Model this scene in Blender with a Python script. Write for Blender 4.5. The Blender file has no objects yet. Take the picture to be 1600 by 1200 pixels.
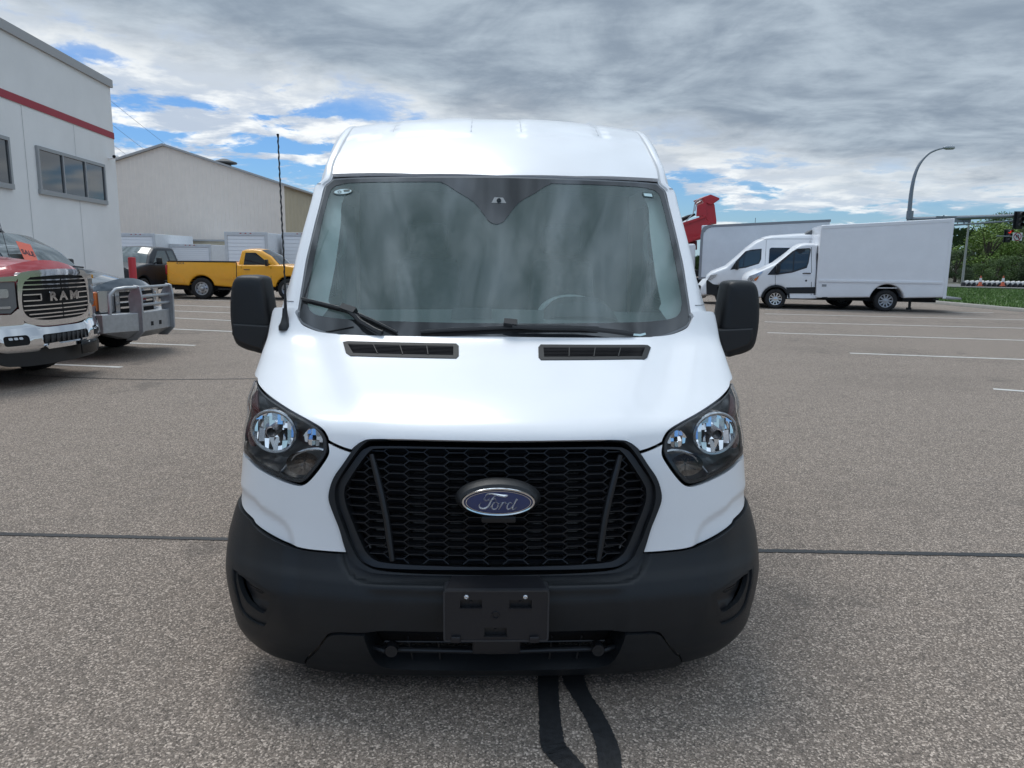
import bpy, math, random, bmesh
import numpy as np
from mathutils import Vector, Matrix
from mathutils.geometry import delaunay_2d_cdt

# ------------------------------------------------------------------ camera
FPX = 1150.0
PIT = math.atan(195.5 / FPX)
ROLL = .0115
EYE = 1.68
_R0 = np.array([1., 0, 0]); _U0 = np.array([0, math.sin(PIT), math.cos(PIT)])
CF = np.array([0, math.cos(PIT), -math.sin(PIT)])
CR = _R0 * math.cos(ROLL) + _U0 * math.sin(ROLL)
CU = -_R0 * math.sin(ROLL) + _U0 * math.cos(ROLL)
CP = np.array([0, 0, EYE])
SC = bpy.context.scene
COL = SC.collection
cd = bpy.data.cameras.new('camera')
cd.sensor_fit = 'HORIZONTAL'; cd.sensor_width = 36.0; cd.lens = 36.0 * FPX / 1600.0
cd.clip_start = .05; cd.clip_end = 6000
cam = bpy.data.objects.new('camera', cd); COL.objects.link(cam)
cam.matrix_world = Matrix(((CR[0], CU[0], -CF[0], CP[0]), (CR[1], CU[1], -CF[1], CP[1]), (CR[2], CU[2], -CF[2], CP[2]), (0, 0, 0, 1)))
SC.camera = cam
SC.view_settings.view_transform = 'Standard'
SC.view_settings.look = 'None'
SC.view_settings.gamma = 1.0
SC.view_settings.use_curve_mapping = False
SC.view_settings.exposure = 1.12
SC.cycles.max_bounces = 8
SC.cycles.transparent_max_bounces = 12
SC.cycles.caustics_reflective = False
SC.cycles.caustics_refractive = False
SUN_EL, SUN_AZ = 64., -28.      # azimuth clockwise from +Y


def world():
    w = bpy.data.worlds.new('World'); SC.world = w; w.use_nodes = True
    nt = w.node_tree; nt.nodes.clear()
    N = nt.nodes.new; L = nt.links.new

    def M(op, a, b=None, c=None, clamp=False):
        n = N('ShaderNodeMath'); n.operation = op; n.use_clamp = clamp
        for i, v in enumerate((a, b, c)):
            if v is None: continue
            if isinstance(v, (int, float)): n.inputs[i].default_value = v
            else: L(v, n.inputs[i])
        return n.outputs[0]

    def ramp(v, lo, hi):
        n = N('ShaderNodeMapRange'); n.interpolation_type = 'SMOOTHSTEP'
        L(v, n.inputs[0]); n.inputs[1].default_value = lo; n.inputs[2].default_value = hi
        return n.outputs[0]

    def mix(f, a, b):
        n = N('ShaderNodeMix'); n.data_type = 'RGBA'
        if isinstance(f, (int, float)): n.inputs[0].default_value = f
        else: L(f, n.inputs[0])
        for k, v in ((6, a), (7, b)):
            if isinstance(v, tuple): n.inputs[k].default_value = (*v, 1)
            else: L(v, n.inputs[k])
        return n.outputs[2]

    def noise(vec, scale, detail, rough, dist=0, seed=None):
        n = N('ShaderNodeTexNoise'); n.noise_dimensions = '3D'
        L(vec, n.inputs['Vector']); n.inputs['Scale'].default_value = scale
        n.inputs['Detail'].default_value = detail; n.inputs['Roughness'].default_value = rough
        n.inputs['Distortion'].default_value = dist
        return n.outputs['Fac']
    sky = N('ShaderNodeTexSky'); sky.sky_type = 'NISHITA'; sky.sun_disc = False
    sky.sun_elevation = math.radians(SUN_EL); sky.sun_rotation = math.radians(SUN_AZ)
    sky.air_density = 1.0; sky.dust_density = .6; sky.ozone_density = 1.5
    tc = N('ShaderNodeTexCoord'); sp = N('ShaderNodeSeparateXYZ'); L(tc.outputs['Generated'], sp.inputs[0])
    X, Y, Z = sp.outputs
    zc = M('MAXIMUM', Z, 0.0)
    den = M('ADD', zc, .13)
    px = M('DIVIDE', X, den); py = M('DIVIDE', Y, den)
    cb = N('ShaderNodeCombineXYZ'); L(px, cb.inputs[0]); L(M('MULTIPLY', py, 1.0), cb.inputs[1])
    P = cb.outputs[0]
    cb2 = N('ShaderNodeCombineXYZ'); L(M('ADD', px, M('MULTIPLY', py, .35)), cb2.inputs[0]); L(M('MULTIPLY', py, 1.5), cb2.inputs[1]); cb2.inputs[2].default_value = 3.7
    P2 = cb2.outputs[0]
    nA = noise(P, .75, 3, .5)                # large masses
    nB = noise(P, 2.3, 9, .62, .25)          # puffs
    nC = noise(P, 1.9, 7, .6, .6)         # folds in the deck
    nS = noise(P2, 4.5, 6, .6)
    nP = noise(P, 3.4, 7, .6, .3)
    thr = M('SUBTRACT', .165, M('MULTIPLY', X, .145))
    thr = M('ADD', thr, M('MULTIPLY', ramp(M('MULTIPLY', Y, -1.0), -.1, .8), .28))      # unseen deck behind us opened to bright broken cloud, added to light camera-facing sides
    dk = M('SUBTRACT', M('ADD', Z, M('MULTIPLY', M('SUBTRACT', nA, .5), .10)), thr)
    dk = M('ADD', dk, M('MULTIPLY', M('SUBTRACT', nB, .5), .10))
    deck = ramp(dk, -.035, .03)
    # broken clouds under the deck
    bd = M('ADD', M('MULTIPLY', nB, .75), M('MULTIPLY', nA, .35))
    lowband = ramp(Z, .0, .10)
    bd = M('ADD', bd, M('MULTIPLY', M('SUBTRACT', lowband, .8), .10))
    bd = M('ADD', bd, M('MULTIPLY', ramp(dk, -.12, 0.), .10))
    brk = ramp(M('SUBTRACT', M('SUBTRACT', bd, M('MULTIPLY', M('MAXIMUM', M('MULTIPLY', X, -1.0), 0.0), .085)), M('MULTIPLY', M('MAXIMUM', X, 0.0), .10)), .552, .63)
    fold = M('ADD', M('MULTIPLY', nC, .7), M('MULTIPLY', nS, .3))
    dcol = mix(ramp(fold, .36, .66), (1.2, 1.5, 1.88), (2.25, 2.65, 3.05))
    bcol = mix(ramp(nP, .42, .62), (2.4, 2.8, 3.4), (4.6, 4.75, 4.8))
    skc = N('ShaderNodeMix'); skc.data_type = 'RGBA'; skc.blend_type = 'MULTIPLY'; skc.inputs[0].default_value = 1
    L(sky.outputs[0], skc.inputs[6]); skc.inputs[7].default_value = (.23, .36, .52, 1)
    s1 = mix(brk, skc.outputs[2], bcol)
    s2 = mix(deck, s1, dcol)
    edge = M('MULTIPLY', ramp(dk, -.05, .0), M('SUBTRACT', 1.0, ramp(dk, .0, .05)))
    s2 = mix(M('MULTIPLY', edge, .35), s2, (4.2, 4.4, 4.55))
    gain = M('ADD', 1.0, M('MULTIPLY', ramp(Z, .30, .9), 1.1))       # overcast sky: the zenith is brighter than the horizon
    gn = N('ShaderNodeMix'); gn.data_type = 'RGBA'; gn.blend_type = 'MULTIPLY'; gn.inputs[0].default_value = 1
    cz_ = N('ShaderNodeCombineXYZ'); L(M('MULTIPLY', px, 2.2), cz_.inputs[0]); L(M('MULTIPLY', py, .8), cz_.inputs[1]); nZ = noise(cz_.outputs[0], 4.2, 5, .55, .6)
    var = M('MULTIPLY', M('MULTIPLY', M('SUBTRACT', nZ, .5), 5.0), ramp(Z, .35, .7))      # folds of the cloud overhead
    gain = M('MULTIPLY', gain, M('MAXIMUM', M('ADD', 1.0, var), .35))
    L(s2, gn.inputs[6]); L(gain, gn.inputs[7]); s2 = gn.outputs[2]
    hz = M('POWER', M('SUBTRACT', 1.0, M('MINIMUM', M('MULTIPLY', zc, 8.0), 1.0)), 2.0)
    s3 = mix(M('MULTIPLY', hz, .7), s2, (2.1, 2.85, 3.4))
    bg = N('ShaderNodeBackground'); L(s3, bg.inputs[0]); bg.inputs[1].default_value = .1
    out = N('ShaderNodeOutputWorld'); L(bg.outputs[0], out.inputs[0])


world()
sd = bpy.data.lights.new('sun', 'SUN'); sd.energy = .70; sd.angle = math.radians(26); sd.color = (1, .965, .91)
sun = bpy.data.objects.new('sun', sd); COL.objects.link(sun)
_a, _e = math.radians(SUN_AZ), math.radians(SUN_EL)
_sv = Vector((math.sin(_a) * math.cos(_e), math.cos(_a) * math.cos(_e), math.sin(_e)))
sun.rotation_euler = _sv.to_track_quat('Z', 'Y').to_euler()
sun.location = (0, 0, 60)


def ray(px, py): return CF + CR * (px - 800) / FPX - CU * (py - 600) / FPX
def G(px, py, z=0.):
    d = ray(px, py); return CP + d * (z - EYE) / d[2]
def AT(px, py, Y):
    d = ray(px, py); return CP + d * Y / d[1]


# ------------------------------------------------------------------ materials
MATS = {}


def mat(name, col, rough=.5, metal=0., coat=0., noise=0., nscale=6., spec=.5, bump=0., bscale=60., emit=None, coatr=.03):
    if name in MATS: return MATS[name]
    m = bpy.data.materials.new(name); m.use_nodes = True
    nt = m.node_tree; b = nt.nodes['Principled BSDF']
    b.inputs['Base Color'].default_value = (*col, 1); b.inputs['Roughness'].default_value = rough
    b.inputs['Metallic'].default_value = metal; b.inputs['Coat Weight'].default_value = coat
    b.inputs['Coat Roughness'].default_value = coatr
    b.inputs['Specular IOR Level'].default_value = spec
    if noise or bump:
        tc = nt.nodes.new('ShaderNodeTexCoord')
    if noise:
        n = nt.nodes.new('ShaderNodeTexNoise'); n.inputs['Scale'].default_value = nscale; n.inputs['Detail'].default_value = 8
        n.inputs['Roughness'].default_value = .65
        nt.links.new(tc.outputs['Object'], n.inputs['Vector'])
        r = nt.nodes.new('ShaderNodeMapRange'); nt.links.new(n.outputs['Fac'], r.inputs[0])
        r.inputs[1].default_value = .3; r.inputs[2].default_value = .7; r.inputs[3].default_value = 1 - noise; r.inputs[4].default_value = 1 + noise
        x = nt.nodes.new('ShaderNodeMix'); x.data_type = 'RGBA'; x.blend_type = 'MULTIPLY'; x.inputs[0].default_value = 1
        x.inputs[6].default_value = (*col, 1); nt.links.new(r.outputs[0], x.inputs[7])
        nt.links.new(x.outputs[2], b.inputs['Base Color'])
        r2 = nt.nodes.new('ShaderNodeMapRange'); nt.links.new(n.outputs['Fac'], r2.inputs[0])
        r2.inputs[3].default_value = max(0, rough - .08); r2.inputs[4].default_value = min(1, rough + .08)
        nt.links.new(r2.outputs[0], b.inputs['Roughness'])
    if bump:
        n = nt.nodes.new('ShaderNodeTexNoise'); n.inputs['Scale'].default_value = bscale; n.inputs['Detail'].default_value = 4
        nt.links.new(tc.outputs['Object'], n.inputs['Vector'])
        bp = nt.nodes.new('ShaderNodeBump'); bp.inputs['Strength'].default_value = bump; bp.inputs['Distance'].default_value = .002
        nt.links.new(n.outputs['Fac'], bp.inputs['Height']); nt.links.new(bp.outputs[0], b.inputs['Normal'])
    if emit:
        b.inputs['Emission Color'].default_value = (*emit[0], 1); b.inputs['Emission Strength'].default_value = emit[1]
    MATS[name] = m
    return m


def glassmat(name, tint, rough=.0, ior=1.5, refl=1.0, haze=0., hcol=(.5, .6, .58)):
    """thin clear pane: see-through with a sky reflection"""
    m = bpy.data.materials.new(name); m.use_nodes = True; nt = m.node_tree; nt.nodes.clear()
    N = nt.nodes.new; L = nt.links.new
    t = N('ShaderNodeBsdfTransparent'); t.inputs[0].default_value = (*tint, 1)
    g = N('ShaderNodeBsdfGlossy'); g.inputs['Roughness'].default_value = rough
    f = N('ShaderNodeFresnel'); f.inputs[0].default_value = ior
    mu = N('ShaderNodeMath'); mu.operation = 'MULTIPLY'; mu.inputs[1].default_value = refl; mu.use_clamp = True
    L(f.outputs[0], mu.inputs[0])
    mx = N('ShaderNodeMixShader'); L(mu.outputs[0], mx.inputs[0]); 
    src = t.outputs[0]
    if haze:
        d = N('ShaderNodeBsdfDiffuse'); d.inputs[0].default_value = (*hcol, 1)
        mh = N('ShaderNodeMixShader'); mh.inputs[0].default_value = haze
        L(t.outputs[0], mh.inputs[1]); L(d.outputs[0], mh.inputs[2]); src = mh.outputs[0]
    L(src, mx.inputs[1]); L(g.outputs[0], mx.inputs[2])
    o = N('ShaderNodeOutputMaterial'); L(mx.outputs[0], o.inputs[0])
    MATS[name] = m
    return m


WHITE = mat('white paint', (.84, .85, .865), .38, coat=.5, coatr=.13, noise=.015, nscale=3)
WHITE2 = mat('white paint worn', (.86, .87, .89), .4, coat=.4, noise=.03, nscale=2)
BLACKP = mat('black plastic', (.013, .0148, .017), .43, bump=.25, bscale=900, noise=.12, nscale=9, spec=.4)
TRIM = mat('satin black trim', (.012, .013, .015), .38)
GLOSSB = mat('gloss black', (.008, .009, .01), .16)
DARK = mat('dark cavity', (.006, .006, .007), .8)
CHROME = mat('chrome', (.78, .79, .81), .08, metal=1.)
STEEL = mat('brushed aluminium', (.42, .44, .46), .42, metal=.75, noise=.12, nscale=14)
RUBBER = mat('tyre rubber', (.018, .018, .019), .8, noise=.2, nscale=30)
RIM = mat('wheel silver', (.5, .51, .53), .3, metal=.85)
SGLASS = mat('dark window glass', (.012, .018, .022), .06, spec=.7)
RED = mat('red paint', (.42, .016, .022), .3, coat=.8, noise=.04)
SLATE = mat('slate blue paint', (.034, .052, .070), .3, coat=.8, metal=.15, noise=.05)
NAVY = mat('dark navy paint', (.008, .012, .020), .45, coat=.12, noise=.05)
YELLOW = mat('yellow paint', (.95, .43, .016), .32, coat=.7, noise=.03)
AMBER = mat('amber lens', (.62, .16, .03), .2, coat=.5)
REDLENS = mat('red lens', (.4, .01, .015), .2, coat=.5)


# ------------------------------------------------------------------ helpers
def tag(o, label=None, cat=None, group=None, kind=None):
    if label: o['label'] = label
    if cat: o['category'] = cat
    if group: o['group'] = group
    if kind: o['kind'] = kind
    return o


def empty(name, loc=(0, 0, 0), rz=0., label=None, cat=None, group=None):
    o = bpy.data.objects.new(name, None); COL.objects.link(o)
    o.location = [float(v) for v in loc]; o.rotation_euler = (0, 0, rz); o.empty_display_size = .2
    return tag(o, label, cat, group)


def link(name, me, m=None, parent=None, kind=None):
    o = bpy.data.objects.new(name, me); COL.objects.link(o)
    if m is not None and not me.materials:
        for q in (m if isinstance(m, (list, tuple)) else [m]): me.materials.append(q)
    if parent is not None: o.parent = parent
    if kind: o['kind'] = kind
    return o


class MB:
    def __init__(s): s.v = []; s.f = []; s.m = []; s.mi = 0
    def add(s, vs, fs):
        b = len(s.v); s.v += [tuple(float(c) for c in q) for q in vs]
        s.f += [tuple(b + i for i in f) for f in fs]; s.m += [s.mi] * len(fs)
        return s
    def box(s, a, b):
        (x0, y0, z0), (x1, y1, z1) = a, b
        return s.add([(x0, y0, z0), (x1, y0, z0), (x1, y1, z0), (x0, y1, z0), (x0, y0, z1), (x1, y0, z1), (x1, y1, z1), (x0, y1, z1)],
                     [(3, 2, 1, 0), (4, 5, 6, 7), (0, 1, 5, 4), (1, 2, 6, 5), (2, 3, 7, 6), (3, 0, 4, 7)])
    def tube(s, pts, r, n=8, caps=True):
        P = [np.array(p, float) for p in pts]; K = len(P)
        rr = r if isinstance(r, (list, tuple)) else [r] * K
        up = None; base = len(s.v); vs = []; fs = []
        for i in range(K):
            t = P[min(i + 1, K - 1)] - P[max(i - 1, 0)]; t = t / (np.linalg.norm(t) + 1e-12)
            if up is None:
                up = np.array([0, 0, 1.]) if abs(t[2]) < .9 else np.array([0, 1., 0])
            a = np.cross(t, up); a /= np.linalg.norm(a) + 1e-12; b = np.cross(a, t); up = b
            for k in range(n):
                q = 2 * math.pi * k / n
                vs.append(P[i] + rr[i] * (math.cos(q) * a + math.sin(q) * b))
        for i in range(K - 1):
            for k in range(n):
                k2 = (k + 1) % n
                fs.append((i * n + k, i * n + k2, (i + 1) * n + k2, (i + 1) * n + k))
        if caps:
            fs.append(tuple(range(n - 1, -1, -1))); fs.append(tuple((K - 1) * n + k for k in range(n)))
        return s.add(vs, fs)
    def grid(s, rows, close=False):
        """rows: list of rows of points"""
        n = len(rows[0]); vs = [p for r in rows for p in r]; fs = []
        for i in range(len(rows) - 1):
            for k in range(n if close else n - 1):
                k2 = (k + 1) % n
                fs.append((i * n + k, i * n + k2, (i + 1) * n + k2, (i + 1) * n + k))
        return s.add(vs, fs)
    def prism(s, poly, f0, f1):
        """poly 2d list, f0/f1 map (a,b)->3d"""
        n = len(poly)
        vs = [f0(*p) for p in poly] + [f1(*p) for p in poly]
        fs = [tuple(range(n)), tuple(range(2 * n - 1, n - 1, -1))]
        fs += [(i, n + i, n + (i + 1) % n, (i + 1) % n) for i in range(n)]
        return s.add(vs, fs)
    def lathe(s, prof, n=28, axis='x', c=(0, 0, 0)):
        """prof list of (r, a)"""
        rows = []
        for r, a in prof:
            row = []
            for k in range(n):
                q = 2 * math.pi * k / n
                if axis == 'x': p = (c[0] + a, c[1] + r * math.cos(q), c[2] + r * math.sin(q))
                elif axis == 'y': p = (c[0] + r * math.cos(q), c[1] + a, c[2] + r * math.sin(q))
                else: p = (c[0] + r * math.cos(q), c[1] + r * math.sin(q), c[2] + a)
                row.append(p)
            rows.append(row)
        return s.grid(rows, True)
    def build(s, name, m, parent=None, smooth=True, bevel=0., angle=35, kind=None, recalc=True, seg=2):
        me = bpy.data.meshes.new(name); me.from_pydata(s.v, [], s.f)
        ml = m if isinstance(m, (list, tuple)) else [m]
        for q in ml: me.materials.append(q)
        if len(ml) > 1: me.polygons.foreach_set('material_index', s.m)
        if recalc or bevel:
            bm = bmesh.new(); bm.from_mesh(me)
            if recalc: bmesh.ops.recalc_face_normals(bm, faces=bm.faces)
            if bevel:
                es = [e for e in bm.edges if e.is_manifold and e.calc_face_angle(0) > math.radians(30)]
                bmesh.ops.bevel(bm, geom=es, offset=bevel, segments=seg, profile=.5, affect='EDGES', clamp_overlap=True)
            bm.to_mesh(me); bm.free()
        if smooth:
            me.shade_smooth() if hasattr(me, 'shade_smooth') else None
            try: me.set_sharp_from_angle(angle=math.radians(angle))
            except Exception: pass
        o = link(name, me, None, parent, kind)
        return o


def cr(pts, n=6, closed=False):
    """catmull-rom through points; a point given with a third value True is a corner"""
    out = []; K = len(pts)
    P = [np.array(p[:2], float) for p in pts]; C = [len(p) > 2 for p in pts]
    rng = range(K if closed else K - 1)
    for i in rng:
        p1, p2 = P[i], P[(i + 1) % K]
        p0 = P[i - 1] if (closed or i > 0) else 2 * p1 - p2
        p3 = P[(i + 2) % K] if (closed or i + 2 < K) else 2 * p2 - p1
        if C[i]: p0 = 2 * p1 - p2
        if C[(i + 1) % K]: p3 = 2 * p2 - p1
        for k in range(n):
            t = k / n
            out.append(.5 * ((2 * p1) + (-p0 + p2) * t + (2 * p0 - 5 * p1 + 4 * p2 - p3) * t * t + (-p0 + 3 * p1 - 3 * p2 + p3) * t ** 3))
    if not closed: out.append(P[-1])
    return [tuple(q) for q in out]


def interp(xs, ys):
    """monotone-ish cubic (pchip) interpolator, vectorised"""
    xs = np.array(xs, float); ys = np.array(ys, float); h = np.diff(xs); d = np.diff(ys) / h
    m = np.zeros_like(ys); m[1:-1] = np.where(d[:-1] * d[1:] > 0, 2 * d[:-1] * d[1:] / (d[:-1] + d[1:] + 1e-12), 0)
    m[0] = d[0]; m[-1] = d[-1]
    def f(x):
        x = np.asarray(x, float); i = np.clip(np.searchsorted(xs, x) - 1, 0, len(h) - 1)
        t = (x - xs[i]) / h[i]
        tt = np.clip(t, 0, 1); ex = (t - tt) * h[i]
        h00 = 2 * tt ** 3 - 3 * tt ** 2 + 1; h10 = tt ** 3 - 2 * tt ** 2 + tt; h01 = -2 * tt ** 3 + 3 * tt ** 2; h11 = tt ** 3 - tt ** 2
        return h00 * ys[i] + h10 * h[i] * m[i] + h01 * ys[i + 1] + h11 * h[i] * m[i + 1] + ex * np.where(ex < 0, m[i], m[i + 1])
    return f


def inside(poly, pts):
    poly = np.asarray(poly); pts = np.asarray(pts); x, y = pts[:, 0], pts[:, 1]
    r = np.zeros(len(pts), bool); j = len(poly) - 1
    for i in range(len(poly)):
        xi, yi = poly[i]; xj, yj = poly[j]
        c = ((yi > y) != (yj > y)) & (x < (xj - xi) * (y - yi) / (yj - yi + 1e-15) + xi)
        r ^= c; j = i
    return r


def pdist(poly, pts):
    poly = np.asarray(poly); pts = np.asarray(pts); d = np.full(len(pts), 1e9)
    for i in range(len(poly)):
        a = poly[i - 1]; b = poly[i]; ab = b - a; L2 = ab @ ab + 1e-15
        t = np.clip(((pts - a) @ ab) / L2, 0, 1)
        d = np.minimum(d, np.linalg.norm(pts - (a + t[:, None] * ab), axis=1))
    return d


def area(poly):
    p = np.asarray(poly); return .5 * np.sum(p[:, 0] * np.roll(p[:, 1], -1) - np.roll(p[:, 0], -1) * p[:, 1])


def resample(poly, step):
    p = [np.array(q[:2], float) for q in poly]; out = []
    for i in range(len(p)):
        a, b = p[i], p[(i + 1) % len(p)]; n = max(1, int(math.ceil(np.linalg.norm(b - a) / step)))
        for k in range(n): out.append(a + (b - a) * k / n)
    return np.array(out)


def offset(poly, d):
    """inward offset by d"""
    p = np.asarray(poly, float)
    if area(p) < 0: p = p[::-1]
    e = np.roll(p, -1, 0) - p; L = np.linalg.norm(e, axis=1)[:, None] + 1e-12
    nrm = np.stack([-e[:, 1], e[:, 0]], 1) / L          # inward for ccw
    n0 = np.roll(nrm, 1, 0); s = n0 + nrm; q = s / (np.maximum(np.sum(s * s, 1), .35)[:, None]) * 2
    return p + q * d


def cdt(poly, holes, sp):
    poly = np.asarray(poly, float)
    if area(poly) < 0: poly = poly[::-1]
    lo, hi = poly.min(0), poly.max(0)
    gx = np.arange(lo[0] + sp * .37, hi[0], sp); gy = np.arange(lo[1] + sp * .41, hi[1], sp)
    g = np.array([(a + (.5 * sp if k % 2 else 0), b) for k, b in enumerate(gy) for a in gx]) if len(gx) and len(gy) else np.zeros((0, 2))
    if len(g):
        k = inside(poly, g); g = g[k]
    if len(g): g = g[pdist(poly, g) > sp * .45]
    for h in holes:
        if len(g): g = g[~inside(h, g)]
        if len(g): g = g[pdist(h, g) > sp * .45]
    V = [Vector(q) for q in poly]; E = [(i, (i + 1) % len(poly)) for i in range(len(poly))]
    for h in holes:
        b = len(V); V += [Vector(q) for q in h]; E += [(b + i, b + (i + 1) % len(h)) for i in range(len(h))]
    V += [Vector(q) for q in g]
    v, e, f, ov, oe, of = delaunay_2d_cdt(V, E, [], 1, 1e-6)
    v = np.array([tuple(q) for q in v]); f = [t for t in f]
    if holes:
        c = np.array([v[list(t)].mean(0) for t in f]); k = np.ones(len(f), bool)
        for h in holes: k &= ~inside(h, c)
        f = [t for t, q in zip(f, k) if q]
    return v, f


class Surf:
    """f(u, v) -> (n,3); sgn makes the normal point outwards"""
    def __init__(s, f, sgn=1.): s.f = f; s.sgn = sgn
    def pos(s, uv, off=0.):
        uv = np.atleast_2d(np.asarray(uv, float)); p = s.f(uv[:, 0], uv[:, 1])
        if np.any(off): p = p + s.nrm(uv) * np.reshape(off, (-1, 1))
        return p
    def nrm(s, uv):
        uv = np.atleast_2d(np.asarray(uv, float)); e = 2e-3; u, v = uv[:, 0], uv[:, 1]
        a = s.f(u + e, v) - s.f(u - e, v); b = s.f(u, v + e) - s.f(u, v - e)
        n = np.cross(a, b); return s.sgn * n / (np.linalg.norm(n, axis=1)[:, None] + 1e-12)


def panel(name, S, poly, m, parent, holes=(), sp=.05, off=0., depth=.012, step=None, mirror=False, kind=None, round_=.0, dfun=None):
    """sheet lying on a surface, cut to an outline, edges turned inwards by depth"""
    step = step or sp
    poly = resample(poly, step); holes = [resample(h, step) for h in holes]
    v, f = cdt(poly, holes, sp)
    if len(f) == 0: return None
    o_ = np.full(len(v), off, float)
    if dfun is not None: o_ = o_ + dfun(v)
    if round_:
        d = pdist(poly, v)
        for h in holes: d = np.minimum(d, pdist(h, v))
        o_ = o_ - round_ * (1 - np.clip(d / (3 * round_), 0, 1)) ** 2
    p = S.pos(v, o_); n = S.nrm(v)
    if dfun is not None:                       # normals from the displaced surface
        e = 3e-3
        def ff(u, w):
            q = np.stack([u, w], 1); return S.pos(q, off + dfun(q))
        a = ff(v[:, 0] + e, v[:, 1]) - ff(v[:, 0] - e, v[:, 1]); b = ff(v[:, 0], v[:, 1] + e) - ff(v[:, 0], v[:, 1] - e)
        n2 = np.cross(a, b) * S.sgn; n = n2 / (np.linalg.norm(n2, axis=1)[:, None] + 1e-12)
    F = []
    for t in f:
        a, b, c = p[t[0]], p[t[1]], p[t[2]]
        if np.dot(np.cross(b - a, c - a), n[t[0]]) < 0: t = (t[0], t[2], t[1])
        F.append(tuple(t))
    nv = len(p); P = [tuple(q) for q in p]; NN = [tuple(q) for q in n]
    # rim
    cnt = {}
    for t in F:
        for i in range(3):
            e = (t[i], t[(i + 1) % 3]); cnt[e] = 1
    be = [e for e in cnt if (e[1], e[0]) not in cnt]
    if depth:
        ids = {}; 
        for e in be:
            for i in e:
                if i not in ids:
                    ids[i] = len(P); P.append(tuple(p[i])); P.append(tuple(p[i] - n[i] * depth)); NN += [None, None]
        acc = {}
        for a, b in be:
            F.append((ids[b], ids[a], ids[a] + 1, ids[b] + 1))
            q = np.cross(p[a] - p[b], -n[a]); q /= np.linalg.norm(q) + 1e-12
            for i in (a, b): acc[i] = acc.get(i, 0) + q
        for i, k in ids.items():
            q = acc[i] / (np.linalg.norm(acc[i]) + 1e-12); NN[k] = NN[k + 1] = tuple(q)
    def mk(sx):
        me = bpy.data.meshes.new(name)
        me.from_pydata([(sx * a, b, c) for a, b, c in P], [], F if sx > 0 else [t[::-1] for t in F])
        me.shade_smooth() if hasattr(me, 'shade_smooth') else None
        me.normals_split_custom_set_from_vertices([(sx * a, b, c) for a, b, c in NN])
        return link(name, me, m, parent, kind)
    o = mk(1)
    if mirror: return o, mk(-1)
    return o


def rexv(name, outline, w, m, parent, r=.06, crown=lambda y, z: .02, sp=.12, nx=10, steps=4, wfn=None, sym=True):
    """vehicle shell: side outline in (y, z) carried across the width, long edges rounded"""
    poly = resample(outline, sp)
    if area(poly) < 0: poly = poly[::-1]
    W = (lambda y, z: np.full(np.shape(y), w, float)) if wfn is None else wfn
    rings = []
    for k in range(steps + 1):
        th = math.pi / 2 * k / steps
        q = offset(poly, r * (1 - math.cos(th)))
        x = W(q[:, 0], q[:, 1]) - r + r * math.sin(th)
        rings.append((q, x))
    mb = MB(); n = len(poly)
    e = np.roll(poly, -1, 0) - np.roll(poly, 1, 0); on = np.stack([e[:, 1], -e[:, 0]], 1); on /= np.linalg.norm(on, axis=1)[:, None] + 1e-12
    rows = []
    for q, x in rings[::-1]: rows.append([(-x[i], q[i, 0], q[i, 1]) for i in range(n)])
    q, x = rings[0]; cw = np.array([crown(a, b) for a, b in q])
    for j in range(1, nx):
        t = -1 + 2 * j / nx
        rows.append([(x[i] * t, q[i, 0] + on[i, 0] * cw[i] * (1 - t * t), q[i, 1] + on[i, 1] * cw[i] * (1 - t * t)) for i in range(n)])
    for q, x in rings: rows.append([(x[i], q[i, 0], q[i, 1]) for i in range(n)])
    mb.grid(rows, True)
    q, x = rings[-1]
    v, f = cdt(q, [], sp * 1.2)
    xx = W(v[:, 0], v[:, 1])
    for sx in (-1, 1):
        mb.add([(sx * xx[i], v[i, 0], v[i, 1]) for i in range(len(v))], [tuple(t) for t in f])
    me = bpy.data.meshes.new(name); me.from_pydata(mb.v, [], mb.f)
    bm = bmesh.new(); bm.from_mesh(me)
    bmesh.ops.remove_doubles(bm, verts=bm.verts, dist=.0008)
    bmesh.ops.recalc_face_normals(bm, faces=bm.faces); bm.to_mesh(me); bm.free()
    me.shade_smooth() if hasattr(me, 'shade_smooth') else None
    me.set_sharp_from_angle(angle=math.radians(50))
    return link(name, me, m, parent)


def arch(cy, r, z0, n=9, zc=.38):
    """points of a wheel arch from front to back along the sill z0 (front is smaller y)"""
    a0 = math.asin(max(-1, min(1, (z0 - zc) / r)))
    return [(cy - r * math.cos(a), zc + r * math.sin(a)) for a in np.linspace(a0, math.pi - a0, n)]


_wheel_cache = {}


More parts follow.
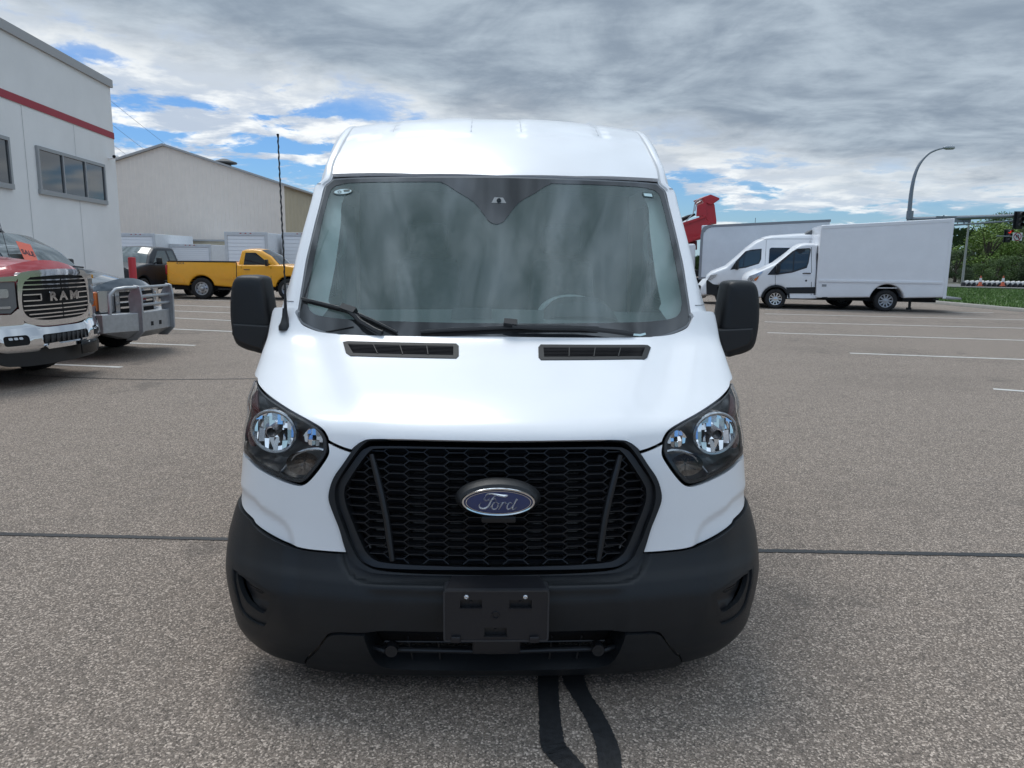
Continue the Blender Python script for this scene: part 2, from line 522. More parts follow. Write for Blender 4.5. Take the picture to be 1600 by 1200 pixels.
def wheel(parent, x, y, R, W, side, style='steel', rimmat=None):
    """tyre (part wheel) with its rim (sub-part); side = sign of the outer face"""
    rimmat = rimmat or RIM
    key = (round(R, 3), round(W, 3), style, rimmat.name)
    if key not in _wheel_cache:
        rr = R * .63
        t = MB().lathe([(rr, -W / 2), (R * .9, -W / 2), (R * .97, -W * .44), (R, -W * .36), (R, W * .36), (R * .97, W * .44), (R * .9, W / 2), (R * .72, W / 2 + .004), (rr, W / 2 - .012)], 36)
        for k in range(36):          # tread blocks
            q = 2 * math.pi * k / 36
            c, s_ = math.cos(q), math.sin(q)
            for a0, a1 in ((-W * .36, -W * .06), (W * .06, W * .36)):
                vs = []
                for rad in (R - .002, R + .006):
                    for dq in (-.05, .05):
                        for a in (a0, a1):
                            vs.append((a, rad * math.cos(q + dq), rad * math.sin(q + dq)))
                t.add(vs, [(4, 5, 7, 6), (0, 1, 5, 4), (2, 3, 7, 6), (0, 2, 6, 4), (1, 3, 7, 5)])
        me_t = t.build('wheel', RUBBER).data
        b = MB()
        b.lathe([(rr, W * .46), (rr * .97, W * .49), (rr * .9, W * .47), (rr * .86, W * .30), (rr * .84, W * .1)], 36)
        if style == 'dish':
            b.lathe([(rr * .86, W * .25), (rr * .6, W * .36), (rr * .45, W * .38), (rr * .3, W * .3), (rr * .28, W * .5), (rr * .2, W * .55), (0.001, W * .55)], 36)
            for k in range(8):
                q = 2 * math.pi * k / 8
                c = (0, rr * .7 * math.cos(q), rr * .7 * math.sin(q))
                b.mi = 1; b.lathe([(rr * .1, W * .345), (.0005, W * .35)], 12, 'x', c); b.mi = 0
        else:
            nsp = {'five': 5, 'eight': 8, 'steel': 10, 'fine': 10}[style]
            b.lathe([(rr * .32, W * .3), (rr * .3, W * .43), (rr * .17, W * .46), (.001, W * .46)], 24)
            b.mi = 1; b.lathe([(rr * .86, W * .02), (.001, W * .02)], 24); b.mi = 0
            for k in range(nsp):
                q = 2 * math.pi * k / nsp; hw = rr * (.75 / nsp + .03)
                d = np.array([math.cos(q), math.sin(q)]); e = np.array([-d[1], d[0]])
                vs = []
                for rad, ax in ((rr * .25, W * .4), (rr * .9, W * .42)):
                    for s2 in (-1, 1):
                        for dd in (0, .02):
                            p = d * rad + e * s2 * hw; vs.append((ax - dd, p[0], p[1]))
                b.add(vs, [(0, 2, 6, 4), (1, 3, 7, 5), (0, 1, 5, 4), (2, 3, 7, 6), (0, 1, 3, 2), (4, 5, 7, 6)])
        for k in range(8):
            q = 2 * math.pi * k / 8
            b.lathe([(rr * .045, W * .33), (rr * .045, W * .48), (.0005, W * .48)], 6, 'x', (0, rr * .23 * math.cos(q), rr * .23 * math.sin(q)))
        me_r = b.build('rim', [rimmat, DARK]).data
        for me in (me_t, me_r):
            for o in [o for o in bpy.data.objects if o.data == me]: bpy.data.objects.remove(o)
        _wheel_cache[key] = (me_t, me_r)
    me_t, me_r = _wheel_cache[key]
    o = link('wheel', me_t, None, parent); o.location = (x, y, R); o.rotation_euler = (0, 0, 0 if side > 0 else math.pi)
    link('rim', me_r, None, o)
    return o


def textmesh(name, body, size, m, parent, M, ext=.004, bold=0.0, align='CENTER', sx=1.0):
    c = bpy.data.curves.new(name, 'FONT'); c.body = body; c.size = size; c.extrude = ext; c.align_x = align; c.align_y = 'CENTER'; c.offset = bold
    c.resolution_u = 3
    t = bpy.data.objects.new(name, c); COL.objects.link(t)
    bpy.context.view_layer.update()
    me = bpy.data.meshes.new_from_object(t.evaluated_get(bpy.context.evaluated_depsgraph_get()))
    bpy.data.objects.remove(t); bpy.data.curves.remove(c)
    me.materials.clear(); me.transform(M @ Matrix.Diagonal((sx, 1, 1, 1)))
    return link(name, me, m, parent)


def facing(loc, rx=90, rz=0):
    """matrix for text: reading plane upright, facing local -Y"""
    return Matrix.Translation(loc) @ Matrix.Rotation(math.radians(rz), 4, 'Z') @ Matrix.Rotation(math.radians(rx), 4, 'X')

# ------------------------------------------------------------------ ground
def asphalt_mat():
    m = bpy.data.materials.new('asphalt'); m.use_nodes = True; nt = m.node_tree; b = nt.nodes['Principled BSDF']
    N = nt.nodes.new; L = nt.links.new
    tc = N('ShaderNodeTexCoord')
    def noise(s, d=4, r=.6):
        n = N('ShaderNodeTexNoise'); n.inputs['Scale'].default_value = s; n.inputs['Detail'].default_value = d; n.inputs['Roughness'].default_value = r
        L(tc.outputs['Object'], n.inputs['Vector']); return n.outputs['Fac']
    def rng(v, a, b_, c, d):
        n = N('ShaderNodeMapRange'); L(v, n.inputs[0])
        for i, q in enumerate((a, b_, c, d)): n.inputs[i + 1].default_value = q
        return n.outputs[0]
    def mix(f, a, c, bt='MIX'):
        n = N('ShaderNodeMix'); n.data_type = 'RGBA'; n.blend_type = bt
        L(f, n.inputs[0]) if not isinstance(f, float) else setattr(n.inputs[0], 'default_value', f)
        for k, v in ((6, a), (7, c)):
            if isinstance(v, tuple): n.inputs[k].default_value = (*v, 1)
            else: L(v, n.inputs[k])
        return n.outputs[2]
    nd = N('ShaderNodeTexNoise'); nd.inputs['Scale'].default_value = 70; nd.inputs['Detail'].default_value = 2; L(tc.outputs['Object'], nd.inputs['Vector'])
    va = N('ShaderNodeVectorMath'); va.operation = 'MULTIPLY_ADD'; L(nd.outputs['Color'], va.inputs[0]); va.inputs[1].default_value = (.014, .014, .014); L(tc.outputs['Object'], va.inputs[2])
    WV = va.outputs[0]
    # stones: two sizes of cells with random brightness
    def cells(s):
        v = N('ShaderNodeTexVoronoi'); v.feature = 'F1'; v.inputs['Scale'].default_value = s
        L(WV, v.inputs['Vector'])
        sp = N('ShaderNodeSeparateColor'); L(v.outputs['Color'], sp.inputs[0])
        return v.outputs['Distance'], sp.outputs[0], sp.outputs[1]
    d1, r1, q1 = cells(132.)
    d2, r2, q2 = cells(210.)
    base = mix(rng(noise(.55, 6), .35, .65, 0, 1), (.225, .180, .143), (.262, .212, .171))
    base = mix(rng(noise(7, 5), .3, .7, 0, .5), base, (.07, .063, .058))
    stone = mix(q1, (.38, .312, .258), (.80, .67, .56))
    c = mix(rng(r1, .62, .78, 0, 1), base, stone)
    pit = rng(d1, .46, .80, 0, .9)
    c = mix(pit, c, (.055, .047, .041))
    fine = mix(rng(r2, .3, .9, 0, 1), (.09, .073, .06), (.48, .395, .33))
    c = mix(.33, c, fine)
    # stains, worn lanes
    c = mix(rng(noise(.22, 5, .7), .50, .72, 0, .34), c, (.08, .068, .058))
    st = noise(.9, 3, .5); c = mix(rng(st, .66, .70, 0, .35), c, (.07, .062, .056))
    c = mix(rng(noise(1.7, 7, .75), .60, .72, 0, .3), c, (.2, .18, .165))
    L(c, b.inputs['Base Color']); b.inputs['Roughness'].default_value = .82; b.inputs['Specular IOR Level'].default_value = .35
    bp = N('ShaderNodeBump'); bp.inputs['Strength'].default_value = .55; bp.inputs['Distance'].default_value = .004; bp.invert = True
    L(d1, bp.inputs['Height'])
    L(bp.outputs[0], b.inputs['Normal'])
    return m


ASPH = asphalt_mat()


def sheet(name, pts, z, m, kind='structure'):
    me = bpy.data.meshes.new(name); me.from_pydata([(float(p[0]), float(p[1]), z) for p in pts], [], [tuple(range(len(pts)))])
    bm = bmesh.new(); bm.from_mesh(me); bmesh.ops.triangulate(bm, faces=bm.faces); bmesh.ops.recalc_face_normals(bm, faces=bm.faces)
    if bm.faces and sum(f.normal.z for f in bm.faces) < 0: bmesh.ops.reverse_faces(bm, faces=bm.faces)
    bm.to_mesh(me); bm.free()
    return link(name, me, m, None, kind)


FIELD = mat('field grass', (.11, .105, .08), .9, noise=.3, nscale=.3)
sheet('ground', [(-3000, -2000), (3000, -2000), (3000, 4000), (-3000, 4000)], -.02, FIELD)
# the curb line: from behind the trucks towards the right edge of the picture
CA, CB = G(1440, 473), G(1600, 488)
cdir = (CB - CA) / np.linalg.norm(CB - CA); cn = np.array([-cdir[1], cdir[0], 0])      # to the grass side
if cn[0] < 0: cn = -cn
C0 = CA - cdir * 26; C1 = CB + cdir * 30
sheet('parking_lot', [(-160, -160), (160, -160), (160, C1[1] - 8), (C1[0] + 3, C1[1] - 2), C1[:2], C0[:2], (C0[0] + 8, 95), (-160, 95)], 0, ASPH)
CONC = mat('concrete', (.34, .32, .29), .85, noise=.12, nscale=5, bump=.4, bscale=120)
mb = MB()
mb.grid([[tuple(p + cn * o_ + np.array([0, 0, h])) for p in (C0, C1)] for o_, h in ((0, 0), (.02, .10), (.05, .13), (.17, .135), (.17, -.01))])
tag(mb.build('curb', CONC, kind='structure', recalc=True, angle=60))

LAWN = mat('lawn soil', (.07, .11, .035), .95, noise=.35, nscale=1.2)
GA, GB = G(1480, 452.5), G(1600, 455.5)
gd = GB - GA; gd /= np.linalg.norm(gd)
F0 = GA - gd * 26; F1 = GB + gd * 30
g0, g1 = C0 + cn * .171, C1 + cn * .171
sheet('lawn', [g0[:2], g1[:2], F1[:2], F0[:2]], .125, LAWN)
# far road / pavement strip behind the lawn
ROADM = mat('far road', (.17, .165, .155), .85, noise=.1, nscale=2)
w1 = np.array([gd[1], -gd[0], 0]);
if w1[1] < 0: w1 = -w1
mbr = MB(); mbr.grid([[tuple(p + w1 * o_ + np.array([0, 0, h])) for p in (F0 - gd * 60, F1 + gd * 60)] for o_, h in ((.03, 0), (.03, .2), (1.7, .21), (1.72, .06), (14, .06))])
mbr.build('road', ROADM, kind='structure', angle=50)


def grass():
    rnd = random.Random(5); vs = []; fs = []
    a, b_, c, d = g0, g1, F1, F0
    n = 0
    while n < 26000:
        u, v = rnd.random(), rnd.random()
        p = (a * (1 - u) + b_ * u) * (1 - v) + (d * (1 - u) + c * u) * v
        pxy = p[0] / max(p[1], 1)
        if not .30 < pxy < .85: continue
        h = rnd.uniform(.05, .13); q = rnd.uniform(0, math.pi); w = rnd.uniform(.015, .04)
        dx, dy = math.cos(q) * w, math.sin(q) * w; lx, ly = rnd.uniform(-.05, .05), rnd.uniform(-.05, .05)
        k = len(vs); z = .124
        vs += [(p[0] - dx, p[1] - dy, z), (p[0] + dx, p[1] + dy, z), (p[0] + lx, p[1] + ly, z + h)]; fs.append((k, k + 1, k + 2)); n += 1
    me = bpy.data.meshes.new('grass'); me.from_pydata(vs, [], fs)
    link('grass', me, mat('grass blades', (.115, .20, .045), .75, noise=.35, nscale=.8), None, 'stuff')


grass()

PAINTL = mat('worn line paint', (.62, .61, .58), .8, noise=.2, nscale=9)


def strip(name, a, b_, w, z, m, kind='structure', wob=0., n=1, seed=0):
    a = np.array(a[:2]); b_ = np.array(b_[:2]); d = (b_ - a) / np.linalg.norm(b_ - a); q = np.array([-d[1], d[0]])
    rnd = random.Random(seed); L_ = []; R_ = []
    for i in range(n + 1):
        c = a + (b_ - a) * i / n + q * rnd.uniform(-wob, wob)
        ww = w / 2 * (1 + (rnd.uniform(-.14, .14) if wob else 0))
        L_.append(c + q * ww); R_.append(c - q * ww)
    mb = MB(); mb.grid([[(p[0], p[1], z) for p in L_], [(p[0], p[1], z) for p in R_]])
    return mb.build(name, m, kind=kind, smooth=False)


# stalls on the right: near ends seen, far ends run on out of the frame or under the trucks
for i, (a, b_, la, lb) in enumerate([((1195, 483.3), (1552, 489), 0, 0), ((1195, 490.4), (1600, 500), 0, 2.5), ((1195, 503), (1600, 513), 0, 4), ((1199, 520), (1600, 532), 0, 3), ((1328, 552), (1600, 562), 0, 3), ((1552, 608), (1600, 611.5), 0, 5)]):
    A, B = G(*a), G(*b_); d = (B - A) / np.linalg.norm(B - A)
    strip('parking_line', A - d * la, B + d * lb, .11, .004, PAINTL)
for i, (a, b_) in enumerate([((275, 468), (360, 470.5)), ((275, 477), (358, 480)), ((275, 486), (358, 489)), ((275, 497), (360, 501)), ((265, 514), (360, 518)), ((145, 534), (305, 540)), ((92, 570), (190, 574))]):
    A, B = G(*a), G(*b_); d = (B - A) / np.linalg.norm(B - A)
    strip('parking_line', A - d * 3.2, B + (d * .7 if i < 5 else 0), .11, .004, PAINTL)
TAR = mat('crack sealant', (.022, .023, .025), .5, noise=.45, nscale=55, bump=.8, bscale=260)
A, B = G(0, 825.5), G(355, 829); C_, D_ = G(1188, 861), G(1600, 868.5)
strip('pavement_seam', A * 3.0 - B * 2.0, C_ * 1.6 - D_ * .6 + 0 * A, .045, .004, TAR, wob=.0035, n=500, seed=3)
strip('pavement_seam', C_ * 1.6 - D_ * .6, D_ * 4.2 - C_ * 3.2, .047, .004, TAR, wob=.0035, n=500, seed=4)
pp = [G(*p) for p in ((0, 584), (70, 588), (170, 592), (250, 593.5), (395, 592))]
mb = MB(); mb.grid([[(p[0], p[1] + s * .016, .004) for p in [pp[0] * 1.6 - pp[1] * .6] + pp + [pp[-1] + (4, -.2, 0)]] for s in (1, -1)]); mb.build('pavement_seam', TAR, smooth=False, kind='structure')


def tarblob(left, right, seed):
    rnd = random.Random(seed); L_ = cr(left, 24); R_ = cr(right, 24); j = lambda: rnd.uniform(-1.0, 1.0)
    mb = MB(); mb.grid([[G(p[0] + j(), p[1] + j(), .004) for p in L_], [G(p[0] + j(), p[1] + j(), .004) for p in R_]])
    mb.build('pavement_seam', TAR, smooth=False, kind='structure')


tarblob([(838, 1000), (840, 1060), (842, 1110), (845, 1162), (856, 1182), (876, 1203), (905, 1240)], [(872, 1000), (872, 1060), (875, 1110), (882, 1158), (893, 1173), (916, 1200), (950, 1240)], 1)
tarblob([(872, 1020), (880, 1064), (905, 1105), (918, 1130), (930, 1160), (935, 1200), (934, 1240)], [(905, 1020), (918, 1074), (940, 1110), (955, 1138), (968, 1170), (972, 1200), (972, 1240)], 2)


# ------------------------------------------------------------------ buildings
def basis(o_, d):
    """local frame: x along d, y = out of the wall to its right, z up"""
    d = np.array([d[0], d[1]]) / math.hypot(d[0], d[1])
    return o_, d, np.array([d[1], -d[0]])


def showroom():
    W = mat('white building panels', (.82, .83, .83), .8, noise=.05, nscale=.6, bump=.3, bscale=40)
    D = 26.
    cx = AT(181, 260, D)
    d = np.array([.112, -.994]);                       # towards the camera
    e = np.array([d[1] * -1, d[0]]) ; e = np.array([.994, .112])     # out of the wall
    o_ = np.array([cx[0], cx[1]])
    r = empty('showroom_building', (o_[0], o_[1], 0), 0, 'white two-storey building with a red stripe and dark windows at the left edge', 'building')
    def Pt(a, z, out=0): return (d[0] * a + e[0] * out, d[1] * a + e[1] * out, z)
    def onwall(px, py):
        """(along, height) of a picture point on the wall plane"""
        rr = ray(px, py); n = np.array([e[0], e[1], 0]); t = ((np.array([o_[0], o_[1], 0]) - CP) @ n) / (rr @ n); p = CP + rr * t
        return ((p[:2] - o_) @ d, p[2])
    top = onwall(171, 127)[1]
    L = 34.; dep = -22
    g = -.02
    mb = MB(); mb.add([Pt(0, g), Pt(L, g), Pt(L, top), Pt(0, top), Pt(0, g, dep), Pt(L, g, dep), Pt(L, top, dep), Pt(0, top, dep)],
                      [(0, 1, 2, 3), (5, 4, 7, 6), (4, 0, 3, 7), (1, 5, 6, 2), (3, 2, 6, 7)])
    mb.build('wall', W, r, smooth=False)
    CAP = mat('parapet cap', (.40, .40, .40), .5, metal=.3)
    mb = MB(); h = .2
    mb.add([Pt(-.08, top - h, .07), Pt(L, top - h, .07), Pt(L, top + .05, .07), Pt(-.08, top + .05, .07), Pt(-.08, top - h, -.4), Pt(L, top - h, -.4), Pt(L, top + .05, -.4), Pt(-.08, top + .05, -.4)],
           [(0, 1, 2, 3), (4, 5, 6, 7), (0, 3, 7, 4), (1, 2, 6, 5), (3, 2, 6, 7), (0, 1, 5, 4)]); mb.build('parapet_cap', CAP, r, smooth=False)
    z1, z0 = onwall(175, 207)[1], onwall(176, 217)[1]
    ST = mat('red stripe', (.36, .03, .05), .6)
    mb = MB(); mb.add([Pt(-.01, z0, .02), Pt(L, z0, .02), Pt(L, z1, .02), Pt(-.01, z1, .02), Pt(-.01, z0, 0), Pt(-.01, z1, 0)], [(0, 1, 2, 3), (0, 3, 5, 4)]); mb.build('stripe', ST, r, smooth=False)
    for k in range(1, 7):       # joints between wall panels
        a = 2.9 * k
        mb = MB(); mb.add([Pt(a, 0, .004), Pt(a + .02, 0, .004), Pt(a + .02, z0 - .02, .004), Pt(a, z0 - .02, .004)], [(0, 1, 2, 3)])
        mb.build('panel_joint', mat('joint', (.42, .43, .44), .8), r, smooth=False)
    FR = mat('window frame', (.36, .37, .38), .5, metal=.4)
    WG = mat('tinted office glass', (.02, .026, .03), .05, spec=.8)
    a1, zt = onwall(160, 256); a0, zt2 = onwall(57, 229); _, zb = onwall(163, 318)
    wz1, wz0 = (zt + zt2) / 2, onwall(164, 317)[1]
    a1 = onwall(164, 300)[0]; a0 = onwall(57, 260)[0]
    def window(a, b_, n):
        w = MB(); fr = .09
        def bar(x0, x1, y0, y1):
            vs = [Pt(x0, y0, 0), Pt(x1, y0, 0), Pt(x1, y1, 0), Pt(x0, y1, 0)] + [Pt(x0, y0, .07), Pt(x1, y0, .07), Pt(x1, y1, .07), Pt(x0, y1, .07)]
            w.add(vs, [(0, 1, 2, 3), (4, 5, 6, 7), (0, 1, 5, 4), (1, 2, 6, 5), (2, 3, 7, 6), (3, 0, 4, 7)])
        bar(a, b_, wz1 - fr, wz1); bar(a - .03, b_ + .03, wz0 - .06, wz0 + .07); bar(a, a + fr, wz0 + .07, wz1 - fr); bar(b_ - fr, b_, wz0 + .07, wz1 - fr)
        for k in range(1, n):
            m_ = a + (b_ - a) * k / n; bar(m_ - .035, m_ + .035, wz0 + .07, wz1 - fr)
        wo = w.build('window', FR, r, smooth=False)
        for k in range(n):
            x0 = a + fr + (b_ - a - 2 * fr) * k / n; x1 = a + fr + (b_ - a - 2 * fr) * (k + 1) / n
            p = MB(); p.add([Pt(x0, wz0 + .05, .03), Pt(x1, wz0 + .05, .03), Pt(x1, wz1 - .05, .03), Pt(x0, wz1 - .05, .03)], [(0, 1, 2, 3)])
            p.build('pane', WG, wo, smooth=False)
    window(a1, a0, 3)
    wl = a0 - a1; gap = onwall(14, 250)[0]
    for k in range(3): window(gap + k * (gap - a1), gap + k * (gap - a1) + wl, 3)
    # camera on the wall
    a, z = onwall(169, 247)
    s = empty('security_camera', (o_[0] + d[0] * a, o_[1] + d[1] * a, z), math.atan2(e[1], e[0]) - math.pi / 2, 'small white security camera on the corner of the white building', 'camera')
    mb = MB(); mb.tube([(0, 0, 0), (0, .18, 0), (0, .22, .05)], .03); mb.build('bracket', WHITE2, s)
    mb = MB(); mb.tube([(-.16, .22, .07), (.2, .27, .03)], .06, 12); mb.build('housing', WHITE2, s)
    mb = MB(); mb.tube([(.2, .27, .03), (.215, .272, .029)], .05, 12); mb.build('lens', DARK, s)


showroom()


def warehouse():
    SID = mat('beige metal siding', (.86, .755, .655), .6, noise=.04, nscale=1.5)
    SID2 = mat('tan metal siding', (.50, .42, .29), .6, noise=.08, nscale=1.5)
    Y = 58.
    r = empty('warehouse', (AT(267, 400, Y)[0], Y, 0), 0, 'long beige metal warehouse with a gable roof behind the parked trucks', 'warehouse')
    ox = r.location.x
    ap = AT(267, 228, Y); er = AT(455, 290, Y); 
    hw = er[0] - ap[0]; zr = er[2]; za = ap[2]
    L = 30.
    # corrugated front: ribs as real folds
    mb = MB(); n = int(2 * hw / .32); xs = []
    for i in range(n):
        x = -hw + i * .32
        xs += [(x, 0), (x + .22, 0), (x + .245, -.016), (x + .295, -.016)]
    xs.append((hw, 0))
    top = [(x, y, za - (za - zr) * abs(x) / hw - .02) for x, y in xs]; bot = [(x, y, -.02) for x, y in xs]
    mb.grid([top, bot]); mb.build('siding', SID, r, smooth=False, kind='stuff')
    # right side wall (runs away from us) and its tan face
    vx, vy = .0, 1.
    sd_ = AT(488, 303, 100.)
    mb = MB(); ys = [i * .5 for i in range(int(L / .5) + 1)]
    rows = [[(hw + (.05 if i % 2 else 0), y, zr) for i, y in enumerate(ys)], [(hw + (.05 if i % 2 else 0), y, -.02) for i, y in enumerate(ys)]]
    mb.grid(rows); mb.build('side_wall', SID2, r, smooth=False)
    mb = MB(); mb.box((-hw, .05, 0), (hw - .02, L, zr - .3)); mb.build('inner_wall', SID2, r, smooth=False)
    RF = mat('metal roof', (.42, .41, .40), .6)
    mb = MB()
    for s in (-1, 1):
        o_ = .35
        zz = zr - (za - zr) / hw * o_
        mb.add([(0, -.25, za), (s * (hw + o_), -.25, zz), (s * (hw + o_), L, zz), (0, L, za), (0, -.25, za + .16), (s * (hw + o_), -.25, zz + .16), (s * (hw + o_), L, zz + .16), (0, L, za + .16)],
               [(0, 1, 2, 3), (4, 5, 6, 7), (0, 1, 5, 4), (1, 2, 6, 5), (2, 3, 7, 6)])
    mb.build('roof', RF, r, smooth=False)
    v = AT(351, 256, Y + 3)
    mb = MB(); mb.lathe([(.5, -.9), (.5, .0), (.95, .02), (.95, .12), (.2, .38), (.001, .4)], 20, 'z', (v[0] - ox, v[1] - Y, v[2])); mb.build('roof_vent', mat('vent', (.10, .10, .10), .6), r)
    # tan band above the docks
    b0, b1 = AT(243, 376, Y - .1), AT(333, 405, Y - .1)
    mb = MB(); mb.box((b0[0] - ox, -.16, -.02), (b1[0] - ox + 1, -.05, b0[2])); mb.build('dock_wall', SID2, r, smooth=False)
    mb = MB(); mb.box((b0[0] - ox - .1, -.26, b0[2]), (b1[0] - ox + 1.1, -.05, b0[2] + .12)); mb.build('dock_flashing', RF, r, smooth=False)
    q = AT(260, 372, Y - .2)
    mb = MB(); mb.box((q[0] - ox - .14, -.3, q[2] - .3), (q[0] - ox + .14, -.05, q[2] + .25)); mb.build('wall_lamp', mat('green lamp', (.2, .4, .3), .5), r, bevel=.03)
    # rusty bracket on the side wall, right of the corner
    Yb = Y + 10; p = AT(466, 333, Yb)
    mb = MB(); mb.tube([(hw, Yb - Y, p[2] + .2), (hw + 1.3, Yb - Y, p[2] + .2), (hw + 1.6, Yb - Y, p[2] - .4), (hw + 1.3, Yb - Y, p[2] - 1.6)], .16, 8)
    mb.box((hw + .9, Yb - Y - .3, p[2]), (hw + 1.8, Yb - Y + .3, p[2] + .5)); mb.build('exhaust_bracket', mat('rust', (.17, .09, .05), .8, noise=.3), r)


warehouse()


def dock_truck(px0, px1, pyt, pyb, Y, label, side=0, lights=3, shade=(.78, .80, .83)):
    """the rear of a box truck backed against us: box, roll-up door in slats"""
    a, b_ = AT(px0, pyt, Y), AT(px1, pyt, Y); zt = a[2]
    w = (b_[0] - a[0]) / 2; cx = (a[0] + b_[0]) / 2
    r = empty('box_trailer', (cx, Y, 0), 0, label, 'box trailer', 'white box trailers parked by the warehouse')
    BX = mat('trailer skin %.2f' % shade[0], shade, .5, metal=.1, noise=.06); FRM = mat('trailer frame', (.60, .62, .64), .45, metal=.3, noise=.1, nscale=4)
    z0 = 1.0; L = 6.
    mb = MB(); mb.box((-w + .02, .1, z0), (w - .02, L, zt - .03)); mb.build('box_body', BX, r, smooth=False, bevel=.02)
    mb = MB(); f = .17
    mb.box((-w, 0, z0), (-w + f, .12, zt)); mb.box((w - f, 0, z0), (w, .12, zt)); mb.box((-w + f, 0, zt - .22), (w - f, .12, zt)); mb.box((-w + f, 0, z0), (w - f, .12, z0 + .1))
    mb.build('door_frame', FRM, r, smooth=False, bevel=.01)
    n = 8; hh = (zt - .22 - z0 - .1) / n
    dr = mat('door slat white', (.88, .90, .93), .45)
    for k in range(n):
        m_ = MB(); m_.box((-w + f, .04, z0 + .1 + k * hh + .008), (w - f, .09, z0 + .1 + (k + 1) * hh - .008)); m_.build('door_slat', dr, r, smooth=False, bevel=.006)
    for k in range(3):
        m_ = MB(); m_.box((-.35 + k * .3, -.02, zt - .1), (-.25 + k * .3, 0, zt - .06)); m_.build('marker_light', REDLENS, r, smooth=False)
    m_ = MB(); m_.box((-w, .0, .75), (w, .15, .95)); m_.box((-w + .3, .3, .6), (-w + .5, L, z0)); m_.box((w - .5, .3, .6), (w - .3, L, z0)); m_.build('bumper', DARK, r, smooth=False)
    for s in (-1, 1): wheel(r, s * (w - .25), 1.6, .46, .3, s, 'dish')


dock_truck(183, 241, 364, 437, 50., 'white box trailer half hidden behind the corner of the white building', shade=(.74, .77, .80))
dock_truck(264, 329, 381, 437, 52., 'low white box trailer backed up between the dark and the yellow pickup')
dock_truck(350, 417, 362, 437, 45., 'tall white box trailer seen above the yellow pickup bed')
dock_truck(439, 505, 363, 437, 47., 'grey-white box trailer behind the cab of the yellow pickup', shade=(.66, .69, .72))

# power lines from behind the white building
WIRE = mat('cable', (.12, .12, .13), .6)
for i, (a, b_, lab) in enumerate([((150, 139), (420, 342), 'uppermost thin overhead cable behind the white building'), ((150, 175), (400, 356), 'middle thin overhead cable behind the white building'), ((150, 206), (380, 366), 'lowest thin overhead cable behind the white building')]):
    A, B = AT(*a, 62.), AT(*b_, 95.)
    pts = [A + (B - A) * t - np.array([0, 0, .35 * 4 * t * (1 - t)]) for t in np.linspace(0, 1, 14)]
    m_ = MB(); m_.tube(pts, .013, 5)
    tag(m_.build('power_line', WIRE), lab, 'power line', 'overhead cables')

# red bollard
p = G(208, 437 + 11) ; p = np.array([AT(207, 420, 24.)[0], 24., 0])
b = empty('bollard', p, 0, 'red steel bollard at the corner of the white building', 'bollard')
zt = AT(207, 402, 24.)[2]
MB().lathe([(.115, -.02), (.115, zt - .03), (.1, zt), (.001, zt + .01)], 20, 'z').build('post', mat('bollard red', (.5, .03, .04), .45), b)
MB().lathe([(.121, .0), (.15, .0), (.15, .04), (.121, .05)], 20, 'z').build('base_ring', CONC, b)


# ------------------------------------------------------------------ street lamp, mast arm, signals
GALV = mat('galvanised steel', (.26, .28, .30), .45, metal=.6, noise=.08, nscale=4)


def mast():
    Y = 47.
    b0 = AT(1421, 342, Y); bx = b0[0]
    r = empty('signal_mast', (bx, Y, 0), 0, 'grey steel mast with a curved street lamp and a long arm carrying traffic signals', 'traffic signal mast')
    def q(px, py, YY=Y): p = AT(px, py, YY); return (p[0] - bx, p[1] - Y, p[2])
    xb = 0
    MB().tube([(0, 0, 0), (0, 0, q(1420, 330)[2])], [.2, .15], 14).build('pole', GALV, r)
    MB().lathe([(.2, 0), (.32, .01), (.32, .06), (.2, .08)], 16, 'z').build('base_plate', GALV, r)
    pts = [q(*p) for p in cr([(1421, 330), (1424, 300), (1429, 275), (1437, 256), (1450, 241), (1464, 234), (1478, 231)], 4)]
    MB().tube(pts, [.13 - .09 * i / (len(pts) - 1) for i in range(len(pts))], 10).build('lamp_arm', GALV, r)
    a, b_ = q(1474, 231), q(1492, 231)
    m_ = MB(); m_.tube([(a[0], a[1], a[2]), (a[0] + .2, a[1], a[2] + .02), (b_[0] - .1, b_[1], b_[2] + .01), (b_[0], b_[1], b_[2])], [.07, .14, .12, .04], 10); m_.build('lamp_head', mat('lamp head', (.42, .44, .46), .4, metal=.4), r)
    MB().tube([(0, 0, q(1420, 336)[2] - .25), (0, 0, q(1420, 336)[2] + .25)], .2, 14).build('collar', GALV, r)
    # arm: comes towards the right of the frame
    A = q(1424, 343); B = q(1640, 335.5, 44.)
    MB().tube([A, B], [.15, .10], 12).build('mast_arm', GALV, r)
    A2 = q(1424, 356); B2 = q(1640, 341.5, 44.)
    MB().tube([A2, B2], [.06, .05], 8).build('lower_arm', GALV, r)
    m_ = MB()
    for t in (.1, .35, .58, .86):
        p0 = np.array(A) + (np.array(B) - A) * t; p1 = np.array(A2) + (np.array(B2) - A2) * t; m_.tube([p0, p1], .03, 6)
    m_.build('strut', GALV, r)
    return q, r, bx, Y


q_, mast_r, mbx, mY = mast()
# blank back of a street-name sign
p0, p1 = AT(1463, 337.5, 45.9), AT(1516.5, 348, 45.9)
o = empty('street_sign', (p0[0], 45.9, p1[2]), 0, 'grey back of a long street-name sign fixed to the signal arm', 'sign')
MB().box((0, -.03, 0), (p1[0] - p0[0], .03, p0[2] - p1[2])).build('plate', mat('sign back', (.24, .25, .27), .5, metal=.4), o, smooth=False, bevel=.01)
m_ = MB()
for t in (.2, .8): m_.box(((p1[0] - p0[0]) * t - .04, -.06, -.05), ((p1[0] - p0[0]) * t + .04, -.03, p0[2] - p1[2] + .05))
m_.build('clamp', GALV, o, smooth=False)
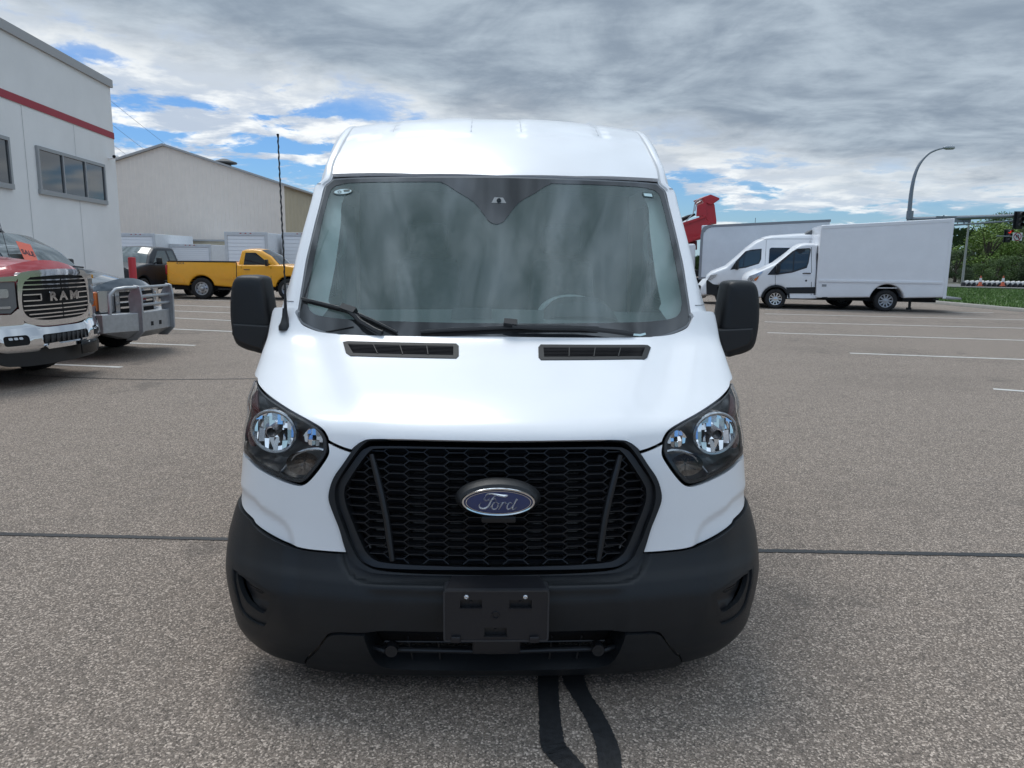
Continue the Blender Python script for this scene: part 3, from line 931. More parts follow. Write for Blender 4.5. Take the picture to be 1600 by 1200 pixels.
# tall thin pole behind
pb = G(1502.5, 450); pt = AT(1516, 346, pb[1])
o = empty('slender_pole', (pb[0], pb[1], 0), 0, 'slender pale grey pole standing at the far edge of the lawn', 'pole')
MB().tube([(0, 0, 0), (0, 0, pt[2])], [.09, .06], 10).build('post', mat('pale pole', (.33, .34, .30), .6), o)
MB().lathe([(.09, 0), (.2, .01), (.2, .1), (.09, .12)], 12, 'z').build('base', CONC, o)
# signal heads
HOUS = mat('signal housing', (.012, .013, .014), .5)


def signal(px0, px1, py0, py1, Y, label, red_on):
    a, b_ = AT(px0, py0, Y), AT(px1, py1, Y); w = b_[0] - a[0]; h = a[2] - b_[2]
    o = empty('traffic_signal', ((a[0] + b_[0]) / 2, Y, b_[2]), 0, label, 'traffic signal', 'traffic signals on the mast arm')
    MB().box((-w * .5, 0, 0), (w * .5, .05, h)).build('backplate', HOUS, o, smooth=False, bevel=.01)
    MB().box((-w * .3, -.18, h * .04), (w * .3, 0, h * .96)).build('housing', HOUS, o, smooth=False, bevel=.02)
    for k in range(3):
        z = h * (.2 + .3 * k)
        mt = mat('signal red lit', (.5, .02, .01), .4, emit=((1, .05, .03), .3)) if (k == 2 and red_on) else mat('signal lens off', (.03, .03, .03), .3)
        l = MB().lathe([(w * .24, 0), (.001, -.03)], 14, 'y', (0, -.18, z)).build('lens', mt, o)
        rows = []
        for yy in (0, -.22):
            rows.append([(w * .27 * math.cos(t), -.18 + yy, z + w * .27 * math.sin(t)) for t in np.linspace(-.3, math.pi + .3, 12)])
        MB().grid(rows).build('visor', HOUS, o)


signal(1585.5, 1597.5, 330, 358, 44.4, 'black traffic signal on top of the mast arm at the right edge', False)
signal(1570, 1578, 358, 379, 46.5, 'lower black traffic signal with a red light left of the no-U-turn sign', True)
a, b_ = AT(1583, 363.5, 44.), AT(1596.5, 376, 44.)
o = empty('no_u_turn_sign', ((a[0] + b_[0]) / 2, 44., b_[2]), 0, 'white square no-U-turn sign hanging under the signal arm', 'sign')
w = (b_[0] - a[0]); h = a[2] - b_[2]
MB().box((-w / 2, 0, 0), (w / 2, .02, h)).build('plate', mat('sign white', (.75, .75, .75), .5), o, smooth=False, bevel=.004)
RS = mat('sign red', (.35, .03, .06), .5)
m_ = MB(); R_ = w * .42
rows = [[(rr * math.cos(t), -.012, h / 2 + rr * math.sin(t)) for t in np.linspace(0, 2 * math.pi, 33)[:-1]] for rr in (R_, R_ * .8)]
m_.grid(rows, True); m_.build('ring', RS, o, smooth=False)
u = [(-R_ * .3, -R_ * .45), (-R_ * .3, R_ * .2), (-R_ * .15, R_ * .42), (R_ * .15, R_ * .42), (R_ * .3, R_ * .2), (R_ * .3, -R_ * .2)]
m_ = MB(); m_.tube([(x, -.008, h / 2 + z) for x, z in u], R_ * .09, 6); m_.add([(R_ * .05, -.012, h / 2 - R_ * .15), (R_ * .55, -.012, h / 2 - R_ * .15), (R_ * .3, -.012, h / 2 - R_ * .5)], [(0, 1, 2)])
m_.build('arrow', GLOSSB, o)
m_ = MB(); m_.tube([(-R_ * .62, -.02, h / 2 + R_ * .62), (R_ * .62, -.02, h / 2 - R_ * .62)], R_ * .09, 6); m_.build('slash', RS, o)
MB().tube([(-1.2, .05, h * .55), (1.6, .05, h * .5)], .03, 6).build('bracket', GALV, o)


# ------------------------------------------------------------------ trees
LEAF = []
for i, c in enumerate([(.07, .125, .022), (.15, .235, .035), (.04, .075, .018), (.085, .14, .035)]):
    LEAF.append(mat('leaves %d' % i, c, .6, noise=.35, nscale=.5))
BARK = mat('bark', (.09, .07, .05), .9, noise=.3)


def tree_mesh(seed, H, Rr, n=9000, leaf=.27, low=.02):
    rnd = random.Random(seed); rs = np.random.RandomState(seed)
    lobes = []
    for k in range(26):
        z = rnd.uniform(low + .1, .93); rad = Rr * (math.sin(math.pi * min(.97, (z - low) * .85 + .12)) ** .6) * rnd.uniform(.35, .85)
        q = rnd.uniform(0, 2 * math.pi); lobes.append((rad * math.cos(q), rad * math.sin(q), z * H, Rr * rnd.uniform(.26, .46)))
    lobes.append((0, 0, H * .86, Rr * .42))
    vs = []; fs = []
    for i in range(n):
        l = lobes[rnd.randrange(len(lobes))]
        d = rs.normal(size=3); d /= np.linalg.norm(d); rr = l[3] * (rnd.random() ** .28) * rnd.uniform(.82, 1.12)
        p = np.array(l[:3]) + d * rr * np.array([1, 1, .8])
        s = leaf * rnd.uniform(.5, 1.3); a = rs.normal(size=3); a /= np.linalg.norm(a); b_ = np.cross(a, d + rs.normal(size=3) * .5); b_ /= np.linalg.norm(b_) + 1e-9
        k = len(vs); vs += [tuple(p - a * s * .5), tuple(p + b_ * s * .35 + a * s * .1), tuple(p + a * s * .55), tuple(p - b_ * s * .35 + a * s * .1)]; fs.append((k, k + 1, k + 2, k + 3))
    me = bpy.data.meshes.new('crown'); me.from_pydata(vs, [], fs)
    mt = MB(); mt.tube([(0, 0, 0), (.1, .05, H * .25), (.0, .1, H * .55), (.1, 0, H * .8)], [Rr * .09, Rr * .07, Rr * .045, .05], 9)
    for k in range(7):
        l = lobes[k * 3]; mt.tube([(0, 0, H * rnd.uniform(.15, .4)), (l[0] * .5, l[1] * .5, l[2] * .75), l[:3]], [Rr * .035, Rr * .025, .03], 6)
    return me, mt


protos = [tree_mesh(s, 10., 4.2) for s in (11, 12, 13)]
trunks = []
for me, mt in protos:
    t = mt.build('trunk', BARK); trunks.append(t.data); bpy.data.objects.remove(t)
tspec = [  # px, Y, height in picture (top py), material, proto, label
    (1497, 70., 392, 2, 0, 'dark pointed tree just right of the box truck'),
    (1522, 84., 378, 2, 1, 'dark tree behind the slender pole'),
    (1548, 76., 347, 1, 2, 'big bright green round tree behind the street-name sign'),
    (1572, 92., 336, 0, 0, 'tall dark tree rising over the signal arm'),
    (1592, 80., 350, 3, 1, 'tree behind the no-U-turn sign'),
    (1618, 86., 340, 0, 2, 'dark tree at the right edge of the frame'),
    (1510, 62., 418, 2, 2, 'low dark bush beside the foot of the slender pole'),
    (1560, 64., 405, 3, 0, 'dark green shrub behind the left traffic cone'),
    (1583, 66., 400, 0, 1, 'mid green shrub behind the right traffic cone'),
    (1612, 64., 402, 2, 0, 'dark shrub low at the right edge of the frame'),
    (1535, 63., 412, 0, 1, 'mid green shrub between the pole and the left cone'),
]
crown_cache = {}
for px, Y, pt, mi, pi, lab in tspec:
    top = AT(px, pt, Y); H = top[2]
    o = empty('tree', (top[0], Y, 0), px * 1.7, lab, 'tree', 'trees beyond the lawn'); s = H / 10.; wd = min(1.6, max(1.0, 5.2 / H + .35))
    if H < 6: wd = 1.35
    o.scale = (s * wd, s * wd, s)
    key = (mi, pi)
    if key not in crown_cache:
        me = protos[pi][0].copy(); me.materials.append(LEAF[mi]); crown_cache[key] = me
    link('crown', crown_cache[key], None, o); link('trunk', trunks[pi], None, o)
# wood far behind, reads as one mass
wood = MB(); rnd = random.Random(3); wv = []; wf = []
for i in range(36000):
    x = rnd.uniform(-45, 170) if i % 3 else rnd.uniform(26, 170); y = 98 + rnd.uniform(0, 10)
    hh = 4.9 + 1.5 * math.sin(x * .21) + 1.0 * math.sin(x * .53 + 1) 
    if x < 56: hh *= .42 + .58 * max(0, (x - 44) / 12)
    z = hh * (rnd.random() ** .6); s = rnd.uniform(.3, .7); q = rnd.uniform(0, 6.28)
    k = len(wv); wv += [(x, y, z), (x + s * math.cos(q), y + s * .3 * math.sin(q), z + s * .5), (x + .2 * s, y - .3 * s, z + s)]; wf.append((k, k + 1, k + 2))
me = bpy.data.meshes.new('woods'); me.from_pydata(wv, [], wf); link('woods', me, LEAF[2], None, 'stuff')

# ------------------------------------------------------------------ road works: barrels and cones
BARR = mat('barrier white', (.66, .64, .60), .7, noise=.1); BLK = mat('barrier black', (.02, .02, .022), .6)
base = G(1508, 450.2); end = G(1604, 451.8)
for k in range(13):
    t = k / 12.; p = base + (end - base) * t
    lab = 'low white barrier block with a black foot in the long row beyond the lawn'
    o = empty('barrier_block', (p[0], p[1], .06), 0, lab, 'barrier', 'white barrier blocks beyond the lawn')
    if k == 0:
        bm1 = MB().tube([(-.10, 0, .30), (.17, 0, .36)], .15, 10).build('drum', BARR, o)
        bm2 = MB().box((-.26, -.14, 0), (-.06, .14, .34)).build('foot', BLK, o, bevel=.03)
    else:
        link('drum', bm1.data, None, o); link('foot', bm2.data, None, o)
ORG = mat('cone orange', (.60, .13, .06), .55)
for px, lab in ((1523.5, 'orange traffic cone with a white collar, the one nearer the slender pole'), (1558.5, 'orange traffic cone with a white collar under the traffic signals')):
    p = G(px, 451.3); o = empty('traffic_cone', (p[0], p[1] - .5, .21), 0, lab, 'traffic cone', 'traffic cones beyond the lawn'); o.scale = (.62, .62, .7)
    MB().lathe([(.2, .04), (.17, .28), (.155, .3), (.1, .75), (.055, 1.0), (.001, 1.0)], 16, 'z').build('cone_body', ORG, o)
    MB().lathe([(.151, .42), (.113, .78)], 16, 'z', (0, 0, 0)).build('collar', mat('sign white', (.75, .75, .75)), o)
    MB().box((-.24, -.24, 0), (.24, .24, .045)).build('base', ORG, o, bevel=.01)

# ------------------------------------------------------------------ vehicles
def frame(T, th):
    """world <-> vehicle frame (x lateral, y back from the nose, z up)"""
    T = np.array([T[0], T[1], 0.]); c, s = math.cos(th), math.sin(th)
    def sidepx(px, py, xs):
        o_ = CP - T; d = ray(px, py)
        ol = np.array([o_[0] * c + o_[1] * s, -o_[0] * s + o_[1] * c, o_[2]]); dl = np.array([d[0] * c + d[1] * s, -d[0] * s + d[1] * c, d[2]])
        t = (xs - ol[0]) / dl[0]; p = ol + dl * t
        return (p[1], p[2])
    return sidepx


def sidepane(name, poly, x, m, parent, off=.006, depth=.01, holes=(), wfn=None, both=False, sp=.25):
    """flat trim or pane lying on the side of a vehicle"""
    s = 1 if x > 0 else -1
    W = wfn or (lambda a, b: np.full(np.shape(a), abs(x)))
    S = Surf(lambda u, v: np.stack([s * W(u, v), u, v], 1), s)
    return panel(name, S, poly, m, parent, holes, sp=sp, off=off, depth=depth)


def taper(w, w_top, z0, z1, ynose=None, wn=None, ylen=.8):
    def f(y, z):
        t = np.clip((np.asarray(z) - z0) / (z1 - z0), 0, 1); r = w + (w_top - w) * t ** 1.3
        if wn is not None:
            q = np.clip(1 - np.asarray(y) / ylen, 0, 1); r = r - (w - wn) * q ** 2
        return r
    return f


def pickup(T, th, paint, label, group, L=5.9, hood=(1.3, 1.42), cowl=1.4, belt=1.30, roof=1.95, cab_end=3.3, bed=1.42, fw=1.0, rw=4.45, R=.41,
           quarter=True, rimstyle='steel', glass=None, w=1.0, nosez=.5):
    r = empty('pickup_truck', (T[0], T[1], 0), th, label, 'pickup truck', group)
    ra = R + .09
    out = [(.24, nosez), (.2, .7), (.2, hood[0] - .12), (.26, hood[0] - .02), (.45, hood[0] + .03), (cowl - .15, hood[1]), (cowl + .1, hood[1] + .01), (cab_end - .02, belt + .06), (cab_end + .02, bed - .06), (cab_end + .1, bed), (L - .12, bed), (L, bed - .04), (L + .0, .62), (L - .1, .55)]
    out += arch(rw, ra, .52, 11, R)[::-1] + [((rw + fw) / 2, .42)] + arch(fw, ra, .50, 11, R)[::-1]
    wf = taper(w, w - .07, .95, 1.6, 0, w - .10, .9)
    body = rexv('body', out, w, paint, r, r=.07, crown=lambda y, z: (.17 if y < .3 else (.045 if z > 1.1 and y < cowl + .2 else .0)), sp=.11, wfn=wf)
    # greenhouse: pillars and roof in paint, panes on top
    gw = taper(w - .055, w - .27, belt - .1, roof)
    wst, rr = cowl + .78, cab_end - .18
    gout = [(cowl - .02, hood[1] - .06), (cowl + .35, (hood[1] + roof) / 2 + .03), (wst, roof - .03), (wst + .3, roof), (rr - .1, roof - .01), (rr + .06, roof - .06), (cab_end, belt)]
    rexv('cab', gout, w, paint, r, r=.06, crown=lambda y, z: (.05 if z > roof - .2 else .07 if y < wst else .01), sp=.1, wfn=gw)
    g = glass or SGLASS
    for s in (-1, 1):
        z0 = belt + .05; z1 = roof - .13
        def yA(z): return cowl + .16 + (wst - cowl) * (z - hood[1] + .05) / (roof - hood[1]) 
        split = rr - (.55 if quarter else .0)
        dp = [(yA(z0) + .12, z0), (split - .05, z0), (split - .10, z1), (yA(z1) + .12, z1)]
        sidepane('door_window', dp, s, g, r, wfn=gw, off=.008)
        if quarter: sidepane('quarter_window', [(split + .06, z0), (rr - .04, z0), (rr - .12, z1), (split + .02, z1)], s, g, r, wfn=gw, off=.008)
        sidepane('window_trim', [(yA(z0) + .05, z0 - .03), (rr + .02, z0 - .03), (rr + .02, z0 - .005), (yA(z0) + .07, z0 - .005)], s, TRIM, r, wfn=gw, off=.006, sp=.4)
        for yy in (cowl + .32, split + .02) + ((rr + .02,) if quarter else ()):
            sidepane('door_gap', [(yy, .5), (yy + .012, .5), (yy + .012, belt), (yy, belt)], s, DARK, r, wfn=wf, off=.003, depth=0, sp=.6)
        hd = MB(); hx = s * float(wf(split - .2, 1.15)); hd.tube([(hx, split - .30, 1.15), (hx + s * .035, split - .26, 1.155), (hx + s * .035, split - .12, 1.155), (hx, split - .08, 1.15)], .014, 6); hd.build('door_handle', TRIM, r)
        mm = MB(); mx = s * (w + .15); mm.box((mx - .12, cowl + .38, belt + .02), (mx + .10, cowl + .47, belt + .27)); mm.build('mirror', BLACKP, r, bevel=.03)
        mm = MB(); mm.tube([(s * (w - .08), cowl + .45, belt + .06), (mx, cowl + .43, belt + .10)], .03, 6); mm.build('mirror_arm', BLACKP, r)
        mm = MB(); mm.box((s * (w - .02) - .06, fw + ra + .05, .36), (s * (w - .02) + .06, rw - ra - .15, .42)); mm.build('running_board', BLACKP, r, bevel=.01)
        wheel(r, s * (w - .13), fw, R, .27, s, rimstyle); wheel(r, s * (w - .13), rw, R, .27, s, rimstyle)
        # dark arch liners
        for cy in (fw, rw):
            a = [(cy + ra * math.cos(t), R + ra * math.sin(t)) for t in np.linspace(-.2, math.pi + .2, 14)]
            l = MB(); l.grid([[(s * (w - .03), p[0], p[1]) for p in a], [(s * (w - .45), p[0], p[1]) for p in a]]); l.add([(s * (w - .45), p[0], p[1]) for p in a], [tuple(range(len(a)))]); l.build('arch_liner', DARK, r)
    # windshield across
    rows = []
    for i in range(9):
        t = i / 8.; y = cowl + .04 + (wst - cowl - .06) * t; zz = np.interp(y, [cowl - .02, cowl + .35, wst], [hood[1] - .06, (hood[1] + roof) / 2 + .03, roof - .03])
        hwid = float(gw(y, zz)) - .10
        rows.append([(hwid * q, y - (.055) * (1 - q * q) - .012, zz + .035 * (1 - q * q) + .012) for q in np.linspace(-1, 1, 15)])
    MB().grid(rows).build('windshield', g, r)
    # bed well and underside
    b = MB(); b.box((-w + .16, cab_end + .16, bed - .3), (w - .16, L - .1, bed + .012)); b.build('bed_liner', DARK, r, smooth=False)
    b = MB(); b.box((-w + .2, .4, .35), (w - .2, L - .2, .6)); b.build('chassis', DARK, r, smooth=False)
    tr = MB(); tr.box((-w + .06, L - .02, .50), (w - .06, L + .14, .70)); tr.build('rear_bumper', BLACKP, r, bevel=.03)
    for s in (-1, 1):
        tl = MB(); x0 = s * (w - .19); tl.box((min(x0, s * (w + .0)), L - .05, .93), (max(x0, s * (w + .0)), L + .03, 1.30)); tl.build('tail_light', REDLENS, r, bevel=.02)
    return r, wf, gw


def nose(k=.2, y0=-.02, prof=None):
    P = prof or (lambda z: 0 * z)
    return Surf(lambda u, v: np.stack([u, y0 + P(v) + k * np.abs(u) ** 2.3, v], 1), 1.)


def rect(x0, x1, z0, z1, r=.03, n=4):
    o_ = []
    for cx, cz, a in ((x1 - r, z1 - r, 0), (x0 + r, z1 - r, 90), (x0 + r, z0 + r, 180), (x1 - r, z0 + r, 270)):
        for i in range(n + 1):
            t = math.radians(a + 90 * i / n); o_.append((cx + r * math.cos(t), cz + r * math.sin(t)))
    return o_


# ---- red pickup with the chrome grille
LAMPG = glassmat('lamp glass', (.86, .88, .9), refl=1.0)
HLB = mat('lamp bowl', (.55, .57, .6), .15, metal=.9)


def red_pickup():
    th = math.radians(86.5)
    r, wf, gw = pickup((-6.02, 9.8), th, RED, 'red pickup truck with a big chrome grille and chrome bumper at the left edge', 'pickup trucks on the lot',
                       L=6.05, hood=(1.47, 1.60), cowl=1.5, belt=1.44, roof=2.06, cab_end=3.7, bed=1.50, fw=1.06, rw=4.75, R=.42, rimstyle='eight')
    S = nose(.2, -.02)
    # raised centre of the hood
    mb = MB(); rows = []
    for i in range(13):
        t = i / 12.; y = .22 + 1.2 * t; z = 1.485 + .145 * t ** .8
        rows.append([(q * (.52 + .1 * t), y, z + .085 * max(0, 1 - abs(q) ** 4) * min(1, (t + .05) * 4) - .03) for q in np.linspace(-1, 1, 17)])
    mb.grid(rows); mb.build('hood_bulge', RED, r)
    # chrome surround
    op = [(-.60, 1.30), (-.50, 1.385, 1), (0, 1.405), (.50, 1.385, 1), (.60, 1.30), (.64, 1.05), (.58, .90), (.36, .84), (0, .83), (-.36, .84), (-.58, .90), (-.64, 1.05)]
    op = cr(op, 4, True)
    ou = cr([(-.66, 1.37), (-.56, 1.455), (0, 1.485), (.56, 1.455), (.66, 1.37), (.685, 1.05), (.63, .84), (.38, .77), (0, .76), (-.38, .77), (-.63, .84), (-.685, 1.05)], 4, True)
    panel('grille_surround', S, ou, CHROME, r, [op], sp=.03, off=.045, depth=.08, round_=.022)
    panel('grille_backing', S, ou, DARK, r, sp=.12, off=-.01, depth=0)
    for z in (1.345, 1.29, 1.235, 1.03, .975, .92, .872):
        w_ = .585 if z > 1.3 else .62 if z > .95 else .56
        panel('grille_slat', S, [(-w_, z - .0075), (-.012, z - .0075), (-.012, z + .0075), (-w_, z + .0075)], CHROME, r, sp=.15, off=.024, depth=.03, mirror=True)
    for z0, z1 in ((1.16, 1.175), (1.085, 1.10)):
        panel('name_bar', S, [(-.62, z0), (-.36, z0), (-.36, z1), (-.62, z1)], CHROME, r, sp=.15, off=.026, depth=.03, mirror=True)
    panel('name_bar', S, [(-.375, 1.10), (-.355, 1.10), (-.355, 1.16), (-.375, 1.16)], CHROME, r, sp=.15, off=.026, depth=.03, mirror=True)
    for ch, x in (('R', -.20), ('A', 0.0), ('M', .215)):
        textmesh('letter', ch, .155, CHROME, r, facing((x, -.055, 1.13)), ext=.012, bold=.006, sx=1.45)
    for s in (-1, 1):
        def P(x, z): return (s * x, z)
        hl = [P(.70, 1.33), P(.70, 1.02), P(.78, .95), P(.93, .96), P(.965, 1.05), P(.965, 1.33)]
        panel('headlight', S, hl, mat('lamp housing', (.16, .165, .17), .35, metal=.2), r, sp=.06, off=.01, depth=.05)
        panel('lamp_projector', S, rect(min(s * .79, s * .93), max(s * .79, s * .93), 1.14, 1.25), HLB, r, sp=.06, off=.022, depth=.01)
        panel('lamp_strip', S, rect(min(s * .78, s * .94), max(s * .78, s * .94), 1.01, 1.04, .01), HLB, r, sp=.06, off=.022, depth=.01)
        panel('headlight_trim', S, [P(.60, 1.445), P(.68, 1.405), P(.98, 1.385), P(.98, 1.335), P(.69, 1.34)], CHROME, r, sp=.06, off=.025, depth=.05)
        panel('headlight_trim', S, [P(.655, .98), P(.70, 1.0), P(.79, .935), P(.97, .94), P(.97, .86), P(.64, .80)], CHROME, r, sp=.06, off=.028, depth=.05)
    # bumper
    B = nose(.22, -.115, lambda z: .05 * np.clip((z - .62) / .15, 0, 1) + .10 * np.clip((.55 - z) / .15, 0, 1) ** 2)
    bo = cr([(-1.0, .85), (-.75, .85), (-.58, .81), (-.4, .755), (0, .75), (.4, .755), (.58, .81), (.75, .85), (1.0, .85), (1.02, .55), (.9, .46), (.5, .44), (.42, .50), (-.42, .50), (-.5, .44), (-.9, .46), (-1.02, .55)], 3, True)
    inn = rect(-.46, .46, .535, .665, .04)
    fog = [rect(s * .79 - .15, s * .79 + .15, .55, .68, .04) for s in (-1, 1)]
    panel('front_bumper', B, bo, CHROME, r, [inn] + fog, sp=.05, depth=.06, round_=.015)
    panel('intake_mesh', B, rect(-.5, .5, .5, .7), BLACKP, r, sp=.1, off=-.04, depth=0)
    for k in range(9): panel('intake_bar', B, [(-.42 + k * .10, .54), (-.38 + k * .10, .54), (-.36 + k * .10, .66), (-.40 + k * .10, .66)], TRIM, r, sp=.2, off=-.03, depth=.02)
    for s in (-1, 1):
        panel('fog_recess', B, rect(s * .79 - .17, s * .79 + .17, .53, .70, .04), DARK, r, sp=.1, off=-.03, depth=0)
        for k in range(3): panel('fog_light', B, rect(s * .79 - .09 + k * .06, s * .79 - .045 + k * .06, .63, .66, .01), HLB, r, sp=.05, off=-.02, depth=.01)
    A_ = nose(.2, -.05)
    panel('air_dam', A_, cr([(-.95, .47), (0, .49), (.95, .47), (.88, .30), (0, .27), (-.88, .30)], 3, True), BLACKP, r, sp=.08, depth=.1)
    panel('lower_chrome', nose(.22, -.14), [(-.44, .50), (-.40, .545), (-.25, .55), (-.22, .525), (.22, .525), (.25, .55), (.40, .545), (.44, .50), (.42, .475), (-.42, .475)], CHROME, r, sp=.06, depth=.03, round_=.01)
    pl = MB(); pl.box((.14, -.17, .34), (.46, -.15, .52)); pl.build('plate_holder', GLOSSB, r, bevel=.004)
    bm_ = MB(); bm_.tube([(-.05 + .33, -.174, .495), (.30, -.174, .500)], .007, 6); bm_.build('plate_screw', WHITE2, r)
    # antenna mast on the far fender is the thin line before the sale tag
    an = MB(); an.tube([(.88, 1.28, 1.47), (.88, 1.42, 2.22)], [.006, .003], 5); an.build('antenna', GLOSSB, r)
    return r


red_pickup()
LGLASS = glassmat('cab glass', (.55, .62, .60), ior=1.5, refl=1.6, haze=.12)


def slate_pickup():
    th = math.radians(87)
    r, wf, gw = pickup((-6.40, 12.6), th, SLATE, 'slate blue pickup truck with a heavy bare aluminium bumper guard beside the white building', 'pickup trucks on the lot',
                       L=5.9, hood=(1.16, 1.40), cowl=1.5, belt=1.32, roof=2.0, cab_end=3.7, bed=1.42, fw=.98, rw=4.5, R=.40, rimstyle='five',
                       glass=mat('slate windshield', (.06, .08, .082), .05, coat=.6, spec=.6))
    S = nose(.18, .0)
    # grille
    panel('grille_backing', S, rect(-.52, .52, .74, 1.14), DARK, r, sp=.1, off=.01, depth=.03)
    for k in range(4):
        panel('grille_slat', S, rect(-.5, .5, .80 + k * .09, .83 + k * .09, .008), CHROME, r, sp=.12, off=.03, depth=.02)
    for s in (-1, 1):
        panel('grille_frame', S, rect(s * .555 - .045, s * .555 + .045, .72, 1.14, .01), mat('chrome dull', (.45, .47, .5), .2, metal=.9), r, sp=.1, off=.03, depth=.04)
        panel('headlight', S, rect(s * .755 - .14, s * .755 + .14, .76, 1.10, .03), HLB, r, sp=.1, off=.02, depth=.03)
        for k in range(3): panel('lamp_facet', S, rect(s * .70 - .03, s * .70 + .04, .80 + k * .09, .86 + k * .09, .01), CHROME, r, sp=.1, off=.03, depth=.01)
        q = MB(); x = s * .965
        q.box((min(x, s * .84), .14, .78), (max(x, s * .84), .36, 1.09)); q.build('turn_signal', AMBER, r, bevel=.03)
    textmesh('badge', 'GMC', .12, mat('badge red', (.3, .05, .06), .3, metal=.4), r, facing((0, -.045, .955)), ext=.01, bold=.006, sx=1.3)
    # bumper guard
    al = STEEL
    mb = MB()
    def wing(s):
        a = [(s * .52, -.30), (s * .80, -.155), (s * 1.05, -.01), (s * 1.055, .36), (s * .97, .36), (s * .52, .1)]
        zt = .74; zb = .44
        vs = [(x, y, zt) for x, y in a] + [(x, y, zb) for x, y in a]; n = len(a)
        fs = [tuple(range(n)), tuple(range(2 * n - 1, n - 1, -1))] + [(i, n + i, n + (i + 1) % n, (i + 1) % n) for i in range(n)]
        w_ = MB().add(vs, fs)
        w_.build('bumper_wing', al, r, smooth=False, bevel=.012)
        lo = MB(); lo.add([(s * .50, -.28, zb), (s * .80, -.15, zb), (s * 1.03, .0, zb), (s * .60, -.12, .32), (s * .50, .1, .30), (s * .95, .3, zb)], [(0, 1, 3), (1, 2, 3), (0, 3, 4), (2, 5, 4, 3), (0, 4, 5, 2, 1)])
        lo.build('lower_wing', al, r, smooth=False)
        up = MB(); up.prism([(-.34, 1.17), (-.24, 1.19), (-.14, 1.0), (-.16, .42), (-.05, .28), (-.22, .28), (-.36, .42), (-.37, 1.0)],
                            lambda a_, b_: (s * .50 - .022, a_, b_), lambda a_, b_: (s * .50 + .022, a_, b_)); up.build('upright', al, r, smooth=False, bevel=.006)
        hoop = cr([(s * .50, -.30, ), ], 1) if 0 else None
        pts = cr([(s * .50, -.29), (s * .68, -.20), (s * .82, -.12), (s * .90, -.07), (s * .92, -.06)], 1); pts = [(p[0], p[1], z_) for p, z_ in zip(pts, (1.15, 1.15, 1.13, 1.04, .74))]
        MB().tube(pts, .03, 10).build('guard_hoop', al, r)
    for s in (-1, 1): wing(s)
    c = MB(); c.box((-.478, -.30, .42), (.478, -.1, .74)); c.build('winch_panel', al, r, smooth=False, bevel=.01)
    c = MB(); c.add([(-.478, -.29, .419), (.478, -.29, .419), (.44, -.08, .30), (-.44, -.08, .30)], [(0, 1, 2, 3)]); c.build('skid_plate', al, r, smooth=False)
    for x in (-.13, .13): c = MB(); c.box((x - .035, -.306, .50), (x + .035, -.298, .57)); c.build('shackle_slot', DARK, r, smooth=False)
    for z in (1.15, 1.0, .86): MB().tube([(-.48, -.28, z), (0, -.31, z), (.48, -.28, z)], .026, 10).build('guard_tube', al, r)
    textmesh('maker_plate', 'XTREME', .05, mat('plate grey', (.25, .25, .26), .4, metal=.5), r, facing((0, -.304, .66)), ext=.003) if 0 else None
    # fin on the roof, wiper
    f = MB(); f.prism([(2.45, 2.0), (2.62, 2.0), (2.60, 2.10), (2.56, 2.11)], lambda a, b: (.03 + .3, a, b), lambda a, b: (-.03 + .3, a, b)); f.build('roof_fin', TRIM, r, smooth=False)
    f = MB(); f.tube([(-.75, 1.40, 1.43), (-.3, 1.47, 1.47), (.2, 1.49, 1.49)], .014, 6); f.build('wiper', TRIM, r)
    f = MB(); f.tube([(.15, 1.40, 1.44), (.5, 1.43, 1.46), (.8, 1.43, 1.44)], .016, 6); f.build('wiper', TRIM, r)
    # sale tag on the glass
    c_, s_ = math.cos(th), math.sin(th); lx, ly, lz = -.36, 1.60, 1.68
    o_ = empty('sale_tag', (-6.40 + lx * c_ - ly * s_, 12.6 + lx * s_ + ly * c_, lz), 0, 'orange-red tag reading SALE on the windshield of the slate blue pickup', 'sale tag')
    o_.rotation_mode = 'QUATERNION'
    o_.rotation_quaternion = (Matrix.Rotation(th, 3, 'Z') @ Matrix.Rotation(math.radians(-30), 3, 'X') @ Matrix.Rotation(math.radians(12), 3, 'Y')).to_quaternion()
    tg = MB(); tg.box((-.15, -.006, -.19), (.15, -.002, .20)); t = tg.build('card', mat('tag orange', (.80, .18, .12), .6), o_, smooth=False)
    textmesh('word', 'SALE', .13, mat('ink', (.03, .03, .05), .6), o_, Matrix.Translation((0, -.008, .0)) @ Matrix.Rotation(math.radians(90), 4, 'X'), ext=.001, bold=.003, sx=.95)
    return r


slate_pickup()


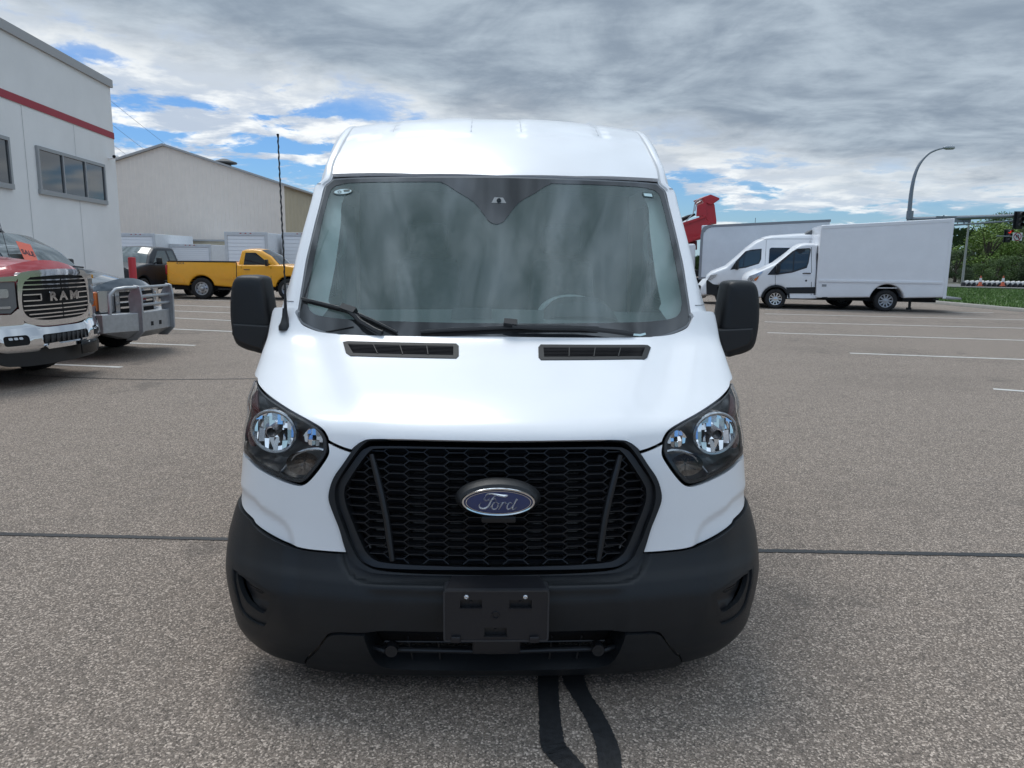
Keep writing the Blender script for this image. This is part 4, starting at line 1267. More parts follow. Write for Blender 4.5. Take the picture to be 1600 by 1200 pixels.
def yellow_pickup():
    th = math.radians(90)
    r, wf, gw = pickup((-7.72, 29.75), th, YELLOW, 'bright yellow regular-cab pickup truck with a long bed, seen from its side', 'pickup trucks on the lot',
                       L=5.70, hood=(1.22, 1.34), cowl=1.32, belt=1.28, roof=1.93, cab_end=2.95, bed=1.45, fw=1.0, rw=4.36, R=.41, quarter=False, rimstyle='dish')
    # pressed swage on the bed side and the door, bed rail
    for s in (-1, 1):
        sidepane('swage', [(3.1, .78), (3.65, .78), (3.6, .90), (3.1, .98)], s, YELLOW, r, wfn=wf, off=.025, depth=.025)
        sidepane('swage', [(5.0, .62), (5.62, .72), (5.62, 1.02), (5.05, .80)], s, YELLOW, r, wfn=wf, off=.022, depth=.022)
        sidepane('bed_rail', [(3.0, 1.425), (5.66, 1.425), (5.66, 1.455), (3.0, 1.455)], s * .93, BLACKP, r, off=.03, depth=.05, sp=.5)
        sidepane('bed_gap', [(2.965, .5), (2.995, .5), (2.995, 1.43), (2.965, 1.43)], s, DARK, r, wfn=wf, off=.004, depth=0, sp=.5)
    textmesh('decal', '4X4', .12, mat('decal grey', (.25, .16, .08), .5), r, Matrix.Translation((-.975, 5.15, 1.37)) @ Matrix.Rotation(math.radians(-90), 4, 'Z') @ Matrix.Rotation(math.radians(90), 4, 'X'), ext=.001, sx=1.6)
    return r


yellow_pickup()
pickup((-15.0, 27.1), -.08, NAVY, 'dark navy pickup truck facing this way behind the red bollard', 'pickup trucks on the lot', L=5.9, hood=(1.18, 1.34), cowl=1.45, belt=1.30, roof=1.97,
       cab_end=3.75, bed=1.42, fw=1.0, rw=4.6, R=.40, rimstyle='eight', glass=mat('navy windshield', (.10, .125, .13), .06, spec=.8))


# ---- vans and box trucks on the right
def px_outline(f, pts, x): return [f(a, b, x) for a, b in pts]


def van_common(r, f, x, wf, out, paint, Rw, wy, ra, crownf, r_=.09):
    return rexv('body', out, x, paint, r, r=r_, crown=crownf, sp=.10, wfn=wf, nx=10)


def box_truck():
    A, B = G(1210, 482), G(1386, 485); th = math.atan2(-(B - A)[0], (B - A)[1]) ; th = -(math.pi / 2 + .25)
    h = np.array([math.sin(th), -math.cos(th)])      # heading
    lat = np.array([math.cos(th), math.sin(th)])     # local +x
    wy = .95; xs = 1.0; R = .355
    T = A[:2] + h * wy - lat * (xs - .12)
    f = frame(T, th)
    r = empty('box_truck', (T[0], T[1], 0), th, 'cutaway van with a tall plain white box body, nearest of the white vehicles at right', 'box truck')
    q = lambda a, b: f(a, b, xs)
    top = [q(*p) for p in ((1167, 436), (1171, 431), (1191, 421.5), (1212, 412), (1235, 395), (1246, 385.6), (1253, 382.5), (1263, 381), (1274, 381.3), (1279, 383))]
    rearw = q(1386, 485)[0]
    ye = top[-1][0]
    out = [(.0, .32), (-.02, .50)] + top + [(ye, .40)] + [((ye + wy) / 2 + .3, .38)] + arch(wy, .47, .40, 11, R)[::-1]
    wf = taper(xs, xs - .17, 1.15, 2.1, 0, xs - .12, .8)
    rexv('body', out, xs, WHITE, r, r=.08, crown=lambda y, z: (.14 if y < .3 else .06), sp=.09, wfn=wf)
    # window
    wl = [q(*p) for p in ((1214, 427), (1217, 415.5), (1240, 395), (1247, 391), (1264, 389.2), (1266.5, 390.5), (1263, 408), (1260, 416), (1238, 424))]
    blk = [q(*p) for p in ((1199, 429.5), (1214, 412.5), (1239, 392.5), (1247, 388.5), (1266, 387.5), (1268, 390), (1264, 410), (1261, 418.5), (1238, 426), (1214, 429.5))]
    for s in (1, -1):
        sidepane('window_seal', blk, s, TRIM, r, wfn=wf, off=.006)
        sidepane('door_window', wl, s, mat('van side glass', (.035, .05, .052), .05, coat=1.), r, wfn=wf, off=.012)
        sidepane('window_divider', [q(1241, 394), q(1242.5, 393.5), q(1240, 423), q(1238.5, 423.5)], s, TRIM, r, wfn=wf, off=.016)
        sidepane('lower_trim', [q(*p) for p in ((1228, 449), (1274, 448.5), (1274, 458.5), (1232, 458.5))], s, BLACKP, r, wfn=wf, off=.014, depth=.03)
        a = [(wy - .50 * math.cos(t), R + .50 * math.sin(t)) for t in np.linspace(.1, math.pi - .1, 14)]; b = [(wy - .43 * math.cos(t), R + .43 * math.sin(t)) for t in np.linspace(.1, math.pi - .1, 14)]
        sidepane('arch_trim', a + b[::-1], s, BLACKP, r, wfn=wf, off=.02, depth=.05, sp=.1)
        for px in (1211, 1268.5):
            t0, t1 = (q(px, 430), q(px, 463)) if px < 1220 else (q(px, 386), q(px - 1.5, 463))
            sidepane('door_gap', [t0, (t0[0] + .014, t0[1]), (t1[0] + .014, t1[1]), t1], s, DARK, r, wfn=wf, off=.004, depth=0, sp=.5)
        hp = q(1261, 427); hb = MB(); hx = s * float(wf(hp[0], hp[1])); hb.tube([(hx, hp[0] - .14, hp[1] - .01), (hx + s * .03, hp[0] - .1, hp[1]), (hx + s * .03, hp[0] + .08, hp[1]), (hx, hp[0] + .12, hp[1])], .018, 6); hb.build('door_handle', TRIM, r)
        hp = q(1259.5, 438.5); hb = MB(); hb.lathe([(.035, 0), (.03, .012), (.001, .012)], 12, 'x', (s * float(wf(*hp)), hp[0], hp[1])); hb.build('door_lock', TRIM, r)
        hl = [q(*p) for p in ((1168, 437), (1171, 431.5), (1193, 423.5), (1186, 432), (1181, 439), (1170, 441))]
        sidepane('headlight', hl, s, HLB, r, wfn=wf, off=.012, sp=.1)
        sidepane('turn_lens', [q(*p) for p in ((1178, 437), (1186, 431), (1184, 436), (1181, 439))], s, AMBER, r, wfn=wf, off=.02, sp=.1)
        mp = q(1214, 418); mb = MB(); mb.box((s * (xs + .02) - .02, mp[0] - .03, mp[1] - .18), (s * (xs + .20) + .02, mp[0] + .10, mp[1] + .14)); mb.build('mirror', BLACKP, r, bevel=.03)
        mb = MB(); mb.box((s * (xs + .10) - .05, mp[0] + .095, mp[1] - .14), (s * (xs + .10) + .05, mp[0] + .104, mp[1] - .02)); mb.build('mirror_glass', CHROME, r, bevel=.01)
        wheel(r, s * (xs - .12), wy, R, .24, s, 'steel', rimmat=mat('wheel cover bright', (.68, .69, .71), .22, metal=.95))
    fb = MB(); fb.box((-.87, -.18, .30), (.87, .12, .62)); fb.build('front_bumper', BLACKP, r, bevel=.08)
    sidepane('sill', [q(*p) for p in ((1230, 461), (1276, 461), (1276, 466), (1230, 466))], 1, WHITE2, r, wfn=wf, off=.012)
    # box: lower skirt with arch cut, side sheet, cap rail
    bx = 1.13
    g = lambda a, b: f(a, b, bx)
    y0, zt0 = g(1283.5, 352); y1, zt1 = g(1492.5, 341); zb = (g(1281, 465.5)[1] + g(1487, 465)[1]) / 2; zt = (zt0 + zt1) / 2
    rc = g(1385.5, 467)[0]; yw = rc
    zb0, zb1 = g(1281, 465.5)[1], g(1487, 465)[1]; zb = (zb0 + zb1) / 2
    bo = [(y0, zb0), (y0, zt0), (y1, zt1), (y1, zb1)] + [(yw + .56 * math.cos(t), .36 + .60 * math.sin(t)) for t in np.linspace(math.asin(min(1, (zb - .36) / .60)), math.pi - math.asin(min(1, (zb - .36) / .60)), 15)]
    rexv('box_body', bo, bx, WHITE2, r, r=.05, crown=lambda y, z: 0, sp=.18, nx=4)
    zr = (g(1284, 442)[1] + g(1484, 438.5)[1]) / 2
    for s in (1, -1):
        sidepane('rub_rail', [(y0 + .04, zr - .035), (y1 - .18, zr - .035), (y1 - .18, zr + .03), (y0 + .04, zr + .03)], s * bx, WHITE, r, off=.03, depth=.03, sp=.6)
        sidepane('top_rail', [(y0 + .05, zt0 - .12), (y1 - .05, zt1 - .12), (y1 - .05, zt1 - .02), (y0 + .05, zt0 - .02)], s * (bx - .015), WHITE, r, off=.028, depth=.03, sp=.8)
        sidepane('corner_post', [(y1 - .12, zb + .02), (y1 - .02, zb + .02), (y1 - .02, zt1 - .14), (y1 - .12, zt1 - .14)], s * bx, WHITE, r, off=.012, depth=.02, sp=.6)
        lp = g(1287.5, 446); sidepane('side_marker', [(lp[0] - .07, lp[1] - .04), (lp[0] + .08, lp[1] - .04), (lp[0] + .08, lp[1] + .04), (lp[0] - .07, lp[1] + .04)], s * bx, mat('marker grey', (.3, .31, .32), .4), r, off=.012)
        for c_ in (y0 + .3, y1 - .32): sidepane('underside_bracket', [(c_ - .09, zb - .05), (c_ + .09, zb - .05), (c_ + .09, zb + .02), (c_ - .09, zb + .02)], s * (bx - .02), DARK, r, off=.012, sp=.3)
        a = [(yw + .58 * math.cos(t), .36 + .62 * math.sin(t)) for t in np.linspace(.15, math.pi - .15, 20)]
        l = MB(); l.grid([[(s * (bx - .02), p[0], min(p[1], .98)) for p in a], [(s * (bx - .75), p[0], min(p[1], .98)) for p in a]]); l.add([(s * (bx - .75), p[0], min(p[1], .98)) for p in a], [tuple(range(len(a)))]); l.build('arch_liner', DARK, r)
        wheel(r, s * (bx - .24), yw, .375, .24, s, 'fine', rimmat=mat('wheel steel dull', (.42, .43, .45), .35, metal=.8))
    g_ = MB(); g_.tube([(bx - .1, yw - .32, .82), (bx - .1, yw + .32, .83)], .02, 6); g_.build('mudguard_rod', WHITE2, r)
    g_ = MB(); g_.box((-.9, ye + .0, .8), (.9, y0 - .02, 2.0)); g_.build('cab_gap', DARK, r, smooth=False)
    g_ = MB(); g_.box((-.7, .6, .34), (.7, y1 - .2, .52)); g_.build('chassis', DARK, r, smooth=False)
    fl = g(1425, 465)[0]
    g_ = MB(); g_.box((bx - .45, fl - .25, zb - .1), (bx - .1, fl + .02, zb + .02)); g_.box((bx - .2, fl - .05, zb - .38), (bx - .15, fl + .03, zb)); g_.box((bx - .22, fl - .10, zb - .40), (bx - .13, fl + .05, zb - .33)); g_.build('step_bracket', DARK, r, smooth=False)
    g_ = MB(); g_.box((-bx + .1, y1 + .005, zb - .01), (bx - .05, y1 + .48, zb + .05)); g_.build('tail_platform', mat('platform steel', (.33, .33, .32), .6, metal=.3), r, bevel=.01)
    return T, th


bt_T, bt_th = box_truck()


def passenger_van():
    th = bt_th; h = np.array([math.sin(th), -math.cos(th)]); lat = np.array([math.cos(th), math.sin(th)])
    xs = 1.0; wy = 1.02; R = .36
    A = G(1131, 475.5); T = A[:2] + h * wy - lat * (xs - .12)
    f = frame(T, th); q = lambda a, b: f(a, b, xs)
    r = empty('passenger_van', (T[0], T[1], 0), th, 'white high-roof van with dark side windows and black front bumper behind the box truck', 'van')
    top = [q(*p) for p in ((1104.5, 437), (1106, 431.5), (1113, 425.6), (1135, 417), (1153, 402), (1168.5, 388), (1182, 377.8), (1196, 371.4), (1207, 369), (1252, 366))]
    zr = q(1282, 365)[1] ; L = 7.0; rw = 5.35
    out = [(.05, .30), (.0, .55)] + top + [(5, zr), (L - .2, zr - .03), (L - .03, zr - .3), (L, 1.0), (L - .02, .4)] + arch(rw, .46, .38, 9, R)[::-1] + [(3.2, .36)] + arch(wy, .46, .38, 11, R)[::-1]
    wf = taper(xs, xs - .20, 1.2, 2.8, 0, xs - .14, .9)
    rexv('body', out, xs, WHITE, r, r=.10, crown=lambda y, z: (.14 if y < .3 else .06), sp=.11, wfn=wf)
    G_ = mat('van side glass', (.035, .05, .052), .05, coat=1.)
    for s in (1, -1):
        blk = [q(*p) for p in ((1141, 421.5), (1151, 407), (1165, 392.5), (1175, 390), (1190.5, 388.5), (1189.5, 405), (1186, 412), (1165, 418.5))]
        wl = [q(*p) for p in ((1152, 419), (1156, 406), (1168, 393.5), (1188.5, 390), (1188, 404), (1184.5, 411), (1165, 416.5))]
        sidepane('window_seal', blk, s, TRIM, r, wfn=wf, off=.006); sidepane('door_window', wl, s, G_, r, wfn=wf, off=.012)
        sidepane('window_divider', [q(1163, 400), q(1164, 399), q(1162, 416), q(1161, 416.5)], s, TRIM, r, wfn=wf, off=.016)
        z1 = q(1205, 387)[1]; z0 = q(1206, 415)[1]; ya = q(1202, 400)[0]
        for k in range(3):
            a = ya + k * 1.5; sidepane('side_window', rect(a, a + 1.38, z0, z1, .08), s, SGLASS, r, wfn=wf, off=.012)
        for yy in (q(1196, 400)[0], ya + 1.44): sidepane('body_gap', [(yy, .45), (yy + .014, .45), (yy + .014, zr - .25), (yy, zr - .25)], s, mat('gap grey', (.25, .26, .28), .7), r, wfn=wf, off=.004, depth=0, sp=.6)
        zg = q(1230, 373)[1]; sidepane('roof_gutter', [(2.2, zg - .015), (L - .3, zg + .0), (L - .3, zg + .015), (2.2, zg + .0)], s, mat('gap grey', (.25, .26, .28), .7), r, wfn=wf, off=.006, sp=.8)
        hp = q(1182, 423.5); hb = MB(); hx = s * float(wf(*hp)); hb.tube([(hx, hp[0] - .14, hp[1] - .01), (hx + s * .03, hp[0] - .1, hp[1]), (hx + s * .03, hp[0] + .08, hp[1]), (hx, hp[0] + .12, hp[1])], .02, 6); hb.build('door_handle', TRIM, r)
        sidepane('headlight', [q(*p) for p in ((1106, 437), (1110, 430), (1121, 428.5), (1117, 434), (1110, 438))], s, HLB, r, wfn=wf, off=.014, sp=.1)
        sidepane('front_bumper_side', [q(*p) for p in ((1103.5, 440), (1105, 437), (1114, 444), (1122, 445), (1119, 459), (1118, 461), (1104, 460))], s, BLACKP, r, wfn=wf, off=.012, sp=.12, depth=.05)
        mp = q(1150, 414); mb = MB(); mb.box((s * (xs + .02) - .02, mp[0] - .03, mp[1] - .18), (s * (xs + .20) + .02, mp[0] + .10, mp[1] + .16)); mb.build('mirror', BLACKP, r, bevel=.03)
        wheel(r, s * (xs - .12), wy, R, .24, s, 'dish', rimmat=mat('wheel grey dull', (.18, .19, .2), .4, metal=.7)); wheel(r, s * (xs - .12), rw, R, .24, s, 'dish', rimmat=mat('wheel grey dull', (.18, .19, .2), .4, metal=.7))
    fb = MB(); fb.box((-.9, -.20, .28), (.9, .12, .74)); fb.build('front_bumper', BLACKP, r, bevel=.09)
    y0 = q(1258, 365)[0]; rt = q(1270, 358)[1]
    ac = MB(); ac.prism([(y0, zr - .03), (y0 + .25, rt - .02), (y0 + .5, rt + .02), (y0 + 1.6, rt + .02), (y0 + 1.9, zr - .03)], lambda a, b: (-.5, a, b), lambda a, b: (.75, a, b)); ac.build('roof_air_conditioner', mat('ac grey', (.10, .105, .11), .5), r, smooth=False, bevel=.04)
    b = MB(); b.box((-.7, .6, .32), (.7, L - .4, .5)); b.build('chassis', DARK, r, smooth=False)
    b = MB(); b.tube([(.2, 2.0, zr - .05), (.15, 2.06, zr + .55)], .006, 5); b.build('antenna', TRIM, r) if 0 else None


passenger_van()


def cargo_box():
    th = bt_th; h = np.array([math.sin(th), -math.cos(th)]); lat = np.array([math.cos(th), math.sin(th)])
    xs = 1.25; D = 38.
    A = AT(1094, 400, D); T = A[:2] + h * 2.9 - lat * xs
    f = frame(T, th); q = lambda a, b: f(a, b, xs)
    r = empty('freight_truck', (T[0], T[1], 0), th, 'large white freight truck with a long riveted box behind the vans', 'freight truck')
    y0 = q(1093, 400)[0]; y1 = q(1298, 348)[0]; zt = (q(1110, 351.5)[1] + q(1282, 343.5)[1]) / 2; zb = q(1096, 436)[1]
    SK = mat('aluminium panel white', (.80, .83, .87), .45, metal=.15, noise=.07, nscale=.8)
    zt0, zt1 = q(1110, 351.5)[1], q(1282, 343.5)[1]; zt1 = zt0 + (zt1 - zt0) * 1.1
    b = MB(); b.prism([(y0 + .03, zb), (y1 - .03, zb), (y1 - .03, zt1 - .02), (y0 + .03, zt0 - .02)], lambda a, c: (-xs + .02, a, c), lambda a, c: (xs - .02, a, c)); b.build('box_body', SK, r, smooth=False, bevel=.03)
    RL = mat('rail grey', (.30, .31, .33), .45, metal=.4)
    for s in (1, -1):
        n = int((y1 - y0 - .4) / 1.22); a = y0 + .28; dw = (y1 - .15 - a) / n
        for k in range(n):
            sidepane('side_panel', [(a + k * dw + .012, zb + .12), (a + (k + 1) * dw - .012, zb + .12), (a + (k + 1) * dw - .012, zt0 + (zt1 - zt0) * (k + 1) / n - .14), (a + k * dw + .012, zt0 + (zt1 - zt0) * k / n - .14)], s * (xs - .02), SK, r, off=.008, depth=.008, sp=.8)
        sidepane('top_rail', [(y0 + .35, zt0 - .12), (y1, zt1 - .12), (y1, zt1), (y0 + .35, zt0)], s * xs, RL, r, off=.0, depth=.03, sp=.9)
        sidepane('bottom_rail', [(y0, zb - .02), (y1, zb - .02), (y1, zb + .1), (y0, zb + .1)], s * xs, RL, r, off=.0, depth=.03, sp=.9)
        zc = zt0; cp = cr([(y0, zc - .5), (y0 + .04, zc - .25), (y0 + .16, zc - .08), (y0 + .36, zc, 1)], 5) + cr([(y0 + .5, zc - .12), (y0 + .32, zc - .2), (y0 + .2, zc - .35), (y0 + .13, zc - .6), (y0 + .13, zb, 1)], 4) + [(y0, zb)]
        sidepane('corner_casting', cp, s * xs, RL, r, off=.004, depth=.03, sp=.3)
        for yy in (y0 - 1.9, y1 - 1.7): wheel(r, s * (xs - .2), yy, .48, .3, s, 'dish')
    c = MB(); c.prism([(y0 - 2.8, .45), (y0 - 2.85, 1.0), (y0 - 2.7, 1.35), (y0 - 1.9, 1.5), (y0 - 1.5, 2.35), (y0 - 1.3, 2.5), (y0 - .25, 2.55), (y0 - .2, .6)], lambda a, b: (-1.05, a, b), lambda a, b: (1.05, a, b)); c.build('cab', WHITE2, r, smooth=False, bevel=.08)
    for s in (1, -1): sidepane('cab_window', [(y0 - 1.75, 1.6), (y0 - .9, 1.6), (y0 - .95, 2.3), (y0 - 1.4, 2.3)], s * 1.05, SGLASS, r, off=.01)
    c = MB(); c.box((-1.0, y0 - 2.2, .5), (1.0, y1 - .1, .8)); c.build('chassis', DARK, r, smooth=False)
    c = MB(); c.tube([(xs - .1, y0 + 2.6, zt0), (xs - .1, y0 + 2.6, zt0 + .35)], .012, 5); c.build('marker_mast', TRIM, r)


cargo_box()


def dump_truck():
    Y = 47.
    P = lambda px, py: (AT(px, py, Y)[0], AT(px, py, Y)[2])
    ox = P(1115, 400)[0]
    r = empty('dump_truck', (ox, Y, 0), 0, 'red dump truck with its bed standing high above the white freight truck', 'dump truck')
    def L(px, py): a = P(px, py); return (a[0] - ox, a[1])
    R1 = mat('dump body red', (.50, .012, .02), .4, coat=.4, noise=.06); R2 = R1
    w = 2.3
    def slab(name, pts, y0, y1, m, bev=.02):
        b = MB(); b.prism([L(*p) for p in pts], lambda a, c: (a, y0, c), lambda a, c: (a, y1, c)); return b.build(name, m, r, smooth=False, bevel=bev)
    # z10 zoom: px = 1040 + X/10, py = 280 + Y/10
    z = lambda X, Y_: (1040 + X / 10., 280 + Y_ / 10.)
    slab('bed_side', [z(250, 700), z(620, 600), z(640, 640), z(700, 690), z(560, 890), z(300, 990)], -.02, .10, R1)
    slab('bed_side', [z(250, 700), z(620, 600), z(640, 640), z(700, 690), z(560, 890), z(300, 990)], w - .1, w, R1)
    slab('side_rail', [z(230, 690), z(600, 570), z(625, 600), z(240, 735)], -.12, -.02, R1)
    slab('side_rib', [z(300, 965), z(560, 865), z(560, 905), z(300, 1010)], -.10, -.021, R1)
    slab('bed_floor', [z(150, 1010), z(560, 895), z(700, 695), z(720, 700), z(580, 930), z(150, 1060)], 0, w, R1)
    slab('headboard_post', [z(570, 290), z(640, 260), z(640, 600), z(600, 575), z(480, 580), z(490, 410), z(590, 370)], -.05, .05, R1)
    slab('headboard_panel', [z(600, 330), z(640, 300), z(760, 380), z(770, 400), z(800, 640), z(800, 700), z(690, 690), z(620, 600)], .05, .5, R1)
    slab('headboard_panel', [z(630, 330), z(770, 380), z(800, 640), z(800, 700), z(690, 690)], .62, w, R1)
    slab('headboard_slot', [z(640, 330), z(760, 400), z(790, 640), z(690, 680)], .5, .62, mat('dark red', (.12, .008, .012), .6), 0)
    slab('cab_shield', [z(570, 295), z(700, 238), z(840, 295), z(838, 320), z(750, 380), z(700, 400), z(610, 360), z(600, 320)], -.06, w + .05, R1)
    b = MB(); pts = [z(310, 660), z(420, 540), z(450, 360), z(500, 325), z(550, 340)]
    b.tube([(L(*p)[0], -.15, L(*p)[1]) for p in pts], .035, 6); pts = [z(450, 500), z(480, 380), z(540, 350)]; b.tube([(L(*p)[0], -.10, L(*p)[1]) for p in pts], .035, 6); b.build('ladder', mat('pale rail', (.5, .5, .52), .4, metal=.5), r)
    slab('tarp_roll', [z(250, 620), z(470, 530), z(480, 560), z(260, 670)], .2, w, DARK, 0)
    slab('hoist', [z(420, 1000), z(510, 960), z(510, 1100), z(430, 1110)], .3, w - .3, mat('dark red', (.12, .008, .012), .6), 0)
    zb = 1.0
    b = MB(); b.box((-5., .3, .7), (5.2, w - .3, 1.1)); b.build('chassis', DARK, r, smooth=False)
    b = MB(); b.box((.9, .05, .9), (3.0, w - .05, 2.6)); b.build('cab', mat('dump cab red', (.4, .015, .02), .35, coat=.5), r, smooth=False, bevel=.12)
    b = MB(); b.box((3.0, .3, .9), (4.9, w - .3, 1.75)); b.build('hood', MATS['dump cab red'], r, smooth=False, bevel=.15)
    for x in (-4, -2.8, 4.0):
        for y, s in ((.15, -1), (w - .15, 1)):
            o_ = wheel(r, x, y, .5, .3, s, 'dish'); o_.rotation_euler = (0, 0, math.radians(90) * s); o_.location = (x, y, .5)


dump_truck()

# ------------------------------------------------------------------ the white van in front
VX, VY, YAW = -.05, 2.5, .03
_c, _s = math.cos(YAW), math.sin(YAW)
EL = np.array([(0 - VX) * _c + (0 - VY) * _s, -(0 - VX) * _s + (0 - VY) * _c, EYE])     # eye in the van frame


def lray(px, py):
    d = ray(px, py); return np.array([d[0] * _c + d[1] * _s, -d[0] * _s + d[1] * _c, d[2]])
def lproj(p):
    """van frame -> picture"""
    p = np.asarray(p, float); x = VX + p[..., 0] * _c - p[..., 1] * _s; y = VY + p[..., 0] * _s + p[..., 1] * _c
    q = np.stack([x, y, p[..., 2] - EYE], -1); z = q @ CF
    return np.stack([800 + FPX * (q @ CR) / z, 600 - FPX * (q @ CU) / z], -1)
def lpl(px, py, y):
    """picture point on the plane y = const of the van frame"""
    d = lray(px, py); return EL + d * (y - EL[1]) / d[1]


PROF = [(.075, .17), (.095, .12), (.13, .092), (.17, .07), (.24, .03), (.34, .0), (.44, -.01), (.50, .005), (.55, .03), (.60, .045), (.75, .06), (.90, .075), (1.0, .095), (1.045, .115), (1.075, .155), (1.10, .22), (1.165, .42), (1.235, .62), (1.325, .83), (1.44, .93), (1.50, .97)]
_z = np.array([p[0] for p in PROF]); _y = np.array([p[1] for p in PROF])
_t = np.concatenate([[0], np.cumsum(np.hypot(np.diff(_z), np.diff(_y)))])
TZ, TY = interp(_t, _z), interp(_t, _y)
ZT = interp(_z, _t); TMAX = _t[-1]
WZ = interp([.075, .13, .18, .25, .33, .45, .55, .63, .72, .85, .94, 1.05, 1.12, 1.25, 1.35, 1.57, 1.76, 2.05, 2.2], [.89, .98, 1.035, 1.07, 1.09, 1.105, 1.107, 1.090, 1.062, 1.050, 1.055, 1.062, 1.066, 1.072, 1.075, 1.050, 1.030, .975, .945])
CZ = interp([.075, .2, .3, .55, .75, .95, 1.04, 1.1, 1.2, 1.28, 1.35, 1.5], [.27, .36, .45, .50, .49, .54, .62, .54, .38, .27, .22, .20])
NZ = interp([.075, .2, .5, .8, 1.0, 1.1, 1.3, 1.5], [3.0, 2.7, 2.6, 2.5, 2.5, 2.6, 2.7, 2.7])
SA = 1.0


def fS(s, t):
    z = TZ(t); y0 = TY(t); w = WZ(z); c = CZ(z); n = NZ(z)
    a = np.abs(s) / SA; ph = np.minimum(a, math.pi / 2)
    cc, ss = np.clip(np.cos(ph), 1e-9, 1), np.sin(ph)
    r = (cc ** n + np.clip(ss, 0, 1) ** n) ** (-1 / n)
    x = w * r * ss; y = y0 + c * (1 - r * cc) + np.maximum(a - math.pi / 2, 0) * SA
    return np.stack([np.sign(s) * x, y, z], 1)


FS = Surf(fS, 1.)
_gs = np.linspace(-2.9, 0.02, 260); _gt = np.linspace(0, TMAX, 260)
_GS, _GT = np.meshgrid(_gs, _gt, indexing='ij'); _gp = fS(_GS.ravel(), _GT.ravel()); _gn = FS.nrm(np.stack([_GS.ravel(), _GT.ravel()], 1))
_vis = np.einsum('ij,ij->i', _gn, EL - _gp) > 0.0
_gq = lproj(_gp)


def inv_px(px, py):
    d = np.hypot(_gq[:, 0] - px, _gq[:, 1] - py) + np.where(_vis, 0, 60)
    i = int(np.argmin(d)); u = np.array([_GS.ravel()[i], _GT.ravel()[i]])
    for _ in range(6):
        e = 1e-3; f0 = lproj(fS(*[np.array([v]) for v in u]))[0]
        a = (lproj(fS(np.array([u[0] + e]), np.array([u[1]])))[0] - f0) / e; b = (lproj(fS(np.array([u[0]]), np.array([u[1] + e])))[0] - f0) / e
        J = np.stack([a, b], 1)
        if abs(np.linalg.det(J)) < 2e4: break
        du = np.linalg.solve(J, np.array([px, py]) - f0); du = np.clip(du, -.03, .03); u = u + du
    u[0] = min(u[0], 0); u[1] = np.clip(u[1], 0, TMAX)
    return tuple(u)


def inv_side(y, z):
    t = float(ZT(z)); zz = z; c = float(CZ(zz)); y0 = float(TY(t))
    if y >= y0 + c: return (-(SA * math.pi / 2 + y - y0 - c), t)
    a = np.linspace(0, math.pi / 2, 400); p = fS(-a * SA, np.full(400, t)); i = int(np.argmin(abs(p[:, 1] - y))); return (-a[i] * SA, t)


def tr(pts, n=5):
    """traced outline on the left side -> surface coordinates; ('s', y, z) gives a point on the flank"""
    out = []
    for p in pts:
        if p[0] == 's': out.append(inv_side(p[1], p[2]) + ((True,) if len(p) > 3 else ()))
        elif p[0] == 'c': out.append((0., float(inv_px(780, p[1])[1])) + ((True,) if len(p) > 2 else ()))
        elif p[0] == 'z': out.append((p[1], float(ZT(p[2]))) + ((True,) if len(p) > 3 else ()))
        else: out.append(inv_px(p[0], p[1]) + ((True,) if len(p) > 2 else ()))
    return out
def sym(half):
    """half outline running from the centre round to the centre -> whole outline"""
    return half + [(-p[0],) + tuple(p[1:]) for p in half[::-1] if abs(p[0]) > 1e-4]


van = empty('cargo_van', (VX, VY, 0), YAW, 'big white cargo van with black hexagon grille and blue oval badge facing us', 'van')

HLo = [(401, 592, 1), (404, 602), (415, 616), (435, 630), (460, 645), (485, 659), (500, 669), (508, 680), (511.5, 691), (510.5, 708), (500, 726), (485, 745), (475, 754), (465, 756.5), (447, 752), (422, 741), (397, 726), (386, 715), (379, 707)]
hl = tr(HLo + [('s', .50, .905, 1), ('s', .78, 1.13, 1)])
hlc = cr(hl, 4, True)
lens = offset(resample(hlc, .02), .006)

# --- hood
hood_h = tr([('c', 689.5, 1), (650, 687.2), (584, 686.5), (566, 690), (554, 698), (549, 703, 1), (536, 699), (522, 693), (513, 688, 1), (509.5, 679), (501, 667.5), (485, 657), (460, 643), (435, 628), (416, 614), (405, 600), (402.5, 590)]) \
    + tr([('s', .80, 1.15, 1), ('s', 1.10, 1.20), ('s', 1.28, 1.26, 1), ('s', 1.30, 1.425, 1), ('s', 1.22, 1.425), (456, 480.5), (462, 489), (468, 501), (474, 508), (488, 514), (506, 519.5), (525, 524), (545, 527), (650, 529.5), ('c', 530, 1)])


def hood_d(uv):
    """creases pressed into the hood"""
    s, t = np.abs(uv[:, 0]), uv[:, 1]
    p = fS(uv[:, 0], t); x = np.abs(p[:, 0]); y = p[:, 1]
    sm = lambda a, b, v: (lambda q: q * q * (3 - 2 * q))(np.clip((v - a) / (b - a), 0, 1))
    xc = .56 + .26 * np.clip((y - .12) / .75, 0, 1)           # crease line moves outwards towards the windshield
    dome = (1 - sm(xc - .14, xc + .02, x)) * sm(.08, .40, y) * .020
    side = sm(xc + .02, xc + .12, x) * sm(.25, .6, y) * .008
    lip = np.exp(-((y - .15) / .03) ** 2) * .0
    return dome + side + lip


HPOLY = cr(sym(hood_h), 4, True)
panel('hood', FS, offset(resample(HPOLY, .03), .002), WHITE, van, sp=.035, depth=.03, dfun=hood_d, round_=.004)

